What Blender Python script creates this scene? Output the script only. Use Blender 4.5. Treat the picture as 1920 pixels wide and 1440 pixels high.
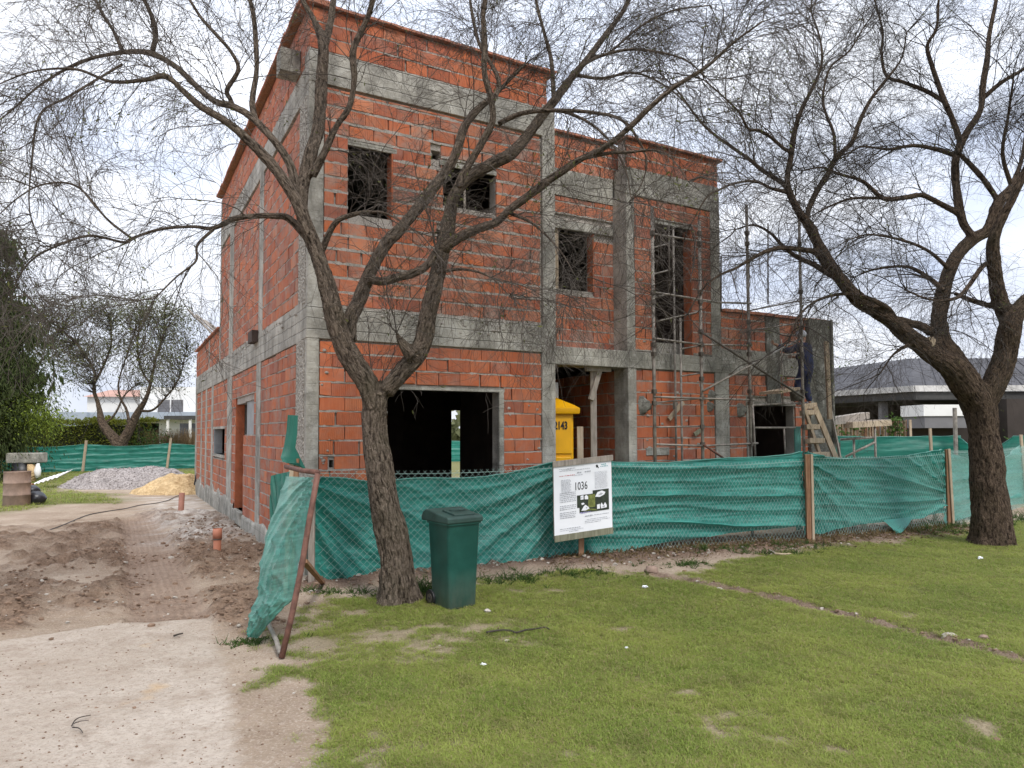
import bpy, bmesh, math, random
import numpy as np
from mathutils import Vector, Matrix

for _o in list(bpy.data.objects):
    bpy.data.objects.remove(_o)
C = bpy.context.scene.collection
rng = np.random.default_rng(7)
R = random.Random(11)
rad = math.radians

# ---------------------------------------------------------------- camera
FPX, PITCH, ROLL, CYPX, CXPX, CAMZ = 1315.0, rad(2.5), rad(0.2), 754.6, 960.0, 1.8
_f = np.array([0, math.cos(PITCH), math.sin(PITCH)]); _r0 = np.array([1.0, 0, 0]); _u0 = np.cross(_r0, _f)
_r = math.cos(ROLL) * _r0 - math.sin(ROLL) * _u0
_u = math.sin(ROLL) * _r0 + math.cos(ROLL) * _u0
CAM = np.array([0, 0, CAMZ])
cd = bpy.data.cameras.new('camera'); cam = bpy.data.objects.new('camera', cd); C.objects.link(cam)
cd.sensor_width = 36; cd.sensor_fit = 'HORIZONTAL'; cd.lens = 36 * FPX / 1920
cd.shift_y = (CYPX - 720) / 1920; cd.clip_start = 0.05; cd.clip_end = 3000
cam.matrix_world = Matrix(((_r[0], _u[0], -_f[0], 0), (_r[1], _u[1], -_f[1], 0), (_r[2], _u[2], -_f[2], CAMZ), (0, 0, 0, 1)))
bpy.context.scene.camera = cam

# ---------------------------------------------------------------- light
SUN_EL, SUN_AZ = rad(50), rad(150)          # azimuth measured clockwise from +Y (north): behind the camera, to the right
w = bpy.data.worlds.new('World'); bpy.context.scene.world = w; w.use_nodes = True
nt = w.node_tree; nt.nodes.clear()
def WN(t, **k):
    n = nt.nodes.new(t)
    for a, b in k.items(): setattr(n, a, b)
    return n
out = WN('ShaderNodeOutputWorld'); bg = WN('ShaderNodeBackground'); bg.inputs['Strength'].default_value = 0.1
sky = WN('ShaderNodeTexSky', sky_type='NISHITA', sun_disc=False); sky.sun_elevation = SUN_EL; sky.sun_rotation = SUN_AZ
tc = WN('ShaderNodeTexCoord'); mp = WN('ShaderNodeMapping'); mp.inputs['Scale'].default_value = (1.6, 1.6, 4.2); mp.inputs['Location'].default_value = (0.3, 1.1, 0.2)
n1 = WN('ShaderNodeTexNoise'); n1.inputs['Scale'].default_value = 1.5; n1.inputs['Detail'].default_value = 7; n1.inputs['Roughness'].default_value = 0.55
r1 = WN('ShaderNodeValToRGB'); r1.color_ramp.elements[0].position = 0.26; r1.color_ramp.elements[0].color = (0.86, 0.86, 0.86, 1)
r1.color_ramp.elements[1].position = 0.5; r1.color_ramp.elements[1].color = (1, 1, 1, 1)
n2 = WN('ShaderNodeTexNoise'); n2.inputs['Scale'].default_value = 2.3; n2.inputs['Detail'].default_value = 6
r2 = WN('ShaderNodeValToRGB'); r2.color_ramp.elements[0].position = 0.32; r2.color_ramp.elements[0].color = (4.3, 4.85, 6.1, 1)
r2.color_ramp.elements[1].position = 0.6; r2.color_ramp.elements[1].color = (6.6, 6.85, 7.4, 1)
mx = WN('ShaderNodeMix', data_type='RGBA')
L = nt.links.new
L(tc.outputs['Generated'], mp.inputs['Vector']); L(mp.outputs[0], n1.inputs['Vector']); L(mp.outputs[0], n2.inputs['Vector'])
L(n1.outputs['Fac'], r1.inputs[0]); L(n2.outputs['Fac'], r2.inputs[0]); L(r1.outputs[0], mx.inputs[0])
# an overcast sky is brighter overhead than at the horizon
sx_ = WN('ShaderNodeSeparateXYZ'); L(tc.outputs['Generated'], sx_.inputs[0]); zr = WN('ShaderNodeMapRange'); L(sx_.outputs[2], zr.inputs[0]); zr.inputs[3].default_value = 0.80; zr.inputs[4].default_value = 1.75
zm = WN('ShaderNodeMix', data_type='RGBA', blend_type='MULTIPLY'); zm.inputs[0].default_value = 1; L(r2.outputs[0], zm.inputs[6]); L(zr.outputs[0], zm.inputs[7])
L(sky.outputs[0], mx.inputs[6]); L(zm.outputs[2], mx.inputs[7]); L(mx.outputs[2], bg.inputs['Color']); L(bg.outputs[0], out.inputs[0])
sl = bpy.data.lights.new('sun', 'SUN'); sl.energy = 1.5; sl.angle = rad(12); sl.color = (1, 0.96, 0.9)
so = bpy.data.objects.new('sun', sl); C.objects.link(so)
_d = Vector((math.sin(SUN_AZ) * math.cos(SUN_EL), math.cos(SUN_AZ) * math.cos(SUN_EL), math.sin(SUN_EL)))
so.rotation_euler = _d.to_track_quat('Z', 'Y').to_euler(); so.location = (8, -8, 20)
vs = bpy.context.scene.view_settings; vs.view_transform = 'Standard'; vs.look = 'None'; vs.gamma = 1; vs.use_curve_mapping = False; vs.exposure = 0.85
cy = bpy.context.scene.cycles; cy.max_bounces = 6; cy.diffuse_bounces = 3; cy.glossy_bounces = 2; cy.transmission_bounces = 3; cy.transparent_max_bounces = 6
cy.use_denoising = True
cy.caustics_reflective = False; cy.caustics_refractive = False

# ---------------------------------------------------------------- points from the survey of the photograph
def ray(x, y): return _f + _r * ((x - CXPX) / FPX) - _u * ((y - CYPX) / FPX)
def atY(x, y, Y):
    d = ray(x, y); return CAM + d * (Y / d[1])
def onz(x, y, z=0.0):
    d = ray(x, y); return CAM + d * ((z - CAMZ) / d[2])
def proj(p):
    d = np.asarray(p, float) - CAM; zc = d @ _f
    return np.stack([CXPX + FPX * (d @ _r) / zc, CYPX - FPX * (d @ _u) / zc], -1)
HA = rad(60.66)
U = np.array([math.sin(HA), math.cos(HA), 0]); V = np.array([-math.cos(HA), math.sin(HA), 0]); Z = np.array([0, 0, 1.0])
P0 = atY(576, 640, 8.94); P0[2] = 0
def hp(u, v, z): return P0 + U * u + V * v + Z * z
def onpl(x, y, p, n):
    d = ray(x, y); return CAM + d * (((p - CAM) @ n) / (d @ n))
def hf(x, y, off=0.0): return onpl(x, y, P0 + V * off, V)          # on a plane parallel to the house front
def hl(x, y, off=0.0): return onpl(x, y, P0 + U * off, U)

# ---------------------------------------------------------------- noise
def _h(ix, iy, iz, s):
    h = (ix * 374761393 + iy * 668265263 + iz * 1274126177 + s * 974634777) & 0xffffffff
    h = ((h ^ (h >> 13)) * 1274126177) & 0xffffffff
    h = ((h ^ (h >> 16)) * 2246822519) & 0xffffffff
    return ((h ^ (h >> 15)) & 0xffffff) / float(0xffffff)
def vn(x, y, z=0.0, s=0):
    x = np.asarray(x, float); y = np.asarray(y, float); z = np.zeros_like(x) + z
    ix, iy, iz = np.floor(x).astype(np.int64), np.floor(y).astype(np.int64), np.floor(z).astype(np.int64)
    fx, fy, fz = x - ix, y - iy, z - iz
    fx, fy, fz = [t * t * (3 - 2 * t) for t in (fx, fy, fz)]
    r = 0
    for a in (0, 1):
        for b in (0, 1):
            for c in (0, 1):
                r = r + _h(ix + a, iy + b, iz + c, s) * (fx if a else 1 - fx) * (fy if b else 1 - fy) * (fz if c else 1 - fz)
    return r
def fbm(x, y, z=0.0, s=0, o=4):
    r = 0; a = 0.5; k = 1.0
    for i in range(o):
        r = r + a * (vn(np.asarray(x) * k, np.asarray(y) * k, np.asarray(z) * k, s + i) - 0.5); a *= 0.5; k *= 2.03
    return r * 2

# ---------------------------------------------------------------- scene helpers
def tag(o, label=None, cat=None, group=None, kind=None):
    for k, v in (('label', label), ('category', cat), ('group', group), ('kind', kind)):
        if v: o[k] = v
    return o
def thing(name, label, cat, loc=(0, 0, 0), group=None):
    o = bpy.data.objects.new(name, None); C.objects.link(o); o.location = [float(a) for a in loc]; o.empty_display_size = 0.2
    return tag(o, label, cat, group)
def link(o, parent=None):
    C.objects.link(o)
    if parent is not None:
        o.parent = parent
        q = parent; off = Vector((0, 0, 0))
        while q is not None:
            off += q.location; q = q.parent
        o.location = o.location - off
    return o
def mesh_np(name, v, f, m, parent=None, attrs=None, smooth=False, uv=None, loc=None):
    """v (n,3); f (k,4) or (k,3) array; one mesh object, vertices in world space."""
    v = np.asarray(v, float); f = np.asarray(f, np.int32)
    if loc is None: loc = np.zeros(3)
    me = bpy.data.meshes.new(name)
    me.vertices.add(len(v)); me.vertices.foreach_set('co', (v - loc).astype(np.float32).ravel())
    n = f.shape[1]
    me.loops.add(f.size); me.loops.foreach_set('vertex_index', f.ravel())
    me.polygons.add(len(f)); me.polygons.foreach_set('loop_start', np.arange(0, f.size, n, dtype=np.int32))
    try: me.polygons.foreach_set('loop_total', np.full(len(f), n, np.int32))
    except Exception: pass
    me.update(calc_edges=True)
    if smooth: me.polygons.foreach_set('use_smooth', np.ones(len(f), bool))
    for k, a in (attrs or {}).items():
        a = np.asarray(a, np.float32)
        if a.ndim == 1: me.attributes.new(k, 'FLOAT', 'POINT').data.foreach_set('value', a)
        elif a.shape[1] == 3: me.attributes.new(k, 'FLOAT_VECTOR', 'POINT').data.foreach_set('vector', a.ravel())
    if uv is not None:
        l = me.uv_layers.new(name='UVMap'); l.data.foreach_set('uv', np.asarray(uv, np.float32)[f.ravel()].ravel())
    me.materials.append(m)
    o = bpy.data.objects.new(name, me); o.location = [float(a) for a in loc]
    return link(o, parent)

class MB:
    """collects shapes; build() makes them ONE mesh object"""
    def __init__(s): s.v = []; s.f = []; s.r = []; s.uv = []
    def add(s, vs, fs, r=None, uv=None):
        k = len(s.v); s.v += [tuple(map(float, a)) for a in vs]; s.f += [tuple(i + k for i in f) for f in fs]
        s.r += [R.random() if r is None else r] * len(vs)
        s.uv += [tuple(a) for a in uv] if uv is not None else [(0, 0)] * len(vs)
        return s
    def box(s, o, ex, ey, ez, r=None, taper=1.0):
        """o = corner, edges as vectors"""
        o, ex, ey, ez = [np.asarray(a, float) for a in (o, ex, ey, ez)]
        vs = [o + ex * a + ey * b + ez * c for c in (0, 1) for b in (0, 1) for a in (0, 1)]
        fs = [(0, 2, 3, 1), (4, 5, 7, 6), (0, 1, 5, 4), (2, 6, 7, 3), (0, 4, 6, 2), (1, 3, 7, 5)]
        if np.dot(np.cross(ex, ey), ez) < 0: fs = [f[::-1] for f in fs]
        return s.add(vs, fs, r)
    def cbox(s, c, sx, sy, sz, rot=0.0, r=None):
        c = np.asarray(c, float); ca, sa = math.cos(rot), math.sin(rot)
        ex = np.array([ca, sa, 0]) * sx; ey = np.array([-sa, ca, 0]) * sy; ez = np.array([0, 0, sz])
        return s.box(c - ex / 2 - ey / 2 - ez / 2, ex, ey, ez, r)
    def bar(s, a, b, w, h=None, up=(0, 0, 1), r=None):
        a, b = np.asarray(a, float), np.asarray(b, float); h = h or w
        d = b - a; d /= np.linalg.norm(d); up = np.asarray(up, float)
        if abs(d @ up) > 0.95: up = np.array([0, 1.0, 0]) if abs(d[1]) < .9 else np.array([1.0, 0, 0])
        x = np.cross(d, up); x /= np.linalg.norm(x); y = np.cross(x, d)
        return s.box(a - x * w / 2 - y * h / 2, x * w, b - a, y * h, r)
    def tube(s, pts, rr, n=8, r=None, cap=True):
        pts = [np.asarray(p, float) for p in pts]; K = len(pts)
        if np.isscalar(rr): rr = [rr] * K
        t = pts[1] - pts[0]; ref = np.array([0, 0, 1.0]) if abs(t[2]) < .9 * np.linalg.norm(t) else np.array([1.0, 0, 0])
        vs = []; prev = None
        for i, p in enumerate(pts):
            t = pts[min(i + 1, K - 1)] - pts[max(i - 1, 0)]; t = t / (np.linalg.norm(t) + 1e-9)
            x = np.cross(t, ref) if prev is None else prev - t * (prev @ t)
            x /= np.linalg.norm(x) + 1e-9; prev = x; y = np.cross(t, x)
            vs += [p + rr[i] * (x * math.cos(2 * math.pi * k / n) + y * math.sin(2 * math.pi * k / n)) for k in range(n)]
        fs = [(i * n + k, i * n + (k + 1) % n, (i + 1) * n + (k + 1) % n, (i + 1) * n + k) for i in range(K - 1) for k in range(n)]
        if cap: fs += [tuple(range(n))[::-1], tuple(range((K - 1) * n, K * n))]
        return s.add(vs, fs, r)
    def prism(s, poly, ext, r=None):
        """closed polygon of 3-D points pushed along ext"""
        n = len(poly); e = np.asarray(ext, float); p = [np.asarray(a, float) for a in poly]
        fs = [tuple(range(n)), tuple(range(n, 2 * n))[::-1]] + [(i, i + n, (i + 1) % n + n, (i + 1) % n) for i in range(n)]
        return s.add(p + [a + e for a in p], fs, r)
    def grid(s, P, r=None, uv=None):
        P = np.asarray(P, float); a, b = P.shape[:2]
        return s.add(P.reshape(-1, 3), [(i * b + j, i * b + j + 1, (i + 1) * b + j + 1, (i + 1) * b + j) for i in range(a - 1) for j in range(b - 1)], r, uv)
    def blob(s, c, rx, ry, rz, seed=0, amp=0.2, n=7, m=5, r=None):
        vs = []
        for i in range(m + 1):
            th = math.pi * i / m
            for k in range(n):
                ph = 2 * math.pi * k / n
                q = 1 + amp * (R.random() - .5) * 2
                vs.append((c[0] + rx * q * math.sin(th) * math.cos(ph), c[1] + ry * q * math.sin(th) * math.sin(ph), c[2] + rz * (q if 0 < i < m else 1) * math.cos(th)))
        fs = [(i * n + k, (i + 1) * n + k, (i + 1) * n + (k + 1) % n, i * n + (k + 1) % n) for i in range(m) for k in range(n)]
        return s.add(vs, fs, r)
    def build(s, name, m, parent=None, smooth=False, bevel=0.0, loc=None):
        me = bpy.data.meshes.new(name)
        v = np.array(s.v) if s.v else np.zeros((0, 3))
        if loc is None: loc = np.zeros(3)
        me.from_pydata([tuple(a) for a in (v - loc)], [], s.f)
        me.attributes.new('rnd', 'FLOAT', 'POINT').data.foreach_set('value', np.array(s.r, np.float32))
        if any(a != (0, 0) for a in s.uv):
            l = me.uv_layers.new(name='UVMap'); idx = np.empty(len(me.loops), np.int32); me.loops.foreach_get('vertex_index', idx)
            l.data.foreach_set('uv', np.array(s.uv, np.float32)[idx].ravel())
        if smooth: me.polygons.foreach_set('use_smooth', np.ones(len(me.polygons), bool))
        me.materials.append(m); me.update()
        o = bpy.data.objects.new(name, me); o.location = [float(a) for a in loc]; link(o, parent)
        if bevel:
            b = o.modifiers.new('bevel', 'BEVEL'); b.width = bevel; b.segments = 2; b.limit_method = 'ANGLE'; b.angle_limit = rad(40)
        return o

# ---------------------------------------------------------------- materials
class Mat:
    def __init__(s, name):
        s.m = bpy.data.materials.new(name); s.m.use_nodes = True; s.t = s.m.node_tree; s.t.nodes.clear()
        s.out = s.t.nodes.new('ShaderNodeOutputMaterial')
        s.b = s.n('ShaderNodeBsdfPrincipled'); s.t.links.new(s.b.outputs[0], s.out.inputs[0])
    def n(s, t, ins=None, **p):
        n = s.t.nodes.new(t)
        for k, v in p.items(): setattr(n, k, v)
        for k, v in (ins or {}).items(): s.set(n.inputs[k], v)
        return n
    def set(s, sock, v):
        if isinstance(v, bpy.types.NodeSocket): s.t.links.new(v, sock)
        else:
            if sock.type == 'RGBA' and len(v) == 3: v = (*v, 1)
            sock.default_value = v
    def attr(s, name, o='Fac'): return s.n('ShaderNodeAttribute', attribute_name=name).outputs[o]
    def co(s, o='Object'): return s.n('ShaderNodeTexCoord').outputs[o]
    def map(s, vec, scale=(1, 1, 1), rot=(0, 0, 0), loc=(0, 0, 0)): return s.n('ShaderNodeMapping', {'Vector': vec, 'Scale': scale, 'Rotation': rot, 'Location': loc}).outputs[0]
    def noise(s, vec, scale, detail=4, rough=0.55, o='Fac', dist=0.0): return s.n('ShaderNodeTexNoise', {'Vector': vec, 'Scale': scale, 'Detail': detail, 'Roughness': rough, 'Distortion': dist}).outputs[o]
    def vor(s, vec, scale, o='Distance', feature='F1', rnd=1.0): return s.n('ShaderNodeTexVoronoi', {'Vector': vec, 'Scale': scale, 'Randomness': rnd}, feature=feature).outputs[o]
    def ramp(s, fac, stops, interp='LINEAR'):
        n = s.n('ShaderNodeValToRGB', {0: fac}); cr = n.color_ramp; cr.interpolation = interp
        while len(cr.elements) < len(stops): cr.elements.new(0.5)
        for e, (p, c) in zip(cr.elements, stops):
            e.position = p; e.color = (*c, 1) if not np.isscalar(c) else (c, c, c, 1)
        return n.outputs[0]
    def mix(s, fac, a, b, mode='MIX'): return s.n('ShaderNodeMix', {0: fac, 6: a, 7: b}, data_type='RGBA', blend_type=mode).outputs[2]
    def math(s, op, a, b=0.0, c=0.0, clamp=False): return s.n('ShaderNodeMath', {0: a, 1: b, 2: c}, operation=op, use_clamp=clamp).outputs[0]
    def bump(s, h, st=0.3, d=0.01, nrm=None):
        ins = {'Height': h, 'Strength': st, 'Distance': d}
        if nrm is not None: ins['Normal'] = nrm
        return s.n('ShaderNodeBump', ins).outputs[0]
    def fin(s, color=None, rough=0.8, normal=None, spec=0.3, metal=0.0, **k):
        if color is not None: s.set(s.b.inputs['Base Color'], color)
        s.set(s.b.inputs['Roughness'], rough); s.set(s.b.inputs['Specular IOR Level'], spec); s.set(s.b.inputs['Metallic'], metal)
        if normal is not None: s.set(s.b.inputs['Normal'], normal)
        return s.m

def plain(name, c, rough=0.7, var=0.25, scale=6.0, spec=0.3, metal=0.0, bump=0.15, bscale=40.0, co='Object', stretch=(1, 1, 1)):
    m = Mat(name); v = m.map(m.co(co), stretch); a = m.noise(v, scale, 6, 0.6)
    col = m.mix(m.ramp(a, [(0.3, 0.0), (0.72, 1.0)]), [max(0, x * (1 - var)) for x in c], [min(1, x * (1 + var)) for x in c])
    nb = m.bump(m.noise(v, bscale, 3), bump, 0.01) if bump else None
    return m.fin(col, rough, nb, spec, metal)

def m_brick():
    m = Mat('hollow_brick'); r = m.attr('rnd'); uv = m.co('UV'); ob = m.co('Object')
    base = m.ramp(r, [(0.0, (0.24, 0.062, 0.038)), (0.2, (0.42, 0.105, 0.040)), (0.45, (0.53, 0.135, 0.042)), (0.7, (0.36, 0.082, 0.036)), (0.9, (0.50, 0.135, 0.048)), (1.0, (0.56, 0.18, 0.075))])
    sh = m.n('ShaderNodeVectorMath', {0: uv, 1: m.n('ShaderNodeCombineXYZ', {0: m.math('MULTIPLY', r, 37.0), 1: m.math('MULTIPLY', r, 91.0)}).outputs[0]}, operation='ADD').outputs[0]
    strk = m.noise(m.map(sh, (1, 0.07, 1)), 60, 3, 0.6)
    base = m.mix(m.ramp(strk, [(0.4, 0.0), (0.75, 0.45)]), base, (0.60, 0.205, 0.095))
    blot = m.noise(uv, 2.2, 6, 0.65)
    base = m.mix(m.ramp(blot, [(0.46, 0.0), (0.72, 0.65)]), base, (0.24, 0.075, 0.048))
    dirt = m.attr('dirt')
    d2 = m.math('MULTIPLY', m.ramp(m.noise(uv, 5.5, 7, 0.7), [(0.36, 0.0), (0.68, 1.0)]), dirt)
    base = m.mix(d2, base, (0.33, 0.25, 0.205)); d3 = m.math('MULTIPLY', m.ramp(m.noise(m.map(uv, (1, .25, 1)), 3.1, 6, .7), [(.5, 0.), (.72, .8)]), dirt); base = m.mix(d3, base, (.13, .075, .06))
    ux = m.n('ShaderNodeSeparateXYZ', {0: uv}).outputs[0]
    gro = m.math('ABSOLUTE', m.math('SINE', m.math('MULTIPLY', ux, 3.14159 / 0.026)))
    gro = m.ramp(gro, [(0.0, 0.0), (0.35, 1.0)])
    b1 = m.bump(gro, m.math('MULTIPLY', m.math('FRACT', m.math('MULTIPLY', r, 7.3)), 0.95), 0.009)
    b2 = m.bump(m.noise(uv, 55, 4), 0.25, 0.006, b1)
    return m.fin(base, 0.82, b2, 0.25)
def m_conc(name, c=(0.33, 0.32, 0.28), lines=0.7, blot=0.35, bump=0.5):
    m = Mat(name); ob = m.co('Object'); zz = m.n('ShaderNodeSeparateXYZ', {0: ob}).outputs[2]
    a = m.noise(ob, 1.9, 8, 0.65); b = m.noise(m.map(ob, (1, 1, 0.16)), 6, 6, 0.6); c3 = m.noise(ob, 26, 5, 0.6)
    col = m.mix(m.ramp(a, [(0.32, 0.0), (0.68, 1.0)]), [x * (1 - blot) for x in c], [x * (1 + blot * .8) for x in c])
    col = m.mix(m.ramp(b, [(0.45, 0.0), (0.72, 0.7)]), col, (0.135, 0.125, 0.105)); col = m.mix(m.ramp(m.noise(ob, 4.3, 7, .7), [(.52, 0.), (.7, .65)]), col, (.56, .54, .49))
    col = m.mix(m.ramp(c3, [(0.55, 0.0), (0.8, 0.6)]), col, (0.50, 0.49, 0.45))
    wz = m.math('ADD', zz, m.math('MULTIPLY', m.noise(ob, 1.2, 2), 0.05))
    ln = m.math('ABSOLUTE', m.math('SUBTRACT', m.math('FRACT', m.math('MULTIPLY', wz, 7.1)), 0.5))
    ln = m.ramp(ln, [(0.0, 0.0), (0.07, 1.0)])
    col = m.mix(m.math('MULTIPLY', m.math('SUBTRACT', 1.0, ln), lines * 0.55), col, (0.15, 0.145, 0.13))
    h = m.math('ADD', m.math('MULTIPLY', ln, lines), m.math('ADD', m.noise(ob, 11, 8, 0.7), m.math('MULTIPLY', c3, 0.6)))
    return m.fin(col, 0.9, m.bump(h, bump, 0.02), 0.2)
def m_mortar():
    m = Mat('mortar'); ob = m.co('Object')
    a = m.noise(ob, 3, 7, 0.65); b = m.noise(ob, 60, 4, 0.7)
    col = m.mix(m.ramp(a, [(0.35, 0.0), (0.65, 1.0)]), (0.33, 0.30, 0.26), (0.52, 0.47, 0.42))
    col = m.mix(m.ramp(b, [(0.55, 0.0), (0.75, 0.5)]), col, (0.20, 0.17, 0.15))
    return m.fin(col, 0.95, m.bump(m.math('ADD', a, b), 0.9, 0.03), 0.1)
def m_agg():
    m = Mat('exposed_aggregate'); ob = m.co('Object'); d = m.vor(ob, 34); c = m.vor(ob, 34, 'Color')
    g = m.n('ShaderNodeSeparateColor', {0: c}).outputs[0]
    col = m.mix(g, (0.38, 0.35, 0.30), (0.74, 0.69, 0.61)); col = m.mix(m.ramp(d, [(0.3, 0.0), (0.7, 0.8)]), col, (0.20, 0.18, 0.15))
    return m.fin(col, 0.95, m.bump(m.math('SUBTRACT', 1.0, d), 1.0, 0.03), 0.1)
def m_bark(name, c1, c2, c3, green=0.25):
    m = Mat(name); b = m.attr('bark', 'Vector'); ob = m.co('Object')
    v = m.map(b, (0.26, 1, 1))
    d = m.n('ShaderNodeVectorMath', {0: v, 1: m.n('ShaderNodeVectorMath', {0: m.noise(b, 9, 3, o='Color'), 1: (0.06, 0.06, 0.06)}, operation='MULTIPLY').outputs[0]}, operation='ADD').outputs[0]
    f = m.noise(d, 40, 6, 0.72); e = m.vor(d, 34, feature='F1')
    h = m.math('ADD', m.ramp(f, [(0.34, 0.0), (0.66, 1.0)]), m.math('MULTIPLY', m.math('SUBTRACT', 1.0, e), 0.7))
    col = m.ramp(h, [(0.5, c1), (0.85, c2), (1.35, c3)])
    col = m.mix(m.ramp(h, [(0.35, 0.0), (1.0, 1.0)]), c1, m.mix(m.ramp(m.noise(d, 90, 4, 0.7), [(0.4, 0.0), (0.7, 1.0)]), c2, c3))
    big = m.noise(ob, 2.2, 5, 0.6)
    col = m.mix(m.math('MULTIPLY', m.ramp(big, [(0.5, 0.0), (0.72, 1.0)]), green), col, (0.12, 0.115, 0.065))
    return m.fin(col, 0.95, m.bump(h, 1.0, 0.05), 0.1)
def m_leaf(name, c1, c2, rough=0.6, trans=0.3):
    m = Mat(name); r = m.attr('rnd')
    col = m.mix(r, c1, c2)
    m.fin(col, rough, None, 0.12)
    t = m.n('ShaderNodeBsdfTranslucent', {'Color': m.mix(0.5, col, c2)})
    x = m.n('ShaderNodeMixShader', {0: trans, 1: m.b.outputs[0], 2: t.outputs[0]})
    m.t.links.new(x.outputs[0], m.out.inputs[0]); return m.m
def m_cloth(name='shade_cloth', c1=(0.008, 0.105, 0.088), c2=(0.022, 0.225, 0.185), thin=0.0):
    m = Mat(name); uv = m.co('UV'); ob = m.co('Object')
    a = m.noise(ob, 5.5, 6, 0.6); wv = m.noise(m.map(ob, (1, 1, 18)), 22, 3, 0.6)
    col = m.mix(m.ramp(a, [(0.3, 0.0), (0.7, 1.0)]), c1, c2)
    col = m.mix(m.ramp(wv, [(0.5, 0.0), (0.75, 0.5)]), col, [min(1, x * 1.7 + .02) for x in c2])
    weave = m.noise(ob, 420, 1)
    streak = m.noise(m.map(uv, (.5, 5, 1)), 3.2, 7, .68); col = m.mix(m.ramp(streak, [(.44, 0.), (.72, .8)]), col, [min(1, x * 1.9 + .05) for x in c2]); m.fin(col, 0.42, m.bump(m.math('ADD', weave, wv), 0.3, 0.006), 0.5); m.set(m.b.inputs['Sheen Weight'], .35); m.set(m.b.inputs['Sheen Roughness'], .4); m.set(m.b.inputs['Sheen Tint'], (.7, 1, .93))
    t = m.n('ShaderNodeBsdfTranslucent', {'Color': (0.03, 0.42, 0.30, 1)})
    x = m.n('ShaderNodeMixShader', {0: 0.22, 1: m.b.outputs[0], 2: t.outputs[0]})
    if thin: x = m.n('ShaderNodeMixShader', {0: m.math('MULTIPLY', m.ramp(m.noise(ob, 3.5, 5), [(.35, .25), (.65, 1.)]), thin), 1: x.outputs[0], 2: m.n('ShaderNodeBsdfTransparent').outputs[0]})   # an open weave lets some light straight through
    m.t.links.new(x.outputs[0], m.out.inputs[0]); return m.m
def m_wood(name, c1, c2, stretch=(1, 1, 0.08)):
    m = Mat(name); v = m.map(m.co('Object'), stretch); a = m.noise(v, 34, 6, 0.65); b = m.noise(m.co('Object'), 4, 4)
    col = m.mix(m.ramp(a, [(0.35, 0.0), (0.68, 1.0)]), c1, c2); col = m.mix(m.ramp(b, [(0.5, 0.0), (0.8, 0.5)]), col, [x * .55 for x in c1])
    return m.fin(col, 0.85, m.bump(a, 0.4, 0.006), 0.2)

M = {}
M['brick'] = m_brick(); M['mortar'] = m_mortar(); M['agg'] = m_agg()
M['conc'] = m_conc('board_marked_concrete', (.37, .35, .305), .7, .5, .8); M['concc'] = m_conc('column_concrete', (.36, .34, .295), .15, .5, .8); M['conc2'] = m_conc('rough_concrete', (0.31, 0.295, 0.255), 0.25, 0.5, 0.9); M['stone'] = plain('pale_stone', (.42, .38, .33), .95, .3, 9, .1, 0, .9, 30)
M['concd'] = m_conc('damp_concrete', (0.15, 0.145, 0.12), 0.2, 0.5, 0.7); M['render'] = plain('cement_render', (0.30, 0.31, 0.31), 0.9, 0.2, 5)
M['bark1'] = m_bark('pale_bark', (0.036, 0.026, 0.020), (0.19, 0.145, 0.108), (0.46, 0.37, 0.29), 0.3)
M['bark2'] = m_bark('dark_bark', (0.026, 0.018, 0.014), (0.115, 0.08, 0.056), (0.30, 0.22, 0.16), 0.25)
M['twig1'] = plain('grey_twigs', (0.08, 0.066, 0.054), 0.9, 0.4, 3, bump=0); M['twig2'] = plain('dark_twigs', (0.05, 0.041, 0.034), 0.9, 0.4, 3, bump=0)
M['leaf_olive'] = m_leaf('olive_leaflets', (0.06, 0.072, 0.022), (0.15, 0.16, 0.05)); M['leaf_bg'] = m_leaf('grey_green_leaves', (0.06, 0.068, 0.032), (0.17, 0.18, 0.085))
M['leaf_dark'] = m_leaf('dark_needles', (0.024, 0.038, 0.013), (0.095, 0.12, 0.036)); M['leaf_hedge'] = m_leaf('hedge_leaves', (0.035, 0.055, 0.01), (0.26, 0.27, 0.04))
M['leaf_bright'] = m_leaf('bright_leaves', (0.10, 0.15, 0.02), (0.24, 0.30, 0.05)); M['leaf_green'] = m_leaf('green_leaves', (0.025, 0.06, 0.014), (0.10, 0.17, 0.04))
M['reed'] = m_leaf('dry_reeds', (0.16, 0.10, 0.05), (0.40, 0.29, 0.16)); M['leaf_brown'] = m_leaf('brown_leaves', (0.10, 0.065, 0.035), (0.20, 0.15, 0.07))
M['cloth'] = m_cloth(); M['cloth_pale'] = m_cloth('worn_shade_cloth', (0.02, 0.13, 0.105), (0.07, 0.26, 0.215)); M['cloth_gauze'] = m_cloth('gauzy_shade_cloth', (0.014, 0.10, 0.080), (0.045, 0.20, 0.16), .22)
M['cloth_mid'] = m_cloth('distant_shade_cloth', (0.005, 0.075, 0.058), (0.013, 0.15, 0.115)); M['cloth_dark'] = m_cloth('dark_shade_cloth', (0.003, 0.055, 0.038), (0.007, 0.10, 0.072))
M['wire'] = plain('galvanised_wire', (0.36, 0.50, 0.45), 0.5, 0.3, 30, 0.4, 0.3, 0)
M['wood_pale'] = m_wood('pale_timber', (0.34, 0.26, 0.18), (0.52, 0.42, 0.31)); M['wood_red'] = m_wood('reddish_timber', (0.20, 0.10, 0.055), (0.34, 0.20, 0.12))
M['wood_grey'] = m_wood('weathered_timber', (0.22, 0.19, 0.16), (0.40, 0.35, 0.30)); M['wood_olive'] = m_wood('mossy_timber', (0.15, 0.15, 0.10), (0.27, 0.26, 0.19))
M['rust'] = plain('rusty_steel', (0.155, 0.075, 0.055), 0.75, 0.45, 14, 0.4, 0.2, 0.3, 60)
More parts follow.
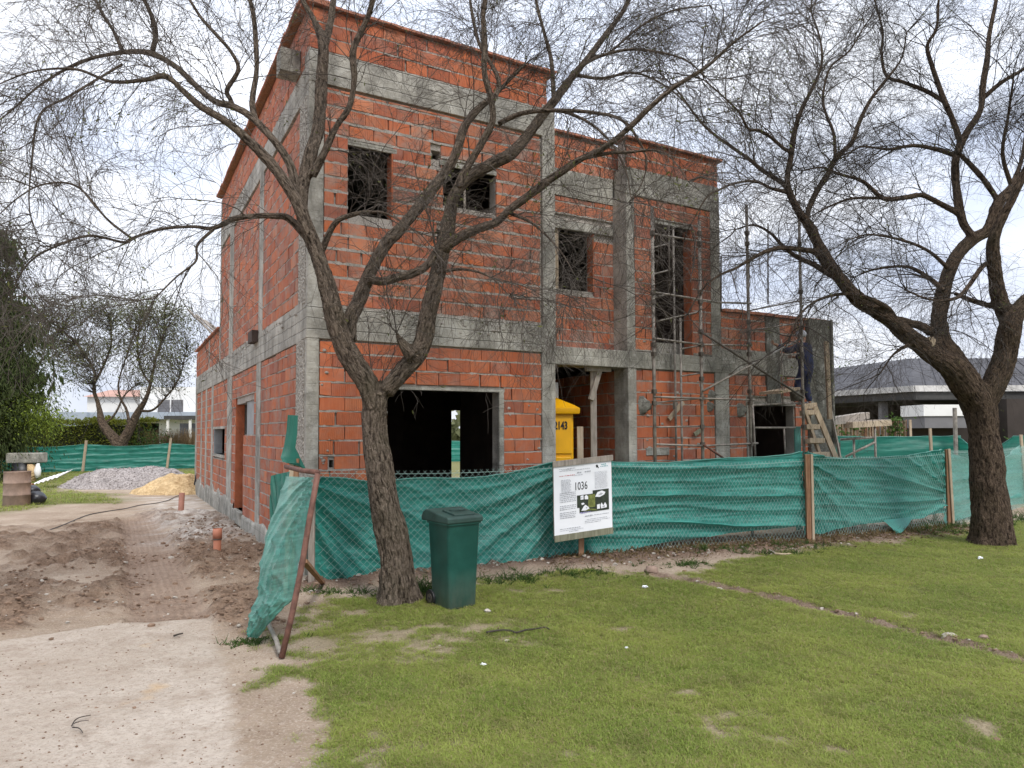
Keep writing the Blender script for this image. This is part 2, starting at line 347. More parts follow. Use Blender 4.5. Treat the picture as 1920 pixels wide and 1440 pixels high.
M['pipe'] = plain('weathered_steel_pipe', (0.25, 0.225, 0.195), 0.6, 0.5, 8, 0.4, 0.35, 0.2, 60); M['pipe_dark'] = plain('dark_steel_pipe', (0.10, 0.085, 0.07), 0.6, 0.4, 8, 0.4, 0.3, 0.2)
M['black'] = plain('black_plastic', (0.012, 0.012, 0.014), 0.45, 0.3, 6, 0.5)
M['white'] = plain('white_paint', (0.75, 0.74, 0.72), 0.7, 0.06, 2, bump=0.05); M['paper'] = plain('paper', (0.80, 0.81, 0.84), 0.6, 0.03, 3, bump=0.05, bscale=6)
M['ink'] = plain('print_black', (0.02, 0.02, 0.022), 0.6, 0.1, bump=0); M['ink_grey'] = plain('print_grey', (0.42, 0.43, 0.46), 0.6, 0.15, 60, bump=0)
M['ink_red'] = plain('print_red', (0.55, 0.25, 0.25), 0.6, 0.1, bump=0); M['ink_teal'] = plain('print_teal', (0.20, 0.45, 0.47), 0.6, 0.1, bump=0); M['ink_violet'] = plain('print_violet', (0.35, 0.32, 0.65), 0.6, 0.1, bump=0)

# ================================================================ GROUND
def gpoly(pts): return np.array([onz(x, y)[:2] for x, y in pts])
def sdist(px, py, poly):
    """signed distance to polygon (positive inside)"""
    n = len(poly); ins = np.zeros(px.shape, bool); dmin = np.full(px.shape, 1e9)
    for i in range(n):
        x1, y1 = poly[i]; x2, y2 = poly[(i + 1) % n]
        c = ((y1 > py) != (y2 > py)) & (px < (x2 - x1) * (py - y1) / (y2 - y1 + 1e-12) + x1); ins ^= c
        dx, dy = x2 - x1, y2 - y1; t = np.clip(((px - x1) * dx + (py - y1) * dy) / (dx * dx + dy * dy + 1e-12), 0, 1)
        dmin = np.minimum(dmin, np.hypot(px - x1 - t * dx, py - y1 - t * dy))
    return np.where(ins, dmin, -dmin)
def ldist(px, py, line):
    d = np.full(px.shape, 1e9)
    for (x1, y1), (x2, y2) in zip(line[:-1], line[1:]):
        dx, dy = x2 - x1, y2 - y1; t = np.clip(((px - x1) * dx + (py - y1) * dy) / (dx * dx + dy * dy + 1e-12), 0, 1)
        d = np.minimum(d, np.hypot(px - x1 - t * dx, py - y1 - t * dy))
    return d
sm = lambda a, lo, hi: (lambda t: t * t * (3 - 2 * t))(np.clip((a - lo) / (hi - lo), 0, 1))
LAWN = np.vstack([gpoly([(450, 1204), (490, 1188), (528, 1232), (500, 1278), (560, 1288), (606, 1330), (582, 1376), (650, 1410), (700, 1440)]), [[-0.35, 2.4], [0.2, -6], [40, -6], [60, 12]],
                  gpoly([(1960, 975), (1770, 992), (1640, 1018), (1500, 1032), (1390, 1046), (1250, 1086), (1120, 1072), (950, 1084), (780, 1110), (600, 1118), (545, 1185)])])
BACKLAWN = gpoly([(-60, 905), (0, 890), (60, 876), (128, 880), (142, 910), (105, 922), (230, 931), (215, 945), (120, 945), (70, 958), (20, 960), (-200, 985)])
SLAB = gpoly([(215, 1172), (390, 1163), (425, 1262), (450, 1440)]); SLAB = np.vstack([SLAB, [[-1.6, 1.0], [-9, 1.0]], gpoly([(-300, 1230), (0, 1205)])])
DARK = [gpoly(p) for p in ([(262, 972), (165, 985), (90, 1005), (20, 1050), (60, 1085), (120, 1075), (190, 1062), (215, 1100), (150, 1120), (90, 1140), (215, 1168), (320, 1172), (385, 1162), (380, 1120), (262, 1110), (250, 1040)],
                           [(318, 995), (400, 990), (490, 1005), (520, 1190), (470, 1205), (400, 1165), (350, 1060)],
                           [(-60, 1050), (60, 1062), (95, 1090), (60, 1150), (20, 1190), (-120, 1200)], [(-100, 985), (60, 990), (110, 1000), (30, 1030), (-100, 1040)], [(290, 958), (430, 966), (460, 985), (330, 990), (270, 975)])]
RUT = gpoly([(262, 975), (290, 1060), (318, 1165)])
TRENCH = gpoly([(1240, 1080), (1330, 1096), (1480, 1128), (1600, 1158), (1740, 1190), (1930, 1245)])
FENCE = np.array([[-2.42, 8.5], [1.0, 10.24], [4.74, 11.54], [8.04, 13.2], [12.17, 16.86]])
PATCH = [(onz(x, y)[:2], a, b) for x, y, a, b in ((780, 1200, .75, .22), (870, 1180, .5, .14), (700, 1215, .5, .12), (1345, 1372, .22, .05), (1395, 1355, .3, .06), (1430, 1395, .25, .05), (1660, 1325, .3, .06), (1700, 1155, .22, .07), (1210, 1277, .14, .04), (830, 1362, .16, .05), (770, 1400, .2, .05), (690, 1270, .14, .05),
                                                (1885, 1370, .25, .10), (1830, 1420, .16, .06), (560, 1215, .5, .12), (640, 1150, .6, .10), (1180, 1180, .2, .05), (1590, 1410, .14, .04), (1690, 1270, .2, .04), (950, 1200, .3, .08), (1000, 1110, .4, .06), (1075, 1420, .18, .03), (1300, 1300, .16, .03))]
P0b = np.array([P0[0], P0[1]])
def house_uv(x, y):
    dx, dy = x - P0[0], y - P0[1]
    return dx * U[0] + dy * U[1], dx * V[0] + dy * V[1]
def fields(x, y):
    n1 = fbm(x * 1.3, y * 1.3, 0, 3, 4); n2 = fbm(x * 5, y * 5, 0, 9, 3); n3 = fbm(x * 0.6, y * .6, 0, 21, 3); n4 = fbm(x * 11, y * 11, 0, 33, 2)
    sd = sdist(x, y, LAWN); edge = np.exp(-((x + 1.2) / 1.6) ** 2) * (y < 8); lawn = sm(sd + n1 * (.28 + .3 * edge) + n2 * (.16 + .35 * edge) + n4 * (.06 + .2 * edge), -0.10, 0.30 + .35 * edge)
    for (c, a, b) in PATCH:
        q = ((x - c[0]) / a) ** 2 + ((y - c[1]) / (b * 2.6)) ** 2 + n2 * 1.1 + n4 * .7
        lawn = lawn * (1 - .84 * np.exp(-q * 1.3) * (q < 3.2))
    td = ldist(x, y, TRENCH) + n2 * .05; trench = sm(-td, -.17, -.05) * (x > TRENCH[0][0] - .2)
    lawn = lawn * (1 - .92 * trench)
    fd = ldist(x, y, FENCE) + n1 * .14 + n2 * .10
    litter = sm(-fd, -.95, -.40) * (x > -2.5) * (x < 8.3) * np.where(x < .7, sm(-fd, -.60, -.25), 1)
    lawn = lawn * (1 - litter)
    bl = sm(sdist(x, y, BACKLAWN) + n1 * .8 + n2 * .3, -.2, .5); far = sm(y, 27, 29) * (1 - sm(-x, 60, 70) * 0)
    right = sm(x, 11.5, 13) * sm(y, 13, 15)
    hu, hv = house_uv(x, y)
    inyard = (hv > -1.4) * (hu > 0) * (hu < 14) * (hv < 14)
    lawn = np.maximum(np.maximum(lawn, bl), np.maximum(far * .85, right * .8)) * (1 - inyard * sm(-sdist(x, y, LAWN), 0, .4) * (hv < 13))
    dark = np.zeros_like(x)
    for P in DARK: dark = np.maximum(dark, sm(sdist(x, y, P) + n1 * .35 + n2 * .22, -.22, .18))
    rut = sm(-ldist(x, y, RUT), -.42, -.28)
    slab = sm(sdist(x, y, SLAB) + n2 * .05, -.03, .03)
    dark = np.clip(dark * (.55 + .9 * n1 + .8 * n2 + .25), 0, 1); dark = np.maximum(dark, .35 * sm(n2 + .5 * n1, .18, .45) * (y > 6.5) * (y < 15) * (x < -1.5))
    dark = dark * (1 - slab) * (1 - lawn)
    thatch = sm(sd, .0, .5) * (1 - trench) * (1 - litter)
    return dict(thatch=thatch, lawn=lawn, dark=dark, rut=rut * (1 - slab), slab=slab, litter=np.maximum(litter, trench * .85), trench=trench, n1=n1, n2=n2, n3=n3, n4=n4, hu=hu, hv=hv, sd=sd)
def height(x, y, F=None):
    F = F or fields(x, y)
    near = 1 - sm(np.hypot(x, y), 35, 60)
    z = F['n3'] * .02 + F['n2'] * .006
    cl = fbm(x * 7.5, y * 7.5, 0, 51, 4)
    rg = np.abs(fbm(x * 3.2, y * 3.2, 0, 77, 4))
    z = z + F['dark'] * (1 - F['rut'] * .9) * (.03 + .13 * rg + .10 * cl) - F['rut'] * .035
    z = z + (1 - F['lawn']) * (1 - F['slab']) * (cl * .022 + .006)
    z = z + F['lawn'] * (.012 + .018 * F['n1']) + F['litter'] * (.05 + .06 * cl) - F['trench'] * (.05 - .05 * cl)
    z = z + F['slab'] * .012
    return z * near
def axis(segs):
    out = []
    for a, b, st in segs: out.append(np.arange(a, b, st))
    return np.concatenate(out)
gx = np.concatenate([-np.geomspace(10, 900, 42)[::-1], np.arange(-9.9, 12.0, .065), np.geomspace(12.1, 900, 42)])
gy = np.concatenate([-np.geomspace(2, 300, 16)[::-1], np.arange(-1.7, 2.6, .35), np.arange(2.6, 13.2, .055), np.arange(13.25, 26, .16), np.geomspace(26.2, 1500, 55)])
GX, GY = np.meshgrid(gx, gy); fx, fy = GX.ravel(), GY.ravel(); F = fields(fx, fy); gz = height(fx, fy, F)
def gz_at(x, y):
    return float(height(np.array([float(x)]), np.array([float(y)]))[0])
nx_, ny_ = len(gx), len(gy); ii = np.arange(nx_ * ny_).reshape(ny_, nx_)
gf = np.stack([ii[:-1, :-1], ii[:-1, 1:], ii[1:, 1:], ii[1:, :-1]], -1).reshape(-1, 4)
def m_ground():
    m = Mat('ground'); ob = m.co('Object'); A = m.attr
    a = m.noise(ob, 1.1, 6, 0.6); b = m.noise(ob, 9, 7, 0.7); c = m.noise(ob, 55, 5, 0.7); v = m.vor(ob, 24)
    dust = m.mix(m.ramp(a, [(0.35, 0.0), (0.65, 1.0)]), (0.27, 0.20, 0.14), (0.42, 0.335, 0.255))
    dust = m.mix(m.ramp(b, [(0.48, 0.0), (0.72, 0.7)]), dust, (0.27, 0.195, 0.145)); dust = m.mix(m.ramp(c, [(0.5, 0.0), (0.7, 0.65)]), dust, (0.60, 0.52, 0.44))
    soil = m.mix(m.ramp(b, [(0.32, 0.0), (0.68, 1.0)]), (0.095, 0.060, 0.041), (0.29, 0.20, 0.14)); soil = m.mix(m.ramp(c, [(0.52, 0.0), (0.75, 0.6)]), soil, (0.34, 0.26, 0.195))
    slab = m.mix(m.ramp(m.noise(ob, 0.8, 5), [(0.35, 0.0), (0.65, 1.0)]), (0.42, 0.345, 0.275), (0.56, 0.485, 0.41)); slab = m.mix(m.ramp(m.noise(m.map(ob, (1, 1, 1)), 16, 8, .72), [(0.45, 0.0), (0.7, 0.55)]), slab, (0.32, 0.245, 0.19))
    slab = m.mix(m.ramp(m.noise(ob, 1.7, 3, o='Fac'), [(0.66, 0.0), (0.78, 0.75)]), slab, (0.55, 0.36, 0.18))
    slab = m.mix(m.ramp(m.noise(ob, 38, 6, .75), [(.5, 0.), (.68, .7)]), slab, (.30, .235, .18)); slab = m.mix(m.ramp(m.noise(ob, 2.6, 8, .75), [(.52, 0.), (.66, .55)]), slab, (.30, .225, .165)); slab = m.mix(m.ramp(m.vor(ob, 5.5), [(0.02, 0.8), (0.09, 0.0)]), slab, (0.16, 0.12, 0.09))
    turf = m.mix(m.ramp(b, [(0.35, 0.0), (0.7, 1.0)]), (0.10, 0.115, 0.03), (0.21, 0.20, 0.07)); turf = m.mix(m.ramp(c, [(0.45, 0.0), (0.7, 0.6)]), turf, (0.06, 0.085, 0.018))
    litt = m.mix(m.ramp(c, [(0.35, 0.0), (0.65, 1.0)]), (0.085, 0.054, 0.040), (0.24, 0.165, 0.125))
    col = m.mix(A('dark'), dust, soil); col = m.mix(m.math('MULTIPLY', A('rut'), 0.75), col, m.mix(m.ramp(b, [(0.3, 0.0), (0.7, 1.0)]), (0.24, 0.165, 0.12), (0.37, 0.275, 0.21)))
    that = m.mix(m.ramp(c, [(.35, 0.), (.65, 1.)]), m.mix(m.ramp(b, [(.3, 0.), (.7, 1.)]), (.15, .115, .065), (.26, .205, .13)), (.36, .30, .20)); col = m.mix(A('thatch'), col, that); col = m.mix(A('slab'), col, slab); col = m.mix(A('lawn'), col, turf); col = m.mix(A('litter'), col, litt)
    lime = m.math('MULTIPLY', A('lime'), m.ramp(b, [(0.3, 0.3), (0.62, 1.0)])); col = m.mix(lime, col, (0.62, 0.58, 0.53))
    ang = math.atan2(RUT[2][0] - RUT[0][0], RUT[2][1] - RUT[0][1])
    tr = m.n('ShaderNodeTexWave', {'Vector': m.map(ob, rot=(0, 0, ang)), 'Scale': 4.2, 'Distortion': 3.5, 'Detail': 3, 'Detail Scale': 2.0}, wave_type='BANDS', bands_direction='X').outputs[1]
    h = m.math('ADD', m.math('ADD', m.math('MULTIPLY', b, 1.0), m.math('MULTIPLY', c, 0.55)), m.math('MULTIPLY', m.math('MULTIPLY', tr, m.math('MULTIPLY', A('rut'), m.ramp(b, [(.4, 0.), (.6, 1.)]))), 0.3))
    h = m.math('ADD', h, m.math('MULTIPLY', m.math('MULTIPLY', v, A('dark')), 0.8))
    return m.fin(col, 0.95, m.bump(h, 0.95, 0.035), 0.15)
lime = np.exp(-((F['hu'] + .7) / .75) ** 2) * sm(F['hv'], 2.6, 4.2) * (1 - sm(F['hv'], 12, 15)) * (.55 + F['n2'] * 1.6) * (F['hu'] < .3)
lime = np.clip(lime, 0, 1) + sm(-np.hypot(fx + 1.25, fy - 3.55), -.6, -.15) * sm(F['n2'] + F['n4'] * .5, .05, .35) * .8
ground = mesh_np('ground', np.stack([fx, fy, gz], 1), gf, m_ground(), None, dict(lawn=F['lawn'], dark=F['dark'], rut=F['rut'], slab=F['slab'], litter=F['litter'], thatch=F['thatch'], lime=np.clip(lime, 0, 1)), smooth=True)
tag(ground, 'lawn and bare dusty earth of the building plot', kind='structure')

# ================================================================ HOUSE
house = thing('brick_house', 'unfinished two storey house of hollow red bricks with grey concrete frame', 'house', P0)
BR = []   # every brick: (corner, e_u, e_in, e_z, shown size, dirt)
BED = []
COURSE, JOINT, BL = 0.19, 0.015, 0.335
def sub(iv, blocks):
    for a, b in blocks:
        nv = []
        for c, d in iv:
            if b <= c or a >= d: nv.append((c, d)); continue
            if a - c > .02: nv.append((c, a))
            if d - b > .02: nv.append((b, d))
        iv = nv
    return iv
def bricks(orig, e, n, u0, u1, z0, z1, holes=(), dirt=0.25, joint=JOINT, gapy=1.0):
    """orig: point at u=0,z=0 on the wall face; e along the wall; n outward"""
    k = 0; z = z0
    while z < z1 - .04:
        zt = min(z + COURSE, z1); hb = zt - z - joint
        if hb > .03:
            for a, b in sub([(u0, u1)], [(h[0], h[1]) for h in holes if h[2] < z + .02 and h[3] > z - .02]): BED.append((orig + e * a + Z * (z - joint * .75) - n * .007, e * (b - a), -n * .03, Z * joint * 1.5, orig, n))
            blocks = [(h[0], h[1]) for h in holes if h[2] < zt - .03 and h[3] > z + .03]
            for a, b in sub([(u0, u1)], blocks):
                x = a + .004
                first = True
                while x < b - .03:
                    ln = BL * (R.uniform(.4, .7) if first and k % 2 else R.uniform(.97, 1.02)); first = False
                    if b - (x + ln) < .07: ln = b - x - .004
                    gap = R.choice([.004, .005, .006, .008, .012, .02 * gapy]) if R.random() < .93 else .028 * gapy
                    d = R.uniform(-.004, .004); tilt = R.uniform(-.0035, .0035)
                    top = hb - R.choice([0, .002, .004, .01])
                    c = orig + e * x + Z * (z + joint / 2 + tilt) + n * d
                    BR.append((c, e * (ln - gap), -n * .05, Z * top, dirt * R.uniform(.35, 1.7), (x, z)))
                    x += ln
        z += COURSE; k += 1
def wall_core(name, orig, e, n, u0, u1, z0, z1, holes=(), thick=.18, mat='mortar', back=.034):
    us = sorted({u0, u1, *[min(max(h[i], u0), u1) for h in holes for i in (0, 1)]}); zs = sorted({z0, z1, *[min(max(h[i], z0), z1) for h in holes for i in (2, 3)]})
    mb = MB()
    for j in range(len(zs) - 1):
        run = None
        for i in range(len(us) - 1):
            uc, zc = (us[i] + us[i + 1]) / 2, (zs[j] + zs[j + 1]) / 2
            solid = not any(h[0] < uc < h[1] and h[2] < zc < h[3] for h in holes)
            if solid: run = us[i] if run is None else run
            if run is not None and (not solid or i == len(us) - 2):
                end = us[i + 1] if solid else us[i]
                mb.box(orig + e * run + Z * zs[j] - n * back, e * (end - run), -n * thick, Z * (zs[j + 1] - zs[j])); run = None
    return mb.build(name, M[mat], house)
FN, LN = -V, -U
f0 = P0.copy()
HOLE1 = (1.72, 1.86, 5.70, 5.83); HOLE2 = (1.80, 1.86, 4.54, 4.70); HOLE3 = (.30, .36, 1.36, 1.46)
GAR = (1.08, 2.79, 0.0, 2.40); W1 = (.52, 1.14, 4.73, 5.65); W2 = (1.90, 2.75, 5.06, 5.63); TALL = (5.80, 6.64, 3.14, 5.36); ADOOR = (8.0, 9.24, 0.0, 2.30)
RWIN = (3.77, 4.78, 4.14, 5.12)
front_wall = wall_core('front_wall', f0, U, FN, .02, 3.60, 0, 7.42, [GAR, W1, W2, HOLE1, HOLE2, HOLE3])
bricks(f0, U, FN, .16, 3.53, .19, 3.015, [(1.08, 2.87, 0, 2.455), HOLE3], .28)
bricks(f0, U, FN, .20, 3.53, 3.47, 6.38, [(.52, 1.14, 4.73, 5.72), (1.90, 2.75, 5.06, 5.70), HOLE1, HOLE2], .6, .026)
bricks(f0, U, FN, .0, 3.66, 6.84, 7.42, (), .25)
# the recess between the two columns
r0 = f0 + V * .35
recess_wall = wall_core('recess_wall', r0, U, FN, 3.60, 5.36, 3.05, 6.72, [RWIN])
bricks(r0, U, FN, 3.62, 5.21, 3.10, 5.66, [(3.62, 4.78, 4.14, 5.26), (4.78, 5.21, 5.12, 5.26)], .55)
bricks(r0, U, FN, 3.62, 5.36, 6.10, 6.70, (), .5)
right_wall = wall_core('right_wing_wall', f0, U, FN, 5.20, 7.30, 0, 6.72, [TALL])
bricks(f0, U, FN, 5.36, 7.14, .19, 2.86, (), .42)
bricks(f0, U, FN, 5.36, 7.10, 3.17, 5.76, [(5.80, 6.64, 3.1, 5.40)], .6)
bricks(f0, U, FN, 5.21, 7.30, 6.22, 6.70, (), .4)
annex_wall = wall_core('annex_wall', f0, U, FN, 7.30, 9.75, 0, 3.98, [ADOOR])
bricks(f0, U, FN, 7.50, 9.62, .19, 2.86, [(7.93, 9.26, 0, 2.36), (8.47, 8.84, 2.2, 4)], .6)
bricks(f0, U, FN, 7.32, 9.62, 3.30, 3.98, [(8.47, 8.84, 2.2, 4)], .7, .02)
# left side
l0 = f0.copy()
LDOOR = (5.15, 6.2, .30, 2.40); LWIN = (3.98, 5.15, 1.79, 2.42); LSM = (7.85, 9.86, 1.32, 1.92)
left_wall = wall_core('left_wall', l0, V, LN, .19, 8.9, 0, 7.5, [LDOOR, LWIN, LSM]); rear_wall = wall_core('rear_annex_wall', l0, V, LN, 8.9, 14.6, 0, 4.34, [LSM])
stripes = [(3.30, 3.72, 0, 9), (6.72, 7.42, 0, 9)]
far = [(10.0, 10.4, 0, 3.02), (11.45, 11.8, 0, 3.02), (12.7, 13.0, 0, 3.02), (14.2, 14.6, 0, 9)]
bricks(l0, V, LN, .66, 14.6, .26, 3.02, stripes + far + [LDOOR[:2] + (0, 2.40), LWIN, (7.85, 9.86, 1.25, 1.97)], .62)
bricks(l0, V, LN, .55, 8.78, 3.54, 6.24, [(3.22, 3.6, 0, 9), (6.72, 7.3, 0, 9)], .7)
bricks(l0, V, LN, 8.92, 14.6, 3.54, 4.34, [(11.0, 11.2, 0, 9)], .5)
bricks(l0, V, LN, .02, 8.88, 6.70, 7.46, (), .5)
# porch side wall (faces left) and parapet cap bricks
pw = hp(5.20, 0, 0)
porch_wall = wall_core('porch_wall', pw, V, -U, .36, 2.6, 0, 2.84, (), .16); bricks(pw, V, -U, .36, 2.6, .19, 2.84, (), .6)

walls = [front_wall, right_wall, annex_wall, left_wall, recess_wall, porch_wall, rear_wall]
def wall_of(b):
    q = b[0] - P0; u, v, z = q @ U, q @ V, q[2]
    if abs(b[1] @ U) < 1e-6: return porch_wall if u > 3 else (left_wall if v < 8.9 else rear_wall)
    return recess_wall if v > .2 else (front_wall if u < 3.7 else right_wall if u < 7.31 else annex_wall)
# --- choose the 300 that show largest as bricks of their own
def proj_area(b):
    c, ex, en, ez = b[:4]; a = proj(c); q = proj(c + ex); s = proj(c + ez); m_ = proj(c + ex / 2 + ez / 2)
    if not (0 < m_[0] < 1920 and 0 < m_[1] < 1440): return 0
    ar = abs((q[0] - a[0]) * (s[1] - a[1]) - (q[1] - a[1]) * (s[0] - a[0]))
    if m_[1] > 872 and m_[0] > 560: ar *= .05
    return ar
bed = {}
for c, ex, en, ez, og, n_ in BED:
    l_ = np.linalg.norm(ex); k_ = max(2, int(l_ / .065)); d_ = ex / k_; mbx = bed.setdefault(wall_of((c + n_ * 0 + n_ * .007, ex)).name, MB()); w0 = [R.uniform(-.004, .013) * R.random() ** .5 for _ in range(k_ + 1)]; t0_ = [R.uniform(-.005, .008) for _ in range(k_ + 1)]
    P_ = [[c + d_ * i + en, c + d_ * i + n_ * w0[i] - Z * t0_[i] * .6, c + d_ * i + ez + n_ * w0[i] + Z * t0_[i], c + d_ * i + ez + en] for i in range(k_ + 1)]
    mbx.grid(P_)
for wn, mbx in bed.items(): mbx.build('mortar_bed', M['mortar'], bpy.data.objects[wn])['kind'] = 'stuff'
order = sorted(range(len(BR)), key=lambda i: -proj_area(BR[i]))
def brick_geo(b, mb):
    c, ex, en, ez = [np.asarray(t, float) for t in b[:4]]
    lx, lz = np.linalg.norm(ex), np.linalg.norm(ez); ch = .004; ux, uz = ex / lx, ez / lz; n = en / np.linalg.norm(en)
    vs = [c + n * ch, c + ex + n * ch, c + ex + ez + n * ch, c + ez + n * ch,
          c + ux * ch + uz * ch, c + ex - ux * ch + uz * ch, c + ex + ez - ux * ch - uz * ch, c + ez + ux * ch - uz * ch,
          c + en, c + ex + en, c + ex + ez + en, c + ez + en]
    if R.random() < .22:
        q_ = R.randrange(4); sx_, sz_ = ((1, 1), (-1, 1), (-1, -1), (1, -1))[q_]; k_ = R.uniform(.006, .03); vs[4 + q_] = vs[4 + q_] + ux * sx_ * k_ * R.random() * 1.5 + uz * sz_ * k_ * .6; vs[q_] = vs[q_] + n * R.uniform(.005, .03) + uz * sz_ * .004
    fs = [(4, 5, 6, 7), (0, 1, 5, 4), (1, 2, 6, 5), (2, 3, 7, 6), (3, 0, 4, 7), (8, 9, 1, 0), (9, 10, 2, 1), (10, 11, 3, 2), (11, 8, 0, 3)]
    if np.dot(np.cross(ex, ez), en) > 0: fs = [f[::-1] for f in fs]
    x, z = b[5]; uv = [(x, z), (x + lx, z), (x + lx, z + lz), (x, z + lz)] * 3
    mb.add(vs, fs, None, uv); mb.d = getattr(mb, 'd', []) + [b[4]] * 12
def put_dirt(o, mb): o.data.attributes.new('dirt', 'FLOAT', 'POINT').data.foreach_set('value', np.array(mb.d, np.float32))
for i in order[:300]:
    mb = MB(); brick_geo(BR[i], mb); c = BR[i][0]
    o = mb.build('brick', M['brick'], wall_of(BR[i]), loc=c); put_dirt(o, mb)
rest = {}
for i in order[300:]:
    wl = wall_of(BR[i]); brick_geo(BR[i], rest.setdefault(wl.name, (wl, MB()))[1])
for wl, mb in rest.values():
    o = mb.build('brickwork', M['brick'], wl); put_dirt(o, mb); o['kind'] = 'stuff'

M['brickin2'] = plain('cut_brick', (.40, .12, .055), .9, .3, 5)
# --- concrete frame
def hbox_c(name, *a): return hbox(name, *(a if len(a) > 6 else (*a, 'concc')))
def hbox(name, u0, u1, v0, v1, z0, z1, mat='conc', bev=.008):
    mb = MB().box(hp(u0, v0, z0), U * (u1 - u0), V * (v1 - v0), Z * (z1 - z0)); return mb.build(name, M[mat], house, bevel=bev)
hbox_c('column', -.010, .15, -.010, .30, .0, 3.03); hbox_c('column', -.006, .19, -.008, .30, 3.44, 6.40)
agg = MB(); agg.box(hp(-.018, .10, 0.0), U * .05, V * .46, Z * 3.02); agg.build('rough_column_face', M['agg'], house)
agg = MB(); agg.box(hp(-.012, .10, 3.5), U * .05, V * .40, Z * 2.76); agg.build('rough_column_face', M['agg'], house)
hbox('beam', -.016, 3.60, -.016, .25, 3.03, 3.45); hbox('beam', -.014, .20, .25, 14.58, 3.02, 3.53)
hbox('beam', -.010, 3.62, -.014, .25, 6.40, 6.83); hbox('beam', -.010, .20, .25, 8.9, 6.25, 6.68)
hbox('corbel', -.27, -.002, .52, .80, 6.72, 7.04, 'conc2')
hbox_c('column', 3.53, 3.77, -.012, .36, 0, 3.04); hbox_c('column', 3.55, 3.78, -.020, .36, 3.04, 6.9)
hbox('beam', 3.60, 7.30, -.022, .34, 2.86, 3.14, 'conc2'); hbox('beam', 3.78, 5.18, .335, .5, 5.66, 6.10, 'conc2'); hbox('beam', 5.18, 7.30, -.016, .3, 5.76, 6.22, 'conc2')
hbox_c('column', 5.19, 5.36, -.014, .37, 0, 2.865); hbox_c('column', 5.18, 5.35, -.012, .37, 3.14, 5.765)
hbox_c('column', 7.14, 7.48, -.016, .30, 0, 2.865); hbox_c('column', 7.08, 7.31, -.012, .30, 3.135, 5.765)
hbox('beam', 7.31, 9.62, -.014, .25, 2.86, 3.28, 'conc2'); hbox_c('column', 8.47, 8.84, -.02, .2, 2.30, 3.97, 'concd')
hbox_c('column', 9.62, 10.24, -.06, .35, 0, 4.02, 'concd'); hbox('formwork_board', 10.24, 10.30, -.10, .40, .9, 4.03, 'concd')
hbox_c('column', -.010, .2, 3.30, 3.72, 0, 3.025); hbox_c('column', -.010, .2, 6.72, 7.42, 0, 3.025); hbox_c('column', -.008, .2, 3.22, 3.60, 3.53, 6.26); hbox_c('column', -.008, .2, 6.72, 7.30, 3.53, 6.26)
for a, b in ((10.0, 10.4), (11.45, 11.8), (12.7, 13.0), (14.2, 14.6)): hbox_c('column', -.008, .2, a, b, 0, 3.025)
hbox_c('column', -.008, .2, 11.0, 11.2, 3.53, 4.30); hbox_c('column', -.012, .2, 8.78, 8.92, 3.53, 7.42)

def jag_plinth(v0, v1, h, amp):
    n = int((v1 - v0) / .09); top = [h + amp * float(fbm(np.array([v0 + i * .09]) * 1.7, np.array([3.3]), 0, 7, 4)[0]) for i in range(n + 1)]; mb = MB(); P_ = [[hp(.1, v0 + (v1 - v0) * i / n, t_ - .015), hp(-.016, v0 + (v1 - v0) * i / n, t_), hp(-.03, v0 + (v1 - v0) * i / n, t_ - .06), hp(-.045, v0 + (v1 - v0) * i / n, -.12)] for i, t_ in enumerate(top)]; mb.grid(P_); mb.build('plinth', M['conc2'], house, smooth=True)
jag_plinth(.62, 5.12, .30, .14); jag_plinth(6.2, 14.6, .42, .30); MB().box(hp(.004, 6.17, .30), U * .17, V * .03, Z * 2.1).build('jamb', M['brickin2'], house)
hbox('plinth', .16, 3.5, -.02, .15, -.1, .2, 'conc2')
hbox('door_sill', -.05, .2, 5.12, 6.2, .05, .30, 'conc2')
# lintels and reveals
hbox('lintel', 1.06, 2.88, -.004, .2, 2.40, 2.452, 'conc2', .003); hbox('jamb', 2.79, 2.87, -.006, .22, 0, 2.40, 'conc2', .004)
hbox('lintel', .46, 1.2, .0, .19, 5.65, 5.72, 'conc2', .003); hbox('lintel', 1.84, 2.82, .0, .19, 5.63, 5.70, 'conc2', .003)
hbox('lintel', 3.78, 5.17, .335, .53, 5.12, 5.27, 'conc', .003); hbox('lintel', 5.72, 6.72, .0, .19, 5.36, 5.41, 'conc2', .003); hbox('jamb', 7.93, 8.0, -.004, .2, 0, 2.36, 'conc2', .003); hbox('lintel', 7.94, 9.26, -.006, .2, 2.30, 2.37, 'conc2', .003)
hbox('jamb', 6.622, 6.645, .004, .20, 3.14, 5.36, 'brickin2', 0); hbox('jamb', 1.122, 1.145, .004, .19, 4.73, 5.65, 'brickin2', 0); hbox('jamb', 4.762, 4.785, .354, .52, 4.14, 5.12, 'brickin2', 0); hbox('reveal', .0, .19, 9.80, 9.86, 1.32, 1.92, 'render', 0); hbox('lintel', -.012, .19, 7.80, 9.92, 1.92, 1.98, 'conc', .003); hbox('window_sill', -.03, .19, 7.80, 9.92, 1.26, 1.32, 'conc', .003)
hbox('infill_panel', .06, .09, 3.98, 5.12, 1.79, 2.42, 'render', 0)
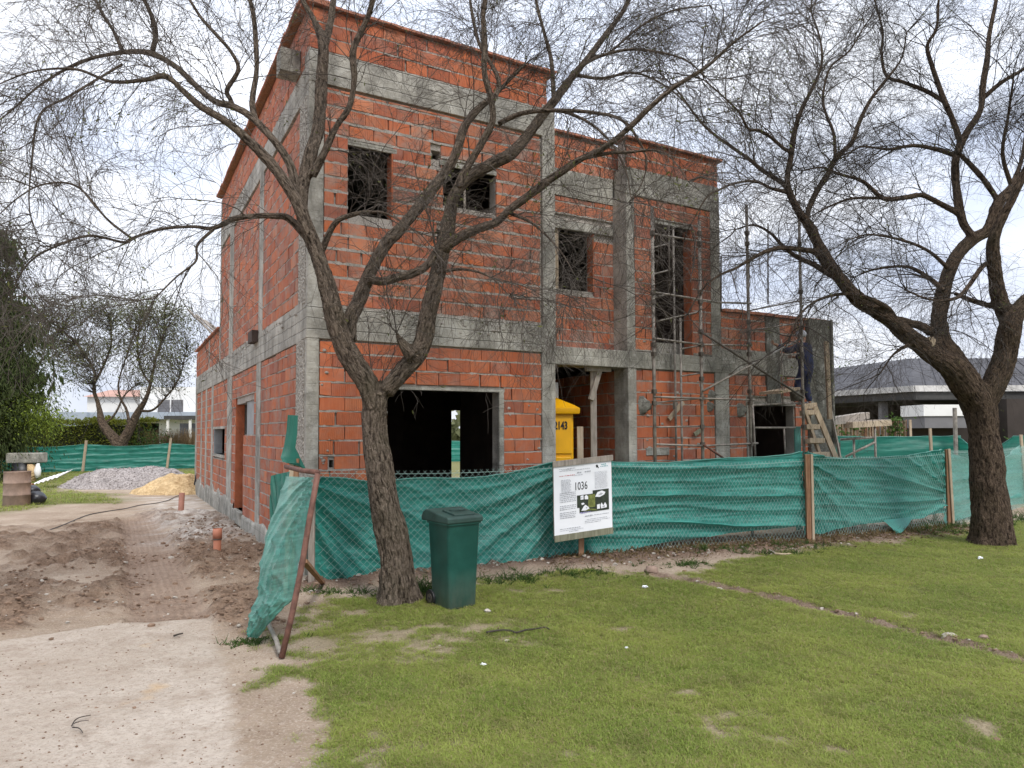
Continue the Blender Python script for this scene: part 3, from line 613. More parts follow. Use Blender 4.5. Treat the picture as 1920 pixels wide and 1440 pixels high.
# mortar smears and patches standing proud of the bricks
sm_ = MB()
for i in range(34):
    u, z = R.choice([(R.uniform(5.4, 7.0), R.uniform(1.3, 2.8)), (R.uniform(5.4, 5.75), R.uniform(3.2, 5.6)), (R.uniform(2.9, 3.5), R.uniform(1.3, 2.4)), (R.uniform(.17, .30), R.uniform(1.3, 2.9))])
    s = R.uniform(.012, .03); sm_.blob(hp(u, -.001, z), s * 1.8, .005, s * .8, 0, .4, 7, 4)
for i in range(420):
    if i % 2: p_ = hp(R.uniform(.2, 3.5), .006, R.choice([3.40, 3.36, 3.30]) + R.gauss(0, .03)); ax = (.035, .03, .020)
    else: p_ = hp(.006, R.uniform(.5, 13.5), R.choice([3.46, 3.42, 3.35]) + R.gauss(0, .035)); ax = (.03, .04, .022)
    k_ = R.uniform(.35, 1.25); sm_.blob(p_, ax[0] * k_, ax[1] * k_, ax[2] * k_, 0, .45, 7, 4)
sm_.build('mortar_smear', M['mortar'], house, smooth=True)['kind'] = 'stuff'
for u, z, s in ((5.45, 2.25, .17), (7.02, 2.45, .11), (7.72, 2.20, .14), (6.98, 2.25, .10)):
    q_ = MB(); q_.blob(hp(u, -.004, z), s, .022, s * .9, 0, .16, 14, 8); q_.build('mortar_patch', M['concd'], house, smooth=True)
hbox('patch_board', 5.55, 6.05, -.02, .01, 1.42, 1.55, 'conc2'); hbox('cable_box', 6.15, 6.26, -.012, .02, 2.2, 2.32, 'concd')
# coping tiles on the parapets
def coping(o, e, n, u0, u1, z, over, th=.035, depth=.30, parent_name='coping', w_=.26):
    mb = MB(); x = u0
    while x < u1 - .02:
        l = min(w_ * R.uniform(.95, 1.03), u1 - x)
        mb.box(o + e * (x + .003) + n * (over + R.uniform(-.008, .008)) + Z * (z + R.uniform(-.006, .006)), e * (l - .006), -n * (depth + over), Z * th)
        x += l
    mb.d = [.9] * len(mb.v); ob = mb.build(parent_name, M['brick'], house); put_dirt(ob, mb); ob['kind'] = 'stuff'
coping(f0, U, FN, -.1, 3.80, 7.42, .06); coping(f0, V, LN, .0, 8.95, 7.50,   .12, .04)
coping(r0, U, FN, 3.80, 5.16, 6.70, .06); coping(f0, U, FN, 5.16, 7.36, 6.70, .06); coping(f0, U, FN, 7.36, 10.2, 3.98, .05, .05); coping(l0, V, LN, 8.95, 14.65, 4.34, .06)
mb = MB().box(hp(-.10, .1, 7.475), U * .1, V * 8.8, Z * .022); mb.build('eave_board', M['wood_red'], house)
# the other sides, slabs and inner walls
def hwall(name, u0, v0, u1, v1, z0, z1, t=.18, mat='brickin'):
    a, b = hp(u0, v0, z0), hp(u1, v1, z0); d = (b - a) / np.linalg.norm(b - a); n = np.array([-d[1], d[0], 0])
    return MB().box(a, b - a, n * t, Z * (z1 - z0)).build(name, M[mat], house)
M['brickin'] = plain('shaded_inner_brick', (0.062, 0.043, 0.036), .9, .35, 3)  # far darker than the outer brick: the rooms' shade is put into the colour
for z0, z1, u1, v1 in ((-.05, .04, 7.2, 8.8), (3.10, 3.38, 7.2, 8.8),): hbox('floor_slab', .24, u1, .36, v1, z0, z1, 'conc2', 0)
hbox('roof_slab', .22, 3.7, .27, 8.8, 6.5, 6.7, 'conc2', 0); hbox('roof_slab', 3.70, 7.2, .52, 8.8, 6.0, 6.2, 'conc2', 0); hbox('roof_slab', 7.32, 9.7, .27, 5.0, 2.95, 3.2, 'conc2', 0); hbox('roof_slab', .22, 6.0, 9.12, 14.5, 3.1, 3.3, 'conc2', 0)
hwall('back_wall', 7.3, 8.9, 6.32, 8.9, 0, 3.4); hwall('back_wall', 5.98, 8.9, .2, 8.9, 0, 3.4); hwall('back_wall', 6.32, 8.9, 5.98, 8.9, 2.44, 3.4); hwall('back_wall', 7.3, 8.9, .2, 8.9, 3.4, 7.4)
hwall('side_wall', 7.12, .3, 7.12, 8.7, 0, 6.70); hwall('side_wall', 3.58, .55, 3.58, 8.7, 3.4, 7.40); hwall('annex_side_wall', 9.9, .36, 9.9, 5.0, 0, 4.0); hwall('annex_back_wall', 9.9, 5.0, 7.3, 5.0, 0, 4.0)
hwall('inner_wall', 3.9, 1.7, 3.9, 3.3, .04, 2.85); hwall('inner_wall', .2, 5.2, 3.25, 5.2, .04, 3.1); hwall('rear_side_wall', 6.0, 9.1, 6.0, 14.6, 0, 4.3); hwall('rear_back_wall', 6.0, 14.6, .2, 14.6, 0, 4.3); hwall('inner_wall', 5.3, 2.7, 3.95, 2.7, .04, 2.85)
hbox('porch_slab', 3.8, 5.18, .35, 2.6, -.05, .06, 'conc2', 0)
# prop in the porch and window studs
t = MB(); a = hf(1113, 862, .2); b = hf(1112, 695, .2); t.bar(hp((a - P0) @ U, .2, 0), hp((b - P0) @ U, .2, 2.85), .10, .10)
t.bar(hf(1108, 750, .14), hf(1124, 693, .14), .05, .09); t.bar(hf(1098, 690, .12), hf(1145, 692, .12), .04, .10)
t.build('porch_prop', M['wood_grey'], house, bevel=.004)
t = MB(); a = hf(1049, 436, .3); b = hf(1053, 536, .3); t.bar(hp((a - P0) @ U, .42, 4.14), hp((a - P0) @ U, .42, 5.12), .09, .06); t.bar(hp(3.86, .46, 4.14), hp(3.86, .46, 5.12), .03, .05)
t.build('window_stud', M['wood_pale'], house)
MB().bar(hp(2.28, .1, 5.06), hp(2.28, .1, 5.63), .03, .05).build('window_stud', M['wood_grey'], house)
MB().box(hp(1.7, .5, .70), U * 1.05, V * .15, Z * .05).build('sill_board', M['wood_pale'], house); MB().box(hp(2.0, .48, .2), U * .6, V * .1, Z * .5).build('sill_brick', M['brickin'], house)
# loose timber sticking up on the rear annex roof
for i, (a, b) in enumerate((((352, 580), (395, 622)), ((368, 590), (400, 618)), ((383, 600), (404, 615)))):
    p, q = hl(*a, .9 + i * .1), hl(*b, .9 + i * .1)
    o = MB().bar(p, q + (q - p) * .9, .09, .05).build('roof_timber', M['wood_grey']); tag(o, ['longest of the bare timbers poking above the rear annex roof', 'middle bare timber poking above the rear annex roof', 'shortest bare timber poking above the rear annex roof'][i], 'timber', 'timbers on the rear roof')
b1 = MB().bar(hf(1254, 786, -.05), hf(1281, 754, -.05), .075, .03, up=-V).build('nailed_slat', M['wood_pale'], house); b2 = MB().bar(hf(1302, 815, -.05), hf(1318, 803, -.05), .07, .03, up=-V).build('nailed_slat', M['wood_olive'], house)
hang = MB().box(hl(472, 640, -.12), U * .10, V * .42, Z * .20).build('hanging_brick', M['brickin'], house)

# ================================================================ TREES
def smooth_line(P, Rr, n):
    """Catmull-Rom through 3-D points with radii, n samples"""
    P = np.asarray(P, float); Rr = np.asarray(Rr, float); K = len(P)
    if K == 2:
        t = np.linspace(0, 1, n)[:, None]; return P[0] * (1 - t) + P[1] * t, Rr[0] * (1 - t[:, 0]) + Rr[1] * t[:, 0]
    Q = np.vstack([2 * P[0] - P[1], P, 2 * P[-1] - P[-2]]); t = np.linspace(0, K - 1 - 1e-6, n); i = t.astype(int); f = (t - i)[:, None]
    a, b, c, d = Q[i], Q[i + 1], Q[i + 2], Q[i + 3]
    pos = .5 * (2 * b + (c - a) * f + (2 * a - 5 * b + 4 * c - d) * f ** 2 + (3 * b - a - 3 * c + d) * f ** 3)
    return pos, np.interp(t, np.arange(K), Rr)
def tubes_np(P, Rr, n=3):
    """P (N,K,3), Rr (N,K) -> verts, quads"""
    N, K = P.shape[:2]; T = np.gradient(P, axis=1); T /= np.linalg.norm(T, axis=2, keepdims=True) + 1e-9
    ref = np.where(np.abs(T[:, :, 2:3]) < .9, np.array([0, 0, 1.0]), np.array([1.0, 0, 0])); ref = np.broadcast_to(ref[:, :1], T.shape)
    X = np.cross(T, ref); X /= np.linalg.norm(X, axis=2, keepdims=True) + 1e-9; Y = np.cross(T, X)
    an = np.arange(n) * 2 * np.pi / n
    v = P[:, :, None] + Rr[:, :, None, None] * (X[:, :, None] * np.cos(an)[:, None] + Y[:, :, None] * np.sin(an)[:, None])
    idx = np.arange(N * K * n).reshape(N, K, n); a = idx[:, :-1]; b = idx[:, 1:]
    q = np.stack([a, np.roll(a, -1, 2), np.roll(b, -1, 2), b], -1).reshape(-1, 4)
    return v.reshape(-1, 3), q
def spawn(P, cnt, g, tmin=.12, tmax=1.0):
    """cnt children per parent polyline: positions and tangents"""
    N, K = P.shape[:2]; N2 = N * cnt; par = np.repeat(np.arange(N), cnt); t = g.uniform(tmin, tmax, N2) * (K - 1.001); i = t.astype(int); f = (t - i)[:, None]
    p = P[par, i] * (1 - f) + P[par, i + 1] * f; d = P[par, i + 1] - P[par, i]; d /= np.linalg.norm(d, axis=1, keepdims=True) + 1e-9
    return p, d, t / (K - 1)
def shoots(p, d, ln, K, g, spread, up, droop, wig):
    """grow polylines from p with parent direction d"""
    N = len(p); a = g.normal(size=(N, 3)); a -= d * (a * d).sum(1, keepdims=True); a /= np.linalg.norm(a, axis=1, keepdims=True) + 1e-9
    s = g.uniform(spread * .55, spread * 1.3, N)[:, None]; v = d * np.cos(s) + a * np.sin(s); v[:, 2] += up; v /= np.linalg.norm(v, axis=1, keepdims=True)
    out = [p]; st = (ln / (K - 1))[:, None]
    for k in range(K - 1):
        out.append(out[-1] + v * st); v = v + g.normal(size=(N, 3)) * wig; v[:, 2] -= droop * (k + 1) / K; v /= np.linalg.norm(v, axis=1, keepdims=True) + 1e-9
    return np.stack(out, 1)
def leaves_np(p, size, g, asp=.42, flat=False, ends=None):
    """small bent leaf quads (two triangles) at p"""
    N = len(p); a = g.normal(size=(N, 3)) if ends is None else ends + g.normal(size=(N, 3)) * .4; a /= np.linalg.norm(a, axis=1, keepdims=True); b = g.normal(size=(N, 3)); b -= a * (a * b).sum(1, keepdims=True); b /= np.linalg.norm(b, axis=1, keepdims=True)
    c = np.cross(a, b); s = (size * g.uniform(.6, 1.3, N))[:, None]
    v = np.stack([p, p + a * s * .5 + b * s * asp * .5 + c * s * .08, p + a * s, p + a * s * .5 - b * s * asp * .5 + c * s * .08], 1).reshape(-1, 3)
    return v, np.arange(N * 4).reshape(N, 4), np.repeat(g.random(N), 4)
def limb_tree(tree, Y0, limbs, bark, twig, g, big=.03, cfg=None, base_z=0.0, res=.017):
    """limbs: name -> (points (px,py,width px), depth offset at start, at end, merged into trunk?)"""
    cfg = cfg or {}
    lines = []
    for pts, d0, d1 in limbs:
        n = len(pts); P = []; W = []
        for k, (x, y, wd) in enumerate(pts):
            Y = Y0 + d0 + (d1 - d0) * k / (n - 1); P.append(atY(x, y, Y)); W.append(wd * (.455 if wd > 8 else .42) * Y / FPX)
        lines.append(smooth_line(P, W, max(8, int(n * 5))))
    # trunk and thick limbs fused into one skin
    mb = MB(); cl = []
    for P, W in lines:
        k = int((W > big).sum())
        if k >= 4: mb.tube(P[:k + 1], list(W[:k + 1]), 14); cl.append((P[:k + 1], W[:k + 1]))
    o = mb.build('trunk', M[bark], tree)
    md = o.modifiers.new('r', 'REMESH'); md.mode = 'VOXEL'; md.voxel_size = res; ms = o.modifiers.new('s', 'SMOOTH'); ms.iterations = 5; ms.factor = .5
    me = bpy.data.meshes.new_from_object(o.evaluated_get(bpy.context.evaluated_depsgraph_get())); o.modifiers.clear(); old = o.data; o.data = me; me.name = 'trunk'; bpy.data.meshes.remove(old)
    nv = len(me.vertices); v = np.empty(nv * 3, np.float32); me.vertices.foreach_get('co', v); v = v.reshape(-1, 3).astype(float)
    nr = np.empty(nv * 3, np.float32); me.vertices.foreach_get('normal', nr); nr = nr.reshape(-1, 3)
    off = np.zeros(3); q = o
    while q is not None: off += np.array(q.location); q = q.parent
    best = np.full(nv, 1e9); bk = np.zeros((nv, 3)); wv = v + off; rr = np.zeros(nv)
    for j, (P, W) in enumerate(cl):
        s = 0
        for k in range(len(P) - 1):
            a, b = P[k], P[k + 1]; d = b - a; l = np.linalg.norm(d); t = np.clip(((wv - a) @ d) / l ** 2, 0, 1); e = wv - a - t[:, None] * d; dist = np.linalg.norm(e, axis=1) - (W[k] + t * (W[k + 1] - W[k])); m_ = dist < best
            dn = d / l; x = np.cross(dn, [0.3, .9, .1]); x /= np.linalg.norm(x); y = np.cross(dn, x); an = np.arctan2(e @ y, e @ x); w_ = W[k]
            best[m_] = dist[m_]; bk[m_] = np.stack([s + t * l + j * 7, np.cos(an) * w_, np.sin(an) * w_], 1)[m_]; rr[m_] = w_; s += l
    h = fbm(bk[:, 0] * 7, bk[:, 1] * 26, bk[:, 2] * 26, 5, 3); h2 = fbm(bk[:, 0] * 2.5, bk[:, 1] * 6, bk[:, 2] * 6, 8, 2)
    h3 = np.abs(fbm(bk[:, 0] * 11, bk[:, 1] * 40, bk[:, 2] * 40, 15, 2))
    flare = np.clip(1 - (wv[:, 2] - base_z) / .35, 0, 1) ** 2
    v2 = v + nr * ((h * .016 - h3 * .022) * np.clip(rr / .1, .25, 1.2) + h2 * .045 * np.clip(rr / .15, .15, 1.3) + flare * .035 * (1 + h2 * 2.5))[:, None]
    me.vertices.foreach_set('co', v2.astype(np.float32).ravel()); me.attributes.new('bark', 'FLOAT_VECTOR', 'POINT').data.foreach_set('vector', bk.astype(np.float32).ravel())
    me.polygons.foreach_set('use_smooth', np.ones(len(me.polygons), bool)); me.materials.clear(); me.materials.append(M[bark]); me.update()
    # thin limbs
    for P, W in lines:
        mb = MB(); bks = []
        k = int((W > big).sum()); k0 = max(0, k - 2) if k >= 4 else 0
        if len(P) - k0 >= 2:
            n0 = len(mb.v); mb.tube(P[k0:], list(np.maximum(W[k0:], .004)), 7)
            s = np.arange(len(P) - k0) * .08; an = np.arange(7) * 2 * np.pi / 7
            bks.append(np.stack([np.repeat(s, 7), np.tile(np.cos(an), len(s)) * .03, np.tile(np.sin(an), len(s)) * .03], 1))
            o = mb.build('limb', M[bark], tree, smooth=True); o.data.attributes.new('bark', 'FLOAT_VECTOR', 'POINT').data.foreach_set('vector', np.vstack(bks).astype(np.float32).ravel())
    # branches, branchlets and hanging twigs
    K0 = 24; LP = np.stack([np.stack([np.interp(np.linspace(0, 1, K0), np.linspace(0, 1, len(P)), P[:, c]) for c in range(3)], 1) for P, W in lines])
    LW = np.stack([np.interp(np.linspace(0, 1, K0), np.linspace(0, 1, len(P)), W) for P, W in lines]); LL = np.linalg.norm(np.diff(LP, axis=1), axis=2).sum(1)
    ps, ds = [], []
    for i in range(len(lines)):
        cnt = max(2, int(LL[i] * cfg.get('n1', 9))); p, d, t = spawn(LP[i:i + 1], cnt, g, .1, 1.0)
        wv_ = np.interp(t, np.linspace(0, 1, K0), LW[i]); keep = wv_ < cfg.get('wmax', .07)
        keep &= g.random(cnt) < np.clip(1.25 - wv_ / cfg.get('wmax', .07), .25, 1); pj = proj(p); keep &= ~((pj[:, 0] > 1060) & (pj[:, 0] < 1400) & (pj[:, 1] > 240) & (g.random(cnt) < cfg.get('clear', .78))); ps.append(p[keep]); ds.append(d[keep])
        e = LP[i, -1]; dd = LP[i, -1] - LP[i, -2]; dd /= np.linalg.norm(dd)
        for _ in range(4): ps.append(e[None]); ds.append(dd[None])
    p = np.vstack(ps); d = np.vstack(ds)
    B1 = shoots(p, d, g.uniform(*cfg.get('l1', (.5, 1.5)), len(p)), 8, g, .75, cfg.get('up', .25), cfg.get('dr1', .18), .17)
    p, d, _ = spawn(B1, cfg.get('n2', 8), g, .15); B2 = shoots(p, d, g.uniform(*cfg.get('l2', (.25, .85)), len(p)), 7, g, .8, .05, cfg.get('dr2', .28), .19)
    p, d, _ = spawn(B2, cfg.get('n3', 7), g, .15); B3 = shoots(p, d, g.uniform(*cfg.get('l3', (.12, .42)), len(p)), 5, g, .75, 0, cfg.get('dr3', .4), .2)
    tp = cfg.get('thin', 1.0); V_, Q_ = [], []; nv = 0
    m1 = cfg.get('mid', 1.0)
    for B, a, b, n in ((B1, .0052 * m1, .0026 * m1, 4), (B2, .0026, .0016, 3), (B3, .0016, .0010, 3)):
        tt = np.linspace(0, 1, B.shape[1]); Rr = (a + (b - a) * tt)[None] * g.uniform(.7, 1.3, len(B))[:, None] * tp; vv, qq = tubes_np(B, Rr, n); V_.append(vv); Q_.append(qq + nv); nv += len(vv)
    o = mesh_np('twigs', np.vstack(V_), np.vstack(Q_), M[twig], tree); o['kind'] = 'stuff'
    nl = cfg.get('leaves', 5000)
    if nl:
        # leaflets hang in a few loose tufts rather than evenly
        cen = B2[g.integers(0, len(B2), cfg.get('tufts', 70)), -1]; allp = np.vstack([B3[:, 3], B3[:, 4], B3[:, 2]]); dmin = np.full(len(allp), 9.0)
        for c in cen: dmin = np.minimum(dmin, np.linalg.norm(allp - c, axis=1))
        wt = np.exp(-(dmin / cfg.get('tr', .28)) ** 2) + .03; k = g.choice(len(allp), nl, p=wt / wt.sum())
        vv, qq, rn = leaves_np(allp[k] + g.normal(size=(nl, 3)) * .015, np.full(nl, cfg.get('lsize', .045)), g, .3)
        o = mesh_np('foliage', vv, qq, M['leaf_olive'], tree, dict(rnd=rn)); o['kind'] = 'stuff'

LT = [
 ([(750, 1150, 84), (748, 1118, 74), (744, 1060, 66), (733, 1000, 62), (722, 940, 60), (712, 880, 58), (703, 820, 55), (702, 770, 54), (706, 735, 52)], 0, 0),
 ([(703, 775, 52), (692, 730, 48), (668, 690, 48), (648, 655, 46), (635, 620, 44), (622, 575, 41), (612, 530, 36), (600, 490, 33), (588, 455, 31), (572, 415, 30), (556, 375, 28), (520, 320, 25), (480, 277, 22), (427, 230, 19), (377, 200, 17), (343, 170, 15), (310, 143, 13), (270, 150, 9), (207, 153, 7), (143, 130, 6), (67, 133, 4), (0, 157, 3), (-60, 190, 2)], 0, -.9),
 ([(558, 378, 22), (540, 300, 18), (480, 227, 16), (437, 200, 15), (403, 190, 14), (367, 160, 13), (327, 123, 12), (283, 100, 12), (240, 97, 10), (200, 103, 8), (163, 112, 8), (110, 137, 6), (67, 166, 5), (30, 200, 4), (-20, 240, 2)], -.25, .7),
 ([(478, 225, 14), (473, 190, 13), (481, 133, 12), (480, 83, 11), (476, 33, 10), (466, -10, 9), (450, -60, 7)], .1, .4),
 ([(440, 206, 11), (432, 186, 10), (426, 168, 10), (447, 130, 9), (433, 97, 8), (407, 67, 8), (377, 33, 7), (350, -10, 6)], .2, 0),
 ([(230, 95, 9), (212, 57, 7), (187, 17, 6), (175, -20, 4)], .5, .9),
 ([(285, 100, 11), (292, 60, 10), (280, 20, 9), (262, -15, 8)], .4, .2),
 ([(590, 462, 18), (545, 412, 15), (515, 405, 14), (480, 405, 13), (440, 410, 12), (400, 428, 9), (360, 425, 7), (300, 430, 7), (247, 447, 6), (230, 454, 6), (167, 442, 6), (100, 464, 5), (57, 490, 4), (30, 530, 3), (20, 570, 2)], -.15, -1.2),
 ([(245, 446, 6), (200, 410, 5), (145, 350, 5), (85, 345, 4), (35, 370, 3), (-20, 420, 2)], -.9, -1.3),
 ([(230, 120, 6), (130, 180, 5), (75, 215, 5), (60, 300, 4), (55, 390, 3), (75, 460, 2)], .3, -.6),
 ([(400, 430, 8), (370, 460, 6), (367, 490, 5), (330, 520, 4), (290, 560, 3)], -.6, -.9),
 ([(598, 490, 24), (580, 445, 25), (567, 400, 25), (570, 340, 27), (582, 290, 28), (597, 240, 27), (603, 150, 25), (606, 85, 22), (590, 40, 15), (568, 0, 12), (555, -50, 9)], .05, .9),
 ([(606, 90, 18), (618, 50, 17), (624, 10, 15), (628, -50, 11)], .7, 1.0),
 ([(585, 330, 20), (610, 282, 17), (630, 238, 15), (655, 200, 15), (664, 150, 14), (662, 95, 14), (678, 58, 13), (693, 22, 12), (704, -20, 10), (712, -60, 8)], .3, 0),
 ([(652, 640, 40), (656, 600, 34), (672, 565, 31), (690, 520, 29), (708, 483, 27), (728, 452, 27), (758, 422, 27), (793, 377, 25), (825, 335, 24), (853, 293, 21), (870, 240, 18), (893, 208, 15), (925, 180, 10), (950, 155, 8), (985, 120, 6)], 0, .7),
 ([(690, 522, 22), (715, 528, 19), (745, 520, 18), (773, 513, 18), (800, 498, 17), (818, 470, 15)], .05, .15),
 ([(600, 478, 15), (627, 420, 12), (660, 403, 10), (697, 397, 8), (733, 404, 5), (790, 440, 3)], 0, -.5),
 ([(722, 735, 42), (752, 700, 42), (780, 668, 41), (796, 632, 40), (803, 590, 37), (813, 547, 35), (821, 508, 34), (828, 473, 33), (838, 440, 31), (845, 395, 28), (855, 360, 27), (880, 331, 26), (920, 308, 25), (960, 286, 23), (990, 253, 22), (1018, 215, 21), (1043, 183, 20), (1077, 140, 17), (1107, 103, 15), (1140, 60, 13), (1167, 23, 11), (1180, -5, 10), (1195, -50, 7)], 0, 1.2),
 ([(775, 668, 34), (760, 652, 26), (748, 634, 12), (744, 624, 5)], -.04, -.1),
 ([(858, 352, 20), (870, 325, 18), (885, 298, 18), (910, 257, 17), (924, 224, 17), (921, 187, 15), (908, 133, 14), (909, 83, 13), (906, 33, 12), (911, -10, 11), (915, -60, 8)], .25, .1),
 ([(922, 195, 12), (935, 150, 10), (900, 85, 8), (888, 40, 8), (880, -10, 6)], .2, .8),
 ([(832, 470, 26), (850, 452, 24), (893, 430, 20), (930, 417, 19), (955, 394, 18), (987, 370, 18), (1027, 340, 17), (1070, 310, 16), (1093, 296, 14), (1136, 275, 14), (1165, 252, 13), (1192, 228, 12), (1217, 203, 11), (1262, 165, 10), (1325, 125, 8), (1375, 80, 6), (1430, 40, 4)], .15, -.9),
 ([(1090, 297, 10), (1143, 287, 8), (1180, 285, 7), (1230, 282, 5), (1262, 300, 3), (1290, 340, 2)], -.3, -.9),
 ([(935, 232, 11), (977, 213, 10), (1033, 207, 9), (1110, 211, 8), (1170, 228, 7), (1210, 290, 4), (1205, 340, 3), (1180, 380, 2)], .4, -.4),
 ([(1038, 185, 11), (1037, 160, 10), (1033, 110, 9), (1020, 60, 8), (1006, 5, 7), (1000, -40, 5)], .9, 1.5),
 ([(1055, 168, 9), (1093, 123, 8), (1143, 100, 7), (1200, 93, 6), (1280, 110, 4), (1330, 150, 3)], .9, .3),
 ([(1078, 140, 8), (1127, 147, 7), (1193, 137, 5), (1260, 170, 4), (1310, 220, 2)], 1.0, .6),
 ([(1025, 205, 8), (1075, 215, 7), (1130, 250, 5), (1170, 310, 4), (1185, 380, 2)], .6, -.6),
 ([(1107, 105, 8), (1140, 100, 6), (1200, 50, 5), (1260, 20, 4), (1330, 10, 3)], 1.1, 1.5),
 ([(820, 510, 10), (870, 505, 6), (920, 520, 4), (960, 560, 2)], -.05, -.6), ([(950, 397, 9), (1000, 420, 6), (1050, 470, 4), (1080, 520, 2)], .0, -.6),
]
RT = [
 ([(1861, 1050, 92), (1860, 1012, 76), (1857, 950, 70), (1852, 900, 64), (1849, 850, 60), (1845, 810, 57), (1838, 770, 60), (1828, 740, 66)], 0, 0),
 ([(1834, 760, 56), (1812, 725, 60), (1788, 690, 58), (1755, 668, 42), (1712, 637, 36), (1667, 598, 32), (1612, 562, 31), (1577, 525, 27), (1543, 474, 24), (1516, 422, 22), (1498, 398, 19), (1481, 362, 15), (1476, 336, 13), (1483, 293, 12), (1489, 250, 11), (1502, 207, 9), (1528, 155, 7), (1541, 116, 6), (1537, 70, 4), (1520, 20, 3)], 0, -.9),
 ([(1486, 285, 9), (1472, 280, 8), (1446, 258, 7), (1425, 245, 7), (1403, 241, 6), (1386, 211, 5), (1356, 181, 4), (1320, 150, 3)], -.7, -1.4),
 ([(1483, 368, 11), (1468, 344, 10), (1429, 319, 9), (1403, 297, 8), (1365, 271, 7), (1326, 241, 6), (1300, 211, 5), (1270, 170, 4), (1240, 140, 3)], -.5, .3),
 ([(1475, 360, 9), (1446, 353, 7), (1416, 340, 6), (1377, 344, 5), (1347, 357, 5), (1325, 370, 4), (1295, 420, 2)], -.5, -1.5),
 ([(1512, 412, 14), (1517, 390, 13), (1530, 362, 13), (1550, 331, 12), (1567, 297, 11), (1597, 267, 10), (1610, 232, 9), (1631, 189, 8), (1657, 155, 7), (1690, 110, 4), (1700, 60, 3)], -.4, .8),
 ([(1566, 300, 8), (1563, 250, 7), (1545, 202, 6), (1545, 165, 5), (1558, 125, 5), (1593, 95, 4), (1620, 50, 3)], 0, .6),
 ([(1550, 500, 15), (1530, 474, 13), (1507, 469, 11), (1472, 465, 10), (1442, 469, 9), (1408, 486, 8), (1377, 504, 6), (1347, 517, 5), (1315, 545, 3), (1290, 590, 2)], -.25, -1.8),
 ([(1565, 520, 13), (1548, 510, 12), (1524, 495, 11), (1494, 482, 9), (1468, 461, 8), (1442, 435, 6), (1412, 422, 5), (1380, 430, 3)], -.2, .6),
 ([(1680, 610, 17), (1660, 575, 12), (1600, 552, 8), (1540, 560, 6), (1500, 590, 4), (1480, 640, 2)], -.1, -1.6),
 ([(1670, 600, 22), (1700, 606, 21), (1722, 610, 20), (1745, 622, 20)], -.1, 0),
 ([(1800, 705, 52), (1782, 670, 46), (1765, 640, 42), (1760, 600, 33), (1768, 555, 30), (1779, 512, 29), (1797, 476, 28), (1825, 447, 26), (1853, 430, 25), (1870, 385, 24), (1898, 353, 22), (1922, 325, 20), (1960, 270, 16), (1990, 200, 12)], 0, .7),
 ([(1757, 640, 30), (1748, 640, 22), (1741, 641, 21)], -.12, -.2),
 ([(1838, 765, 50), (1856, 735, 46), (1874, 700, 44), (1887, 665, 44), (1893, 630, 46), (1897, 600, 42), (1918, 572, 32), (1955, 540, 28), (2010, 490, 22), (2060, 420, 15)], 0, -.5),
 ([(1893, 615, 34), (1884, 590, 31), (1872, 555, 29), (1866, 520, 28), (1862, 485, 27), (1862, 450, 24), (1878, 410, 20), (1900, 370, 16), (1930, 300, 12), (1945, 200, 8)], 0, -.8),
 ([(1825, 447, 18), (1804, 413, 18), (1795, 366, 17), (1791, 310, 16), (1799, 276, 16), (1812, 250, 15), (1838, 207, 14), (1842, 164, 13), (1851, 112, 11), (1855, 65, 9), (1868, 0, 8), (1875, -50, 5)], .3, 1.0),
 ([(1799, 262, 13), (1786, 224, 12), (1769, 185, 11), (1748, 125, 9), (1739, 86, 8), (1756, 52, 6), (1760, 0, 5)], .5, .2),
 ([(1772, 192, 9), (1739, 172, 9), (1696, 155, 8), (1662, 142, 7), (1653, 99, 6), (1655, 60, 5), (1640, 0, 4)], .4, 1.2),
 ([(1795, 293, 10), (1756, 280, 9), (1713, 273, 8), (1666, 280, 6), (1618, 275, 4), (1585, 290, 3)], .6, .0),
 ([(1799, 400, 15), (1765, 383, 13), (1730, 366, 12), (1700, 370, 11), (1657, 372, 10), (1618, 340, 8), (1575, 327, 6), (1541, 314, 5), (1505, 320, 3)], .4, -.4),
 ([(1660, 372, 7), (1600, 372, 6), (1560, 385, 5), (1530, 400, 3)], .1, -.4),
 ([(1873, 380, 13), (1847, 340, 12), (1817, 306, 10), (1795, 285, 8)], .5, .3),
 ([(1890, 360, 12), (1905, 330, 10), (1916, 297, 8), (1925, 240, 6)], .5, 1.1),
 ([(1842, 185, 10), (1877, 155, 9), (1920, 129, 7), (1970, 90, 5)], .8, .4),
 ([(1862, 490, 12), (1842, 500, 10), (1815, 538, 9), (1790, 560, 8), (1745, 562, 5), (1700, 545, 4)], -.2, -1.0),
 ([(1862, 575, 14), (1838, 568, 11), (1818, 562, 10), (1790, 550, 8)], -.1, .3),
 ([(1770, 545, 12), (1740, 520, 9), (1700, 500, 7), (1640, 505, 5), (1600, 520, 3)], .1, .8),
 ([(1720, 640, 12), (1680, 660, 5), (1650, 700, 3)], -.2, -.5), ([(1900, 360, 10), (1880, 290, 8), (1890, 220, 6), (1900, 150, 4)], .6, -.2),
 ([(1780, 505, 9), (1740, 470, 7), (1690, 450, 6), (1630, 440, 4), (1590, 450, 2)], .2, -.9),
]
tree = thing('bare_tree', 'nearer leaning bare tree with pale furrowed bark, its forked trunk beside the green bin', 'tree', onz(750, 1128))
limb_tree(tree, 7.55, LT, 'bark1', 'twig1', np.random.default_rng(3), cfg=dict(n1=8.5, n2=8, n3=7, l1=(.4, 1.35), leaves=3600, tufts=60, wmax=.06, dr1=.28, dr2=.44), res=.015)
tree2 = thing('bare_tree', 'farther bare tree with thick dark trunk, before the grey roofed bungalow', 'tree', onz(1860, 1012))
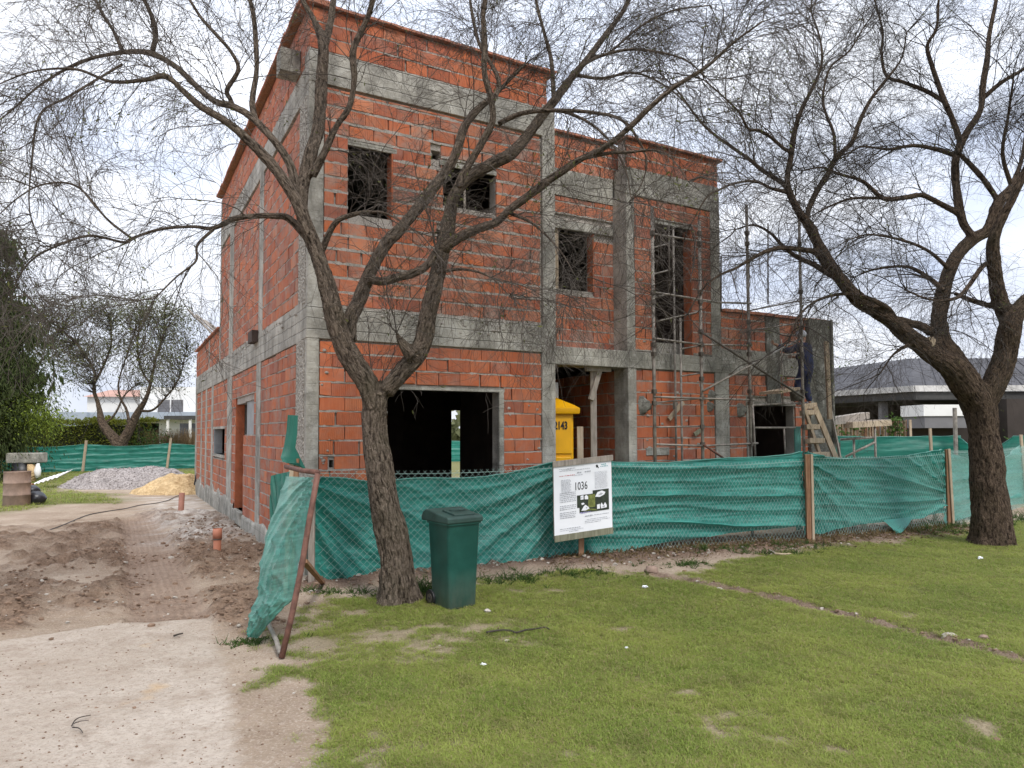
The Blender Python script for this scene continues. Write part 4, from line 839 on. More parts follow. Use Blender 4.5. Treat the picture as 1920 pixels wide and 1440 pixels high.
limb_tree(tree2, 11.25, RT, 'bark2', 'twig2', np.random.default_rng(5), big=.045, cfg=dict(mid=1.5, n1=9.5, n2=7, n3=6, l1=(.5, 1.5), l2=(.3, .95), l3=(.2, .55), leaves=2200, tufts=60, wmax=.085, dr1=.14, dr2=.34, dr3=.5, thin=.95, lsize=.05), res=.022)
mb = MB(); p = atY(1744, 641, 11.0); mb.tube([p + np.array([0, .05, 0]), p - np.array([.01, .03, 0])], [.085, .08], 16); mb.build('cut_scar', M['wood_pale'], tree2)

# ---- background trees
def leafy_tree(name, label, base, H, lim, crown, leaf, n_leaf, lsize, seed, group=None, bark='bark2', droop=.15, spread=.7, asp=.45, twigs=True):
    """lim: list of limb polylines in local metres (x, y, z, radius); crown: list of (centre, radii) ellipsoids that the leaf sprays fill"""
    g = np.random.default_rng(seed); t = thing(name, label, 'tree', base, group); base = np.asarray(base, float); mb = MB(); trl = []
    for L_ in lim:
        P = [base + np.array(p[:3]) for p in L_]; q, w_ = smooth_line(P, [p[3] for p in L_], 18); mb.tube(q, list(w_), 9); trl.append(q[4:])
    cen = []
    for c, r_ in crown:
        k = max(6, int(n_leaf / 22 * (r_[0] * r_[2]) / sum(b[0] * b[2] for _, b in crown))); a = g.normal(size=(k, 3)); a /= np.linalg.norm(a, axis=1, keepdims=True); a *= g.uniform(.25, 1, k)[:, None] ** .45
        cen.append(base + np.array(c) + a * np.array(r_))
    cen = np.vstack(cen)
    tr = np.vstack(trl)
    if twigs:
        near = tr[np.argmin(np.linalg.norm((cen[:, None] - tr[None]) * np.array([1, .6, 1.0]) + np.array([0, 0, -.8]) , axis=2) + g.random((len(cen), len(tr))) * .9, axis=1)]; k = np.linspace(0, 1, 4)[None, :, None]
        P = near[:, None] * (1 - k) + cen[:, None] * k; P += np.sin(np.pi * k) * g.normal(size=(len(cen), 1, 3)) * .25; sel = g.random(len(cen)) < min(1, 1500 / len(cen))
        vv, qq = tubes_np(P[sel], np.broadcast_to(np.linspace(.02, .006, 4), (int(sel.sum()), 4)) * H / 9, 3)
    b = mb.build('trunk', M[bark], t, smooth=True); b.data.attributes.new('bark', 'FLOAT_VECTOR', 'POINT').data.foreach_set('vector', np.array(b.data.vertices and [tuple(np.array(v.co) * np.array([.6, 1, .3])) for v in b.data.vertices], np.float32).ravel())
    if twigs: o = mesh_np('twigs', vv, qq, M['twig2'], t); o['kind'] = 'stuff'
    k = g.integers(0, len(cen), n_leaf); sp = lsize * 3.2; dd = g.normal(size=(n_leaf, 3)) * sp * np.array([1, 1, .75]); dd[:, 2] -= np.abs(g.normal(size=n_leaf)) * sp * droop * 4
    e = dd / (np.linalg.norm(dd, axis=1, keepdims=True) + 1e-9); e[:, 2] -= droop * 2
    vv, qq, rn = leaves_np(cen[k] + dd, np.full(n_leaf, lsize), g, asp, ends=e)
    o = mesh_np('crown', vv, qq, M[leaf], t, dict(rnd=np.clip(rn * .6 + np.repeat(g.random(len(cen))[k], 4) * .4, 0, 1))); o['kind'] = 'stuff'
    return t
def gp(x, Y): p = atY(x, 800, Y); return (p[0], p[1], 0)
# wide two-trunked tree behind the back fence
s = 36 / FPX
def bl(*pts): return [((x - 225) * s, dy, (880 - y) * s, w_ * s * (.42 if w_ > 15 else .27)) for x, y, w_, dy in pts]
leafy_tree('acacia_tree', 'spreading two trunked tree with thin grey green crown behind the back fence', gp(225, 36), 8,
           [bl((226, 882, 30, 0), (224, 836, 26, 0), (205, 812, 20, 0), (186, 790, 17, .2), (176, 760, 14, .4), (163, 728, 12, .5), (168, 700, 9, .4), (150, 660, 7, .2), (110, 615, 5, 0), (70, 590, 3, 0)), bl((226, 882, 28, 0), (228, 836, 24, 0), (243, 806, 20, 0), (257, 775, 16, 0), (280, 745, 13, -.3), (290, 710, 10, -.4), (300, 670, 7, -.5), (310, 620, 5, -.3), (305, 575, 3, 0)),
            bl((165, 715, 10, .5), (180, 680, 8, .6), (195, 640, 6, .5), (190, 590, 4, .5)), bl((243, 800, 12, 0), (225, 768, 9, .6), (205, 745, 7, 1), (200, 715, 6, 1), (215, 660, 5, 1), (235, 600, 3, 1)), bl((262, 770, 10, 0), (300, 770, 8, -.8), (325, 750, 6, -1), (350, 715, 5, -1), (365, 660, 3, -1)), bl((288, 720, 8, -.4), (262, 690, 6, 0), (255, 640, 5, 0), (262, 585, 3, 0)), bl((190, 795, 8, .2), (205, 775, 7, .5), (222, 740, 5, .5), (250, 715, 4, .5))],
           [(((x - 225) * s, dy, (880 - y) * s), (rx * s, 1.6, rz * s)) for x, y, rx, rz, dy in ((60, 600, 50, 38, 0), (95, 650, 50, 30, .3), (130, 580, 45, 32, 0), (190, 575, 50, 32, .6), (255, 580, 50, 34, 0), (315, 590, 45, 40, -.3), (345, 650, 32, 40, -1), (120, 650, 50, 30, .3), (200, 640, 45, 28, .5), (280, 650, 45, 30, 0), (150, 690, 40, 22, 0), (260, 700, 30, 18, .4), (330, 700, 34, 22, -1))], 'leaf_bg', 21000, .11, 21, droop=.1)
# weeping dark conifer at the left edge
b0 = gp(-62, 27); s = 27 / FPX
cz = []
for k in range(30):
    y = 418 + k * 14; wd = 40 + 95 * min(1, (k + 1) / 18) + R.uniform(-20, 30)
    cz.append((((R.uniform(-.3, .62) * wd) * s, R.uniform(-1.2, .8), (901 - y) * s), (wd * .33 * s, 1.2, 20 * s)))
leafy_tree('conifer_tree', 'dark green weeping conifer at the left edge, behind the fence', b0, 9, [[(0, 0, 0, .26), (.1, 0, 3, .2), (0, 0, 6, .12), (.05, 0, 8.6, .04)]], cz, 'leaf_dark', 44000, .16, 22, droop=.45, asp=.22)
g_ = np.random.default_rng(29); cn_ = bpy.data.objects['conifer_tree']; cc_ = np.array([np.array(b0) + np.array(c) for c, _ in cz]); rr__ = np.array([r_ for _, r_ in cz]); k_ = g_.integers(0, len(cz), 9000); pp_ = cc_[k_] + g_.normal(size=(9000, 3)) * rr__[k_] * .45 + np.array([-.25, .4, 0]); vv, qq, rn = leaves_np(pp_, np.full(9000, .42), g_, .35, ends=np.tile([0, 0, -1.2], (9000, 1))); o = mesh_np('inner_foliage', vv, qq, M['leaf_dark'], cn_, dict(rnd=rn * .5)); o['kind'] = 'stuff'
leafy_tree('leafy_bush', 'bright yellow green bush between the dark conifer and the hedge', gp(66, 26.9), 2.6, [[(0, 0, 0, .06), (.1, 0, 1.2, .03)], [(0, 0, 0, .05), (-.4, .1, 1.3, .02)]], [((-.1, 0, 3.0), (.7, .5, .40)), ((.35, 0, 2.6), (.5, .4, .4)), ((-.5, 0, 2.6), (.5, .4, .4)), ((0, .2, 2.2), (.6, .4, .35))], 'leaf_bright', 2000, .10, 23, twigs=False)
leafy_tree('rounded_shrub', 'dark green rounded shrub right of the hedge', gp(288, 37.5), 3, [[(0, 0, 0, .07), (0, 0, 1.5, .03)]], [((0, 0, 1.6), (.75, .7, .8)), ((-.2, 0, .7), (1.0, .7, .7))], 'leaf_green', 1700, .12, 24, twigs=False)
leafy_tree('distant_tree', 'broad olive tree showing above the ridge of the grey roof', gp(1710, 55), 7, [[(0, 0, 0, .2), (0, 0, 4, .12), (.3, 0, 6, .05)]], [((0, 0, 5.9), (2.0, 1.6, 1.6)), ((-1.6, 0, 5.4), (1.5, 1.2, 1.1)), ((1.7, 0, 5.5), (1.4, 1.2, 1.2)), ((3.6, 0, 5.2), (1.8, 1.3, 1.2)), ((5.8, 0, 5.2), (1.6, 1.3, 1.3))], 'leaf_brown', 3400, .22, 25)
leafy_tree('distant_tree', 'small green tree just right of the grey annex pillar, above the roof', gp(1572, 50), 6, [[(0, 0, 0, .15), (0, 0, 4.5, .06)]], [((0, 0, 5.2), (1.2, 1, .95)), ((1.6, 0, 4.9), (1.0, 1, .7))], 'leaf_green', 1300, .2, 26)
for i, (x, Y) in enumerate(((430, 60), (760, 60), (900, 52), (1120, 64), (1330, 58), (2040, 50), (-230, 48), (-420, 40))):
    pass
# hedge, reeds
def hedge(name, label, cat, a, b, dep, h, leaf, n, ls, seed, droop=0.0, asp=.5, core='leafcore'):
    g = np.random.default_rng(seed); a = np.array(a, float); b = np.array(b, float); d = b - a; l = np.linalg.norm(d); d /= l; nn = np.array([-d[1], d[0], 0]); t = thing(name, label, cat, (a + b) / 2)
    hh = lambda u: h * (.9 + .12 * vn(u * 1.3, u * 0 + seed, 0, seed) + .06 * vn(u * 5, u * 0, 0, seed))
    us = g.uniform(0, l, n); k = g.random(n); hv = hh(us); face = k < .62
    vv = np.where(face, -dep / 2 + np.abs(g.normal(size=n)) * .09, g.uniform(-dep / 2, dep / 2, n)); zz = np.where(face, g.uniform(.05, 1, n) * hv, hv - np.abs(g.normal(size=n)) * .08)
    p = a + d * us[:, None] + nn * vv[:, None] + Z * zz[:, None]; p += g.normal(size=p.shape) * .05
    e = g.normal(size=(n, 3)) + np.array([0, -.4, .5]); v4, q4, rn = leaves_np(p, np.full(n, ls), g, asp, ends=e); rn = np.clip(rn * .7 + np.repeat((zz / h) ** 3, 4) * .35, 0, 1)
    o = mesh_np('foliage', v4, q4, M[leaf], t, dict(rnd=rn)); o['kind'] = 'stuff'
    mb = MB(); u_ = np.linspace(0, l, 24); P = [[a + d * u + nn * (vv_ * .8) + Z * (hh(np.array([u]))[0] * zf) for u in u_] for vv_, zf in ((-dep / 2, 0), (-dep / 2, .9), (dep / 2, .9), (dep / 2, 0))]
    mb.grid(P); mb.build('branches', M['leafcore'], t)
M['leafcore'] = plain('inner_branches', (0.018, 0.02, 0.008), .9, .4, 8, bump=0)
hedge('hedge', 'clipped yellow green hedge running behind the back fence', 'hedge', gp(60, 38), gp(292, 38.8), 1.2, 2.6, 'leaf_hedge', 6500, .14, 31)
g_ = np.random.default_rng(33); t = thing('reed_clump', 'clump of dry tan reeds behind the back fence beside the brick wall', 'reeds', gp(330, 38))
N = 1500; p = np.array(gp(330, 38.2)) + np.stack([g_.uniform(-1.3, 1.5, N), g_.uniform(-.4, .5, N), np.zeros(N)], 1)
B = shoots(p, np.tile([0, 0, 1.0], (N, 1)), g_.uniform(1.2, 2.2, N), 6, g_, .18, .1, .22, .07); vv, qq = tubes_np(B, np.broadcast_to(np.linspace(.016, .004, 6), (N, 6)), 3)
o = mesh_np('stems', vv, qq, M['reed'], t, dict(rnd=np.repeat(g_.random(N), 18))); o['kind'] = 'stuff'

# ================================================================ FENCES
def ridge(x, p=2.2): return (1 - np.abs(np.sin(x))) ** p
def cloth_panel(a, b, top, bot, fold, n, m, mat, parent, name='cloth', push=0.03):
    """a,b plan points; top/bot: traced edge heights as callables of s in [0,1]; fold(s_metres, z, z0, z1) -> displacement towards the viewer"""
    a = np.array([*a[:2], 0.]); b = np.array([*b[:2], 0.]); d = b - a; l = np.linalg.norm(d); d /= l; nn = np.array([d[1], -d[0], 0])
    s = np.linspace(0, 1, n); t = np.linspace(0, 1, m); S, T = np.meshgrid(s, t); z1, z0 = top(S), bot(S); Zz = z0 + (z1 - z0) * T
    w_ = fold(S * l, Zz, z0, z1) + push + .006 * fbm(S * l * 9, Zz * 14, 0, 41, 3)
    P = a + d * (S * l)[..., None] + nn * w_[..., None] + Z * Zz[..., None]
    uv = np.stack([S * l, Zz], -1).reshape(-1, 2); mb = MB(); mb.grid(P, 0.5, uv); o = mb.build(name, M[mat], parent, smooth=True)
    h = MB(); h.tube([p + nn * .006 for p in P[-1, ::3]], .011, 5); h.build('hem', M['cloth_pale'], o)
    return P
def trace(a, b, pts):
    """edge heights of a fence bay, from a traced line"""
    a = np.array([*a[:2], 0.]); b = np.array([*b[:2], 0.]); d = b - a; nn = np.array([d[1], -d[0], 0]) / np.linalg.norm(d); ss, zz = [], []
    for x, y in pts:
        p = onpl(x, y, a, nn); ss.append(((p - a) @ d) / (d @ d)); zz.append(p[2])
    k = np.argsort(ss); ss = np.array(ss)[k]; zz = np.array(zz)[k]
    return lambda s: np.interp(s, ss, zz) + .012 * fbm(s * 14, s * 0, 0, 61, 3)
def chain_link(a, b, z0, z1, parent, sp=.090, off=.05, r=.0022, lean=1.0):
    a = np.array([*a[:2], 0.]); b = np.array([*b[:2], 0.]); d = b - a; l = np.linalg.norm(d); d /= l; nn = np.array([d[1], -d[0], 0]); P = []
    for sg in (1, -1):
        x = -(z1 - z0)
        while x < l + (z1 - z0):
            q = []
            for k in range(9):
                h = k / 8 * (z1 - z0); u = x + sg * h * lean
                q.append((u, z0 + h))
            q = [c for c in q if 0 <= c[0] <= l]
            if len(q) >= 2:
                q = np.array(q); kk = np.linspace(0, 1, 9); u = np.interp(kk, np.linspace(0, 1, len(q)), q[:, 0]); h = np.interp(kk, np.linspace(0, 1, len(q)), q[:, 1])
                sagz = .05 * np.sin(np.pi * u / l) * ((h - z0) / (z1 - z0)); o_ = off + .02 * np.sin(u * 2.1 + h * 3) + .003 * sg
                P.append(a + d * u[:, None] + nn * o_[:, None] + Z * (h - sagz)[:, None])
            x += sp
    v, q = tubes_np(np.array(P), np.full((len(P), 9), r), 3); o = mesh_np('chain_link', v, q, M['wire'], parent); o['kind'] = 'stuff'
    mb = MB()
    for zz in (z1 - .04,): mb.tube([a + d * (l * k / 10) + nn * off + Z * (zz - .05 * math.sin(math.pi * k / 10)) for k in range(11)], .0028, 4)
    mb.build('tension_wire', M['wire'], parent)
Fp = [tuple(p) for p in FENCE]
fence = thing('fence', 'front site fence of wrinkled green shade cloth behind chain link on timber posts', 'fence', (1.0, 10.24, 0))
def fold1(s, z, z0, z1):
    l = 3.84; p1 = np.arctan2(z - 1.42, -(s - l - .25)); w1 = np.exp(-((s - l) / 2.4) ** 2)
    p2 = np.arctan2(z - 1.30, s + .30); w2 = np.exp(-(s / 1.2) ** 2)
    nz = fbm(s * 1.6, z * 2.2, 0, 71, 3)
    d1_ = np.hypot(z - 1.42, s - l - .25); sm_n = fbm(s * .8, z * .8, 0, 73, 2)
    return (.10 * ridge(p1 * 11 + sm_n * 1.5, 2.4) + .05 * ridge(p1 * 23 + sm_n * 2 + 1, 2.4)) * w1 * np.clip(d1_ / .5, 0, 1) + w2 * (.11 * ridge(p2 * 9 + sm_n, 2.4) + .045 * ridge(p2 * 21 + sm_n * 2, 2.4)) - .07 * np.sin(np.pi * np.clip((z - z0) / (z1 - z0), 0, 1)) + .02 * ridge(z * 10 + s * 4.5 + sm_n * 4, 4) + .012 * nz
def fold2(s, z, z0, z1):
    nz = fbm(s * .9, z * 2.0, 0, 81, 3); f = (z - z0) / (z1 - z0)
    w_ = fbm(s * .33, z * .9, 0, 83, 2); w2_ = fbm(s * .7, z * 3, 0, 85, 2)
    return .07 * ridge(z * 7.5 - s * .10 + w_ * 2.0 + .6, 2.4) + .05 * ridge(z * 15 + s * .22 + w_ * 3 + w2_, 2.4) * (1.15 - f) + .022 * ridge(z * 33 - s * .3 + w2_ * 3, 3) + .035 * w_ + .008 * nz
def fold3(s, z, z0, z1):
    l = 3.69; nz = fbm(s * .9, z * 2.0, 0, 91, 3); p1 = np.arctan2(z - .55, -(s - l - .4)); w1 = np.exp(-((s - l) / 2.2) ** 2); p2 = np.arctan2(z - 1.4, s + .2); w2 = np.exp(-(s / 1.4) ** 2)
    w_ = fbm(s * .4, z * .9, 0, 93, 2)
    return w1 * (.09 * ridge(p1 * 13 + w_ * 1.5, 2.4) + .045 * ridge(p1 * 27 + w_ * 2, 2.4)) + w2 * (.09 * ridge(p2 * 8 + w_, 2.4) + .045 * ridge(p2 * 18 + w_, 2.4)) + .04 * ridge(z * 13 + w_ * 4 + s * .2, 3) + .04 * w_ + .008 * nz
T1 = [(560, 890), (590, 893), (640, 895), (700, 903), (770, 897), (860, 896), (905, 894), (950, 887), (1000, 874), (1035, 866), (1088, 868)]
B1_ = [(560, 1075), (600, 1085), (650, 1098), (700, 1104), (780, 1100), (860, 1100), (920, 1094), (960, 1078), (1010, 1068), (1050, 1056), (1085, 1036)]
T2 = [(1088, 860), (1150, 866), (1250, 868), (1310, 862), (1380, 858), (1440, 856), (1480, 852), (1503, 846)]
B2_ = [(1088, 1044), (1130, 1038), (1200, 1025), (1250, 1016), (1330, 1004), (1400, 995), (1460, 990), (1503, 984)]
T3 = [(1503, 846), (1540, 856), (1580, 860), (1640, 858), (1690, 855), (1720, 850), (1768, 842)]
B3_ = [(1503, 1003), (1540, 998), (1580, 988), (1620, 981), (1660, 977), (1700, 974), (1735, 966), (1768, 960)]
T4 = [(1768, 846), (1800, 858), (1835, 874), (1870, 864), (1890, 848), (1918, 829)]; B4_ = [(1768, 980), (1800, 972), (1840, 962), (1880, 948), (1918, 944)]
cloth_panel(Fp[0], Fp[1], trace(Fp[0], Fp[1], T1), trace(Fp[0], Fp[1], B1_), fold1, 190, 60, 'cloth', fence)
cloth_panel(Fp[1], Fp[2], trace(Fp[1], Fp[2], T2), trace(Fp[1], Fp[2], B2_), fold2, 150, 70, 'cloth', fence)
cloth_panel(Fp[2], Fp[3], trace(Fp[2], Fp[3], T3), trace(Fp[2], Fp[3], B3_), fold3, 150, 60, 'cloth', fence)
cloth_panel(Fp[3], Fp[4], trace(Fp[3], Fp[4], T4), trace(Fp[3], Fp[4], B4_), fold2, 120, 40, 'cloth', fence)
zt = [1.34, 1.36, 1.44, 1.46, 1.52]
for i in range(4): chain_link(Fp[i], Fp[i + 1], .03, (zt[i] + zt[i + 1]) / 2 - .03 + (.05 if i == 0 else 0), fence, off=.135 if i == 0 else .11, r=.0019 if i < 2 else .0023, sp=.088 if i == 0 else .066, lean=1.0 if i == 0 else .62)
def post(p, z, w, mat, lean=(0, 0), parent=fence):
    q = np.array([p[0], p[1], -.25]); MB().box(q - np.array([w / 2, w * .35, 0]), (w, 0, 0), (0, w * .7, 0), (lean[0], lean[1], z + .25)).build('post', M[mat], parent, bevel=.004)
d_ = np.array([.33, -.94, 0]) * .16
def pf(i, k=1.0): return np.array([Fp[i][0], Fp[i][1], 0]) + d_ * k
post(pf(2, .9), 1.44, .085, 'wood_red'); post(pf(2, 1.0) + np.array([.05, -.02, 0]), 1.44, .04, 'wood_pale'); post(pf(3, .9), 1.47, .075, 'wood_red'); post(pf(3, 1.0) + np.array([.055, -.02, 0]), 1.48, .045, 'wood_pale', (-.05, 0))
post(pf(3, .2) + np.array([-.10, .1, 0]), 1.86, .05, 'wood_pale', (-.05, 0)); post(pf(4, .9), 1.72, .06, 'wood_pale', (-.10, 0)); post(pf(0, .6), 1.3, .07, 'wood_grey')

# back fences
def fold_b(s, z, z0, z1): nz = fbm(s * .4, z * 1.2, 0, 101, 3); return .05 * ridge(z * 12 + nz * 4, 2) + .03 * ridge(z * 27 + nz * 6, 2) + .07 * nz
sag = lambda h, l_, dip: (lambda s: h - dip * np.sin(np.pi * ((s * l_) % 1.0)) + .02 * fbm(s * 9, s * 0, 0, 5, 2))
bf = thing('fence', 'rear green shade cloth fence on three pale timber stakes behind the gravel heap', 'fence', (-20, 33, 0))
q = [(-23.3, 32.2), (-20.6, 33.9), (-17.6, 36.0), (-14.6, 38.0), (-4, 44), (10, 48)]
for i in range(5): cloth_panel(q[i], q[i + 1], sag(1.34, 1, .13), lambda s: s * 0 + .04, fold_b, 60, 26, 'cloth_mid', bf)
for (x, y), zz, ln in ((q[0], 1.75, .06), (q[1], 1.62, .16), (q[2], 1.72, .20)): MB().box((x - .05, y - .22, -.1), (.10, 0, 0), (0, .07, 0), (ln, 0, zz)).build('post', M['wood_pale'], bf)
cloth_panel((-26.5, 22.5), (-23.3, 32.2), sag(1.38, 1, .1), lambda s: s * 0 + .04, fold_b, 60, 26, 'cloth_mid', bf)
rf = thing('fence', 'far right green shade cloth fence behind the pipe trestles and the stepladder', 'fence', (13, 20, 0))
ra, rb, rc = gp(1535, 20.5), gp(1800, 19.5), gp(1925, 17.2)
cloth_panel(ra, rb, sag(1.68, 1, .03), lambda s: s * 0 + .03, fold_b, 60, 30, 'cloth_dark', rf); cloth_panel(rb, rc, lambda s: 1.68 - .36 * np.sin(np.pi * np.clip(s * 1.2, 0, 1)), lambda s: s * 0 + .03, fold_b, 40, 24, 'cloth_dark', rf)
mb = MB(); p = np.array(gp(1791, 19.3)); mb.tube([p, p + Z * 2.45], .055, 8); mb.build('post', M['pipe'], rf)

# gate leaf standing open beside the drive
gate = thing('gate_leaf', 'open gate leaf of rusty tube draped with torn green shade cloth beside the drive', 'gate', onz(528, 1236))
A0 = onz(528, 1236) + np.array([0, 0, .01]); A1 = atY(596, 888, 5.95); H1 = atY(536, 875, 7.35)
pl = [A0, atY(548, 1150, 5.76), atY(566, 1060, 5.82), atY(581, 970, 5.88), A1]
MB().tube(pl, .024, 10).build('post', M['rust'], gate, smooth=True)
MB().tube([A1 + Z * .01, atY(565, 882, 6.6), H1], .023, 10).build('top_rail', M['rust'], gate, smooth=True)
MB().tube([A0 + np.array([-.02, .02, .03]), atY(518, 1200, 5.95), atY(506, 1176, 6.2), atY(500, 1150, 6.6), atY(500, 1080, 7.3)], .02, 8).build('bottom_rail', M['pipe'], gate, smooth=True)
MB().bar(atY(570, 1052, 5.84), onz(607, 1098) + Z * .02, .05, .03).build('strut', M['wood_red'], gate)
Lf = [(538, 893, 7.15), (527, 925, 7.0), (513, 965, 6.85), (500, 1010, 6.72), (490, 1055, 6.6), (486, 1095, 6.45), (487, 1118, 6.35), (477, 1140, 6.2), (466, 1166, 6.1), (467, 1192, 6.05)]
Rt = [(589, 895, 5.97), (586, 925, 5.93), (580, 960, 5.89), (573, 1000, 5.86), (566, 1040, 5.84), (561, 1072, 5.82), (557, 1098, 5.80), (552, 1122, 5.78), (520, 1152, 5.86), (484, 1196, 6.02)]
nr_, nc_ = 90, 46; tt = np.linspace(0, len(Lf) - 1, nr_); k = np.arange(len(Lf))
li = np.stack([np.interp(tt, k, [p[j] for p in Lf]) for j in range(3)], 1); ri = np.stack([np.interp(tt, k, [p[j] for p in Rt]) for j in range(3)], 1)
G = np.zeros((nr_, nc_, 3))
for i in range(nr_):
    a, b = atY(*li[i]), atY(*ri[i])
    for j in range(nc_):
        f = j / (nc_ - 1); t_ = i / (nr_ - 1); p = a * (1 - f) + b * f
        G[i, j] = p
fj, ti = np.meshgrid(np.linspace(0, 1, nc_), np.linspace(0, 1, nr_)); nz = fbm(fj * 3, ti * 6, 0, 111, 4)
ph = np.arctan2(ti + .03, 1.02 - fj); bil = .16 * np.sin(np.pi * fj) * np.sin(np.pi * np.clip(ti * 1.1, 0, 1)) * .6 + .045 * ridge(ph * 10 + nz * .6, 3) * np.exp(-((ti - .15) / .4) ** 2) + .022 * ridge(ph * 23 + nz, 3) + .02 * ridge(fj * 9 - ti * 5 + nz * 1.5, 3) * (ti > .3) + .015 * nz + .028 * ridge((ti - .30 * fj) * 30 + nz * 1.2, 3) * np.clip((ti - .68) / .12, 0, 1)
G += (np.array([-.55, -.83, 0]))[None, None] * bil[..., None]
mb = MB(); mb.grid(G, .5, np.stack([fj * .9, 1.5 - ti * 1.5], -1).reshape(-1, 2)); mb.build('cloth', M['cloth_gauze'], gate, smooth=True)
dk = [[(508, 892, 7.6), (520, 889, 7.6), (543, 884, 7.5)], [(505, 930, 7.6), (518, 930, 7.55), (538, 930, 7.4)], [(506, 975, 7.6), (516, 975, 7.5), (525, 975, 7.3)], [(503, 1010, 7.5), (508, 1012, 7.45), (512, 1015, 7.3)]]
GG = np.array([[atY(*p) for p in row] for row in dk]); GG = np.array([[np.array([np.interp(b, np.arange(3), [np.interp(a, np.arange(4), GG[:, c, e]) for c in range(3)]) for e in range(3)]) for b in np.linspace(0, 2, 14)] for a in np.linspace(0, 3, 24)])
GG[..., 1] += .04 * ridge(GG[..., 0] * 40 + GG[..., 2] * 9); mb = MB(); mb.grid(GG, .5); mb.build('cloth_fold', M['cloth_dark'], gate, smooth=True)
gp_ = thing('gate_post', 'timber gate post wrapped with a raised strip of dark green cloth at the house corner', 'post', gp(541, 7.9))
b0 = np.array(gp(541, 7.95)); MB().box(b0 + np.array([-.045, 0, 0]), (.05, 0, 0), (0, .05, 0), (.06, 0, 1.50)).build('stake', M['wood_pale'], gp_); MB().box(b0 + np.array([.015, .01, 0]), (.05, 0, 0), (0, .04, 0), (.05, 0, 1.52)).build('stake', M['wood_red'], gp_)
def strip(rows, mat, name, parent, amp=.012):
    Q = np.array([[atY(*p) for p in r_] for r_ in rows]); n0 = len(rows); a_ = np.linspace(0, n0 - 1, n0 * 7); b_ = np.linspace(0, 1, 10)
    Q2 = np.stack([np.stack([np.interp(a_, np.arange(n0), Q[:, 0, e]) for e in range(3)], 1), np.stack([np.interp(a_, np.arange(n0), Q[:, 1, e]) for e in range(3)], 1)], 1)
    G_ = Q2[:, :1] * (1 - b_)[None, :, None] + Q2[:, 1:] * b_[None, :, None]; bb, aa = np.meshgrid(b_, a_); G_[..., 1] -= amp * (ridge(bb * 9 + aa * .5) + np.sin(np.pi * bb) * 2); mb = MB(); mb.grid(G_, .5); return mb.build(name, M[mat], parent, smooth=True)
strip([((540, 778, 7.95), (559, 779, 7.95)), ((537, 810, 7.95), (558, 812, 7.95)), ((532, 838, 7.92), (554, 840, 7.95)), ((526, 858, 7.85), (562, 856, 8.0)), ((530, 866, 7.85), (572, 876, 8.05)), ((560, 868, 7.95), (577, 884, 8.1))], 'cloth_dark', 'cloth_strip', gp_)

# ================================================================ SIGN
sg = thing('sign', 'white construction notice board reading 1036 with small house pictures, on a timber stake', 'sign', onz(1090, 1046))
TL, TR, BRr, BLl = [onpl(x, y, np.array([1.0, 9.72, 0]), np.array([.33, -.944, 0])) for x, y in ((1037, 866), (1146, 852), (1149, 998), (1039, 1013))]
sx = (TR - TL + BRr - BLl) / 2; sy = (TL - BLl + TR - BRr) / 2; o0 = (BLl + BRr + TL + TR) / 4 - sx / 2 - sy / 2; nn = np.cross(sx, sy); nn /= np.linalg.norm(nn); SW, SH = np.linalg.norm(sx), np.linalg.norm(sy); ux, uy = sx / SW, sy / SH
def S(a, b, d=0.0): return o0 + ux * (a * SW) + uy * (b * SH) + nn * d
def srect(mb, a0, a1, b0, b1, d0, d1): mb.box(S(a0, b0, d0), ux * (a1 - a0) * SW, uy * (b1 - b0) * SH, nn * (d1 - d0))
mb = MB(); srect(mb, 0, 1, .02, .98, -.02, -.002); mb.build('board', M['wood_grey'], sg)
P_ = np.array([[S(a, b, .0015 + .003 * math.sin(a * 9 + b * 5) * math.sin(b * 13)) for a in np.linspace(.005, .995, 16)] for b in np.linspace(.06, .935, 20)]); mb = MB(); mb.grid(P_); mb.build('paper', M['paper'], sg, smooth=True)
mb = MB(); srect(mb, -.01, 1.02, .925, 1.0, .002, .022); mb.build('batten', M['wood_grey'], sg, bevel=.003); mb = MB(); srect(mb, 0, 1.0, -.02, .062, .002, .022); mb.build('batten', M['wood_olive'], sg, bevel=.003)
MB().box(onz(1086, 1054) + np.array([-.01, .0, -.15]), (.075, 0, 0), (0, .045, 0), (.02, 0, 1.45)).build('stake', M['wood_red'], sg, bevel=.003)
def text(body, name, o, ex, ey, n, size, mat, parent, d=.006, bold=.0):
    cu = bpy.data.curves.new(name, 'FONT'); cu.body = body; cu.size = size; cu.extrude = .0006; cu.offset = bold; cu.resolution_u = 3
    t = bpy.data.objects.new(name, cu); C.objects.link(t); me = bpy.data.meshes.new_from_object(t.evaluated_get(bpy.context.evaluated_depsgraph_get())); bpy.data.objects.remove(t); bpy.data.curves.remove(cu)
    k = bpy.data.objects.new(name, me); me.materials.clear(); me.materials.append(M[mat]); Mx = Matrix.Identity(4)
    for r_ in range(3): Mx[r_][0] = ex[r_]; Mx[r_][1] = ey[r_]; Mx[r_][2] = n[r_]
    q = Vector((0, 0, 0)); pa = parent
    while pa is not None: q += pa.location; pa = pa.parent
    C.objects.link(k); k.parent = parent; me.transform(Mx); k.location = Vector([float(a) for a in (o + n * d)]) - q; return k
text('1036', 'number', S(.345, .60), ux * .66, uy * 1.0, nn, .155, 'ink', sg, bold=.0006)
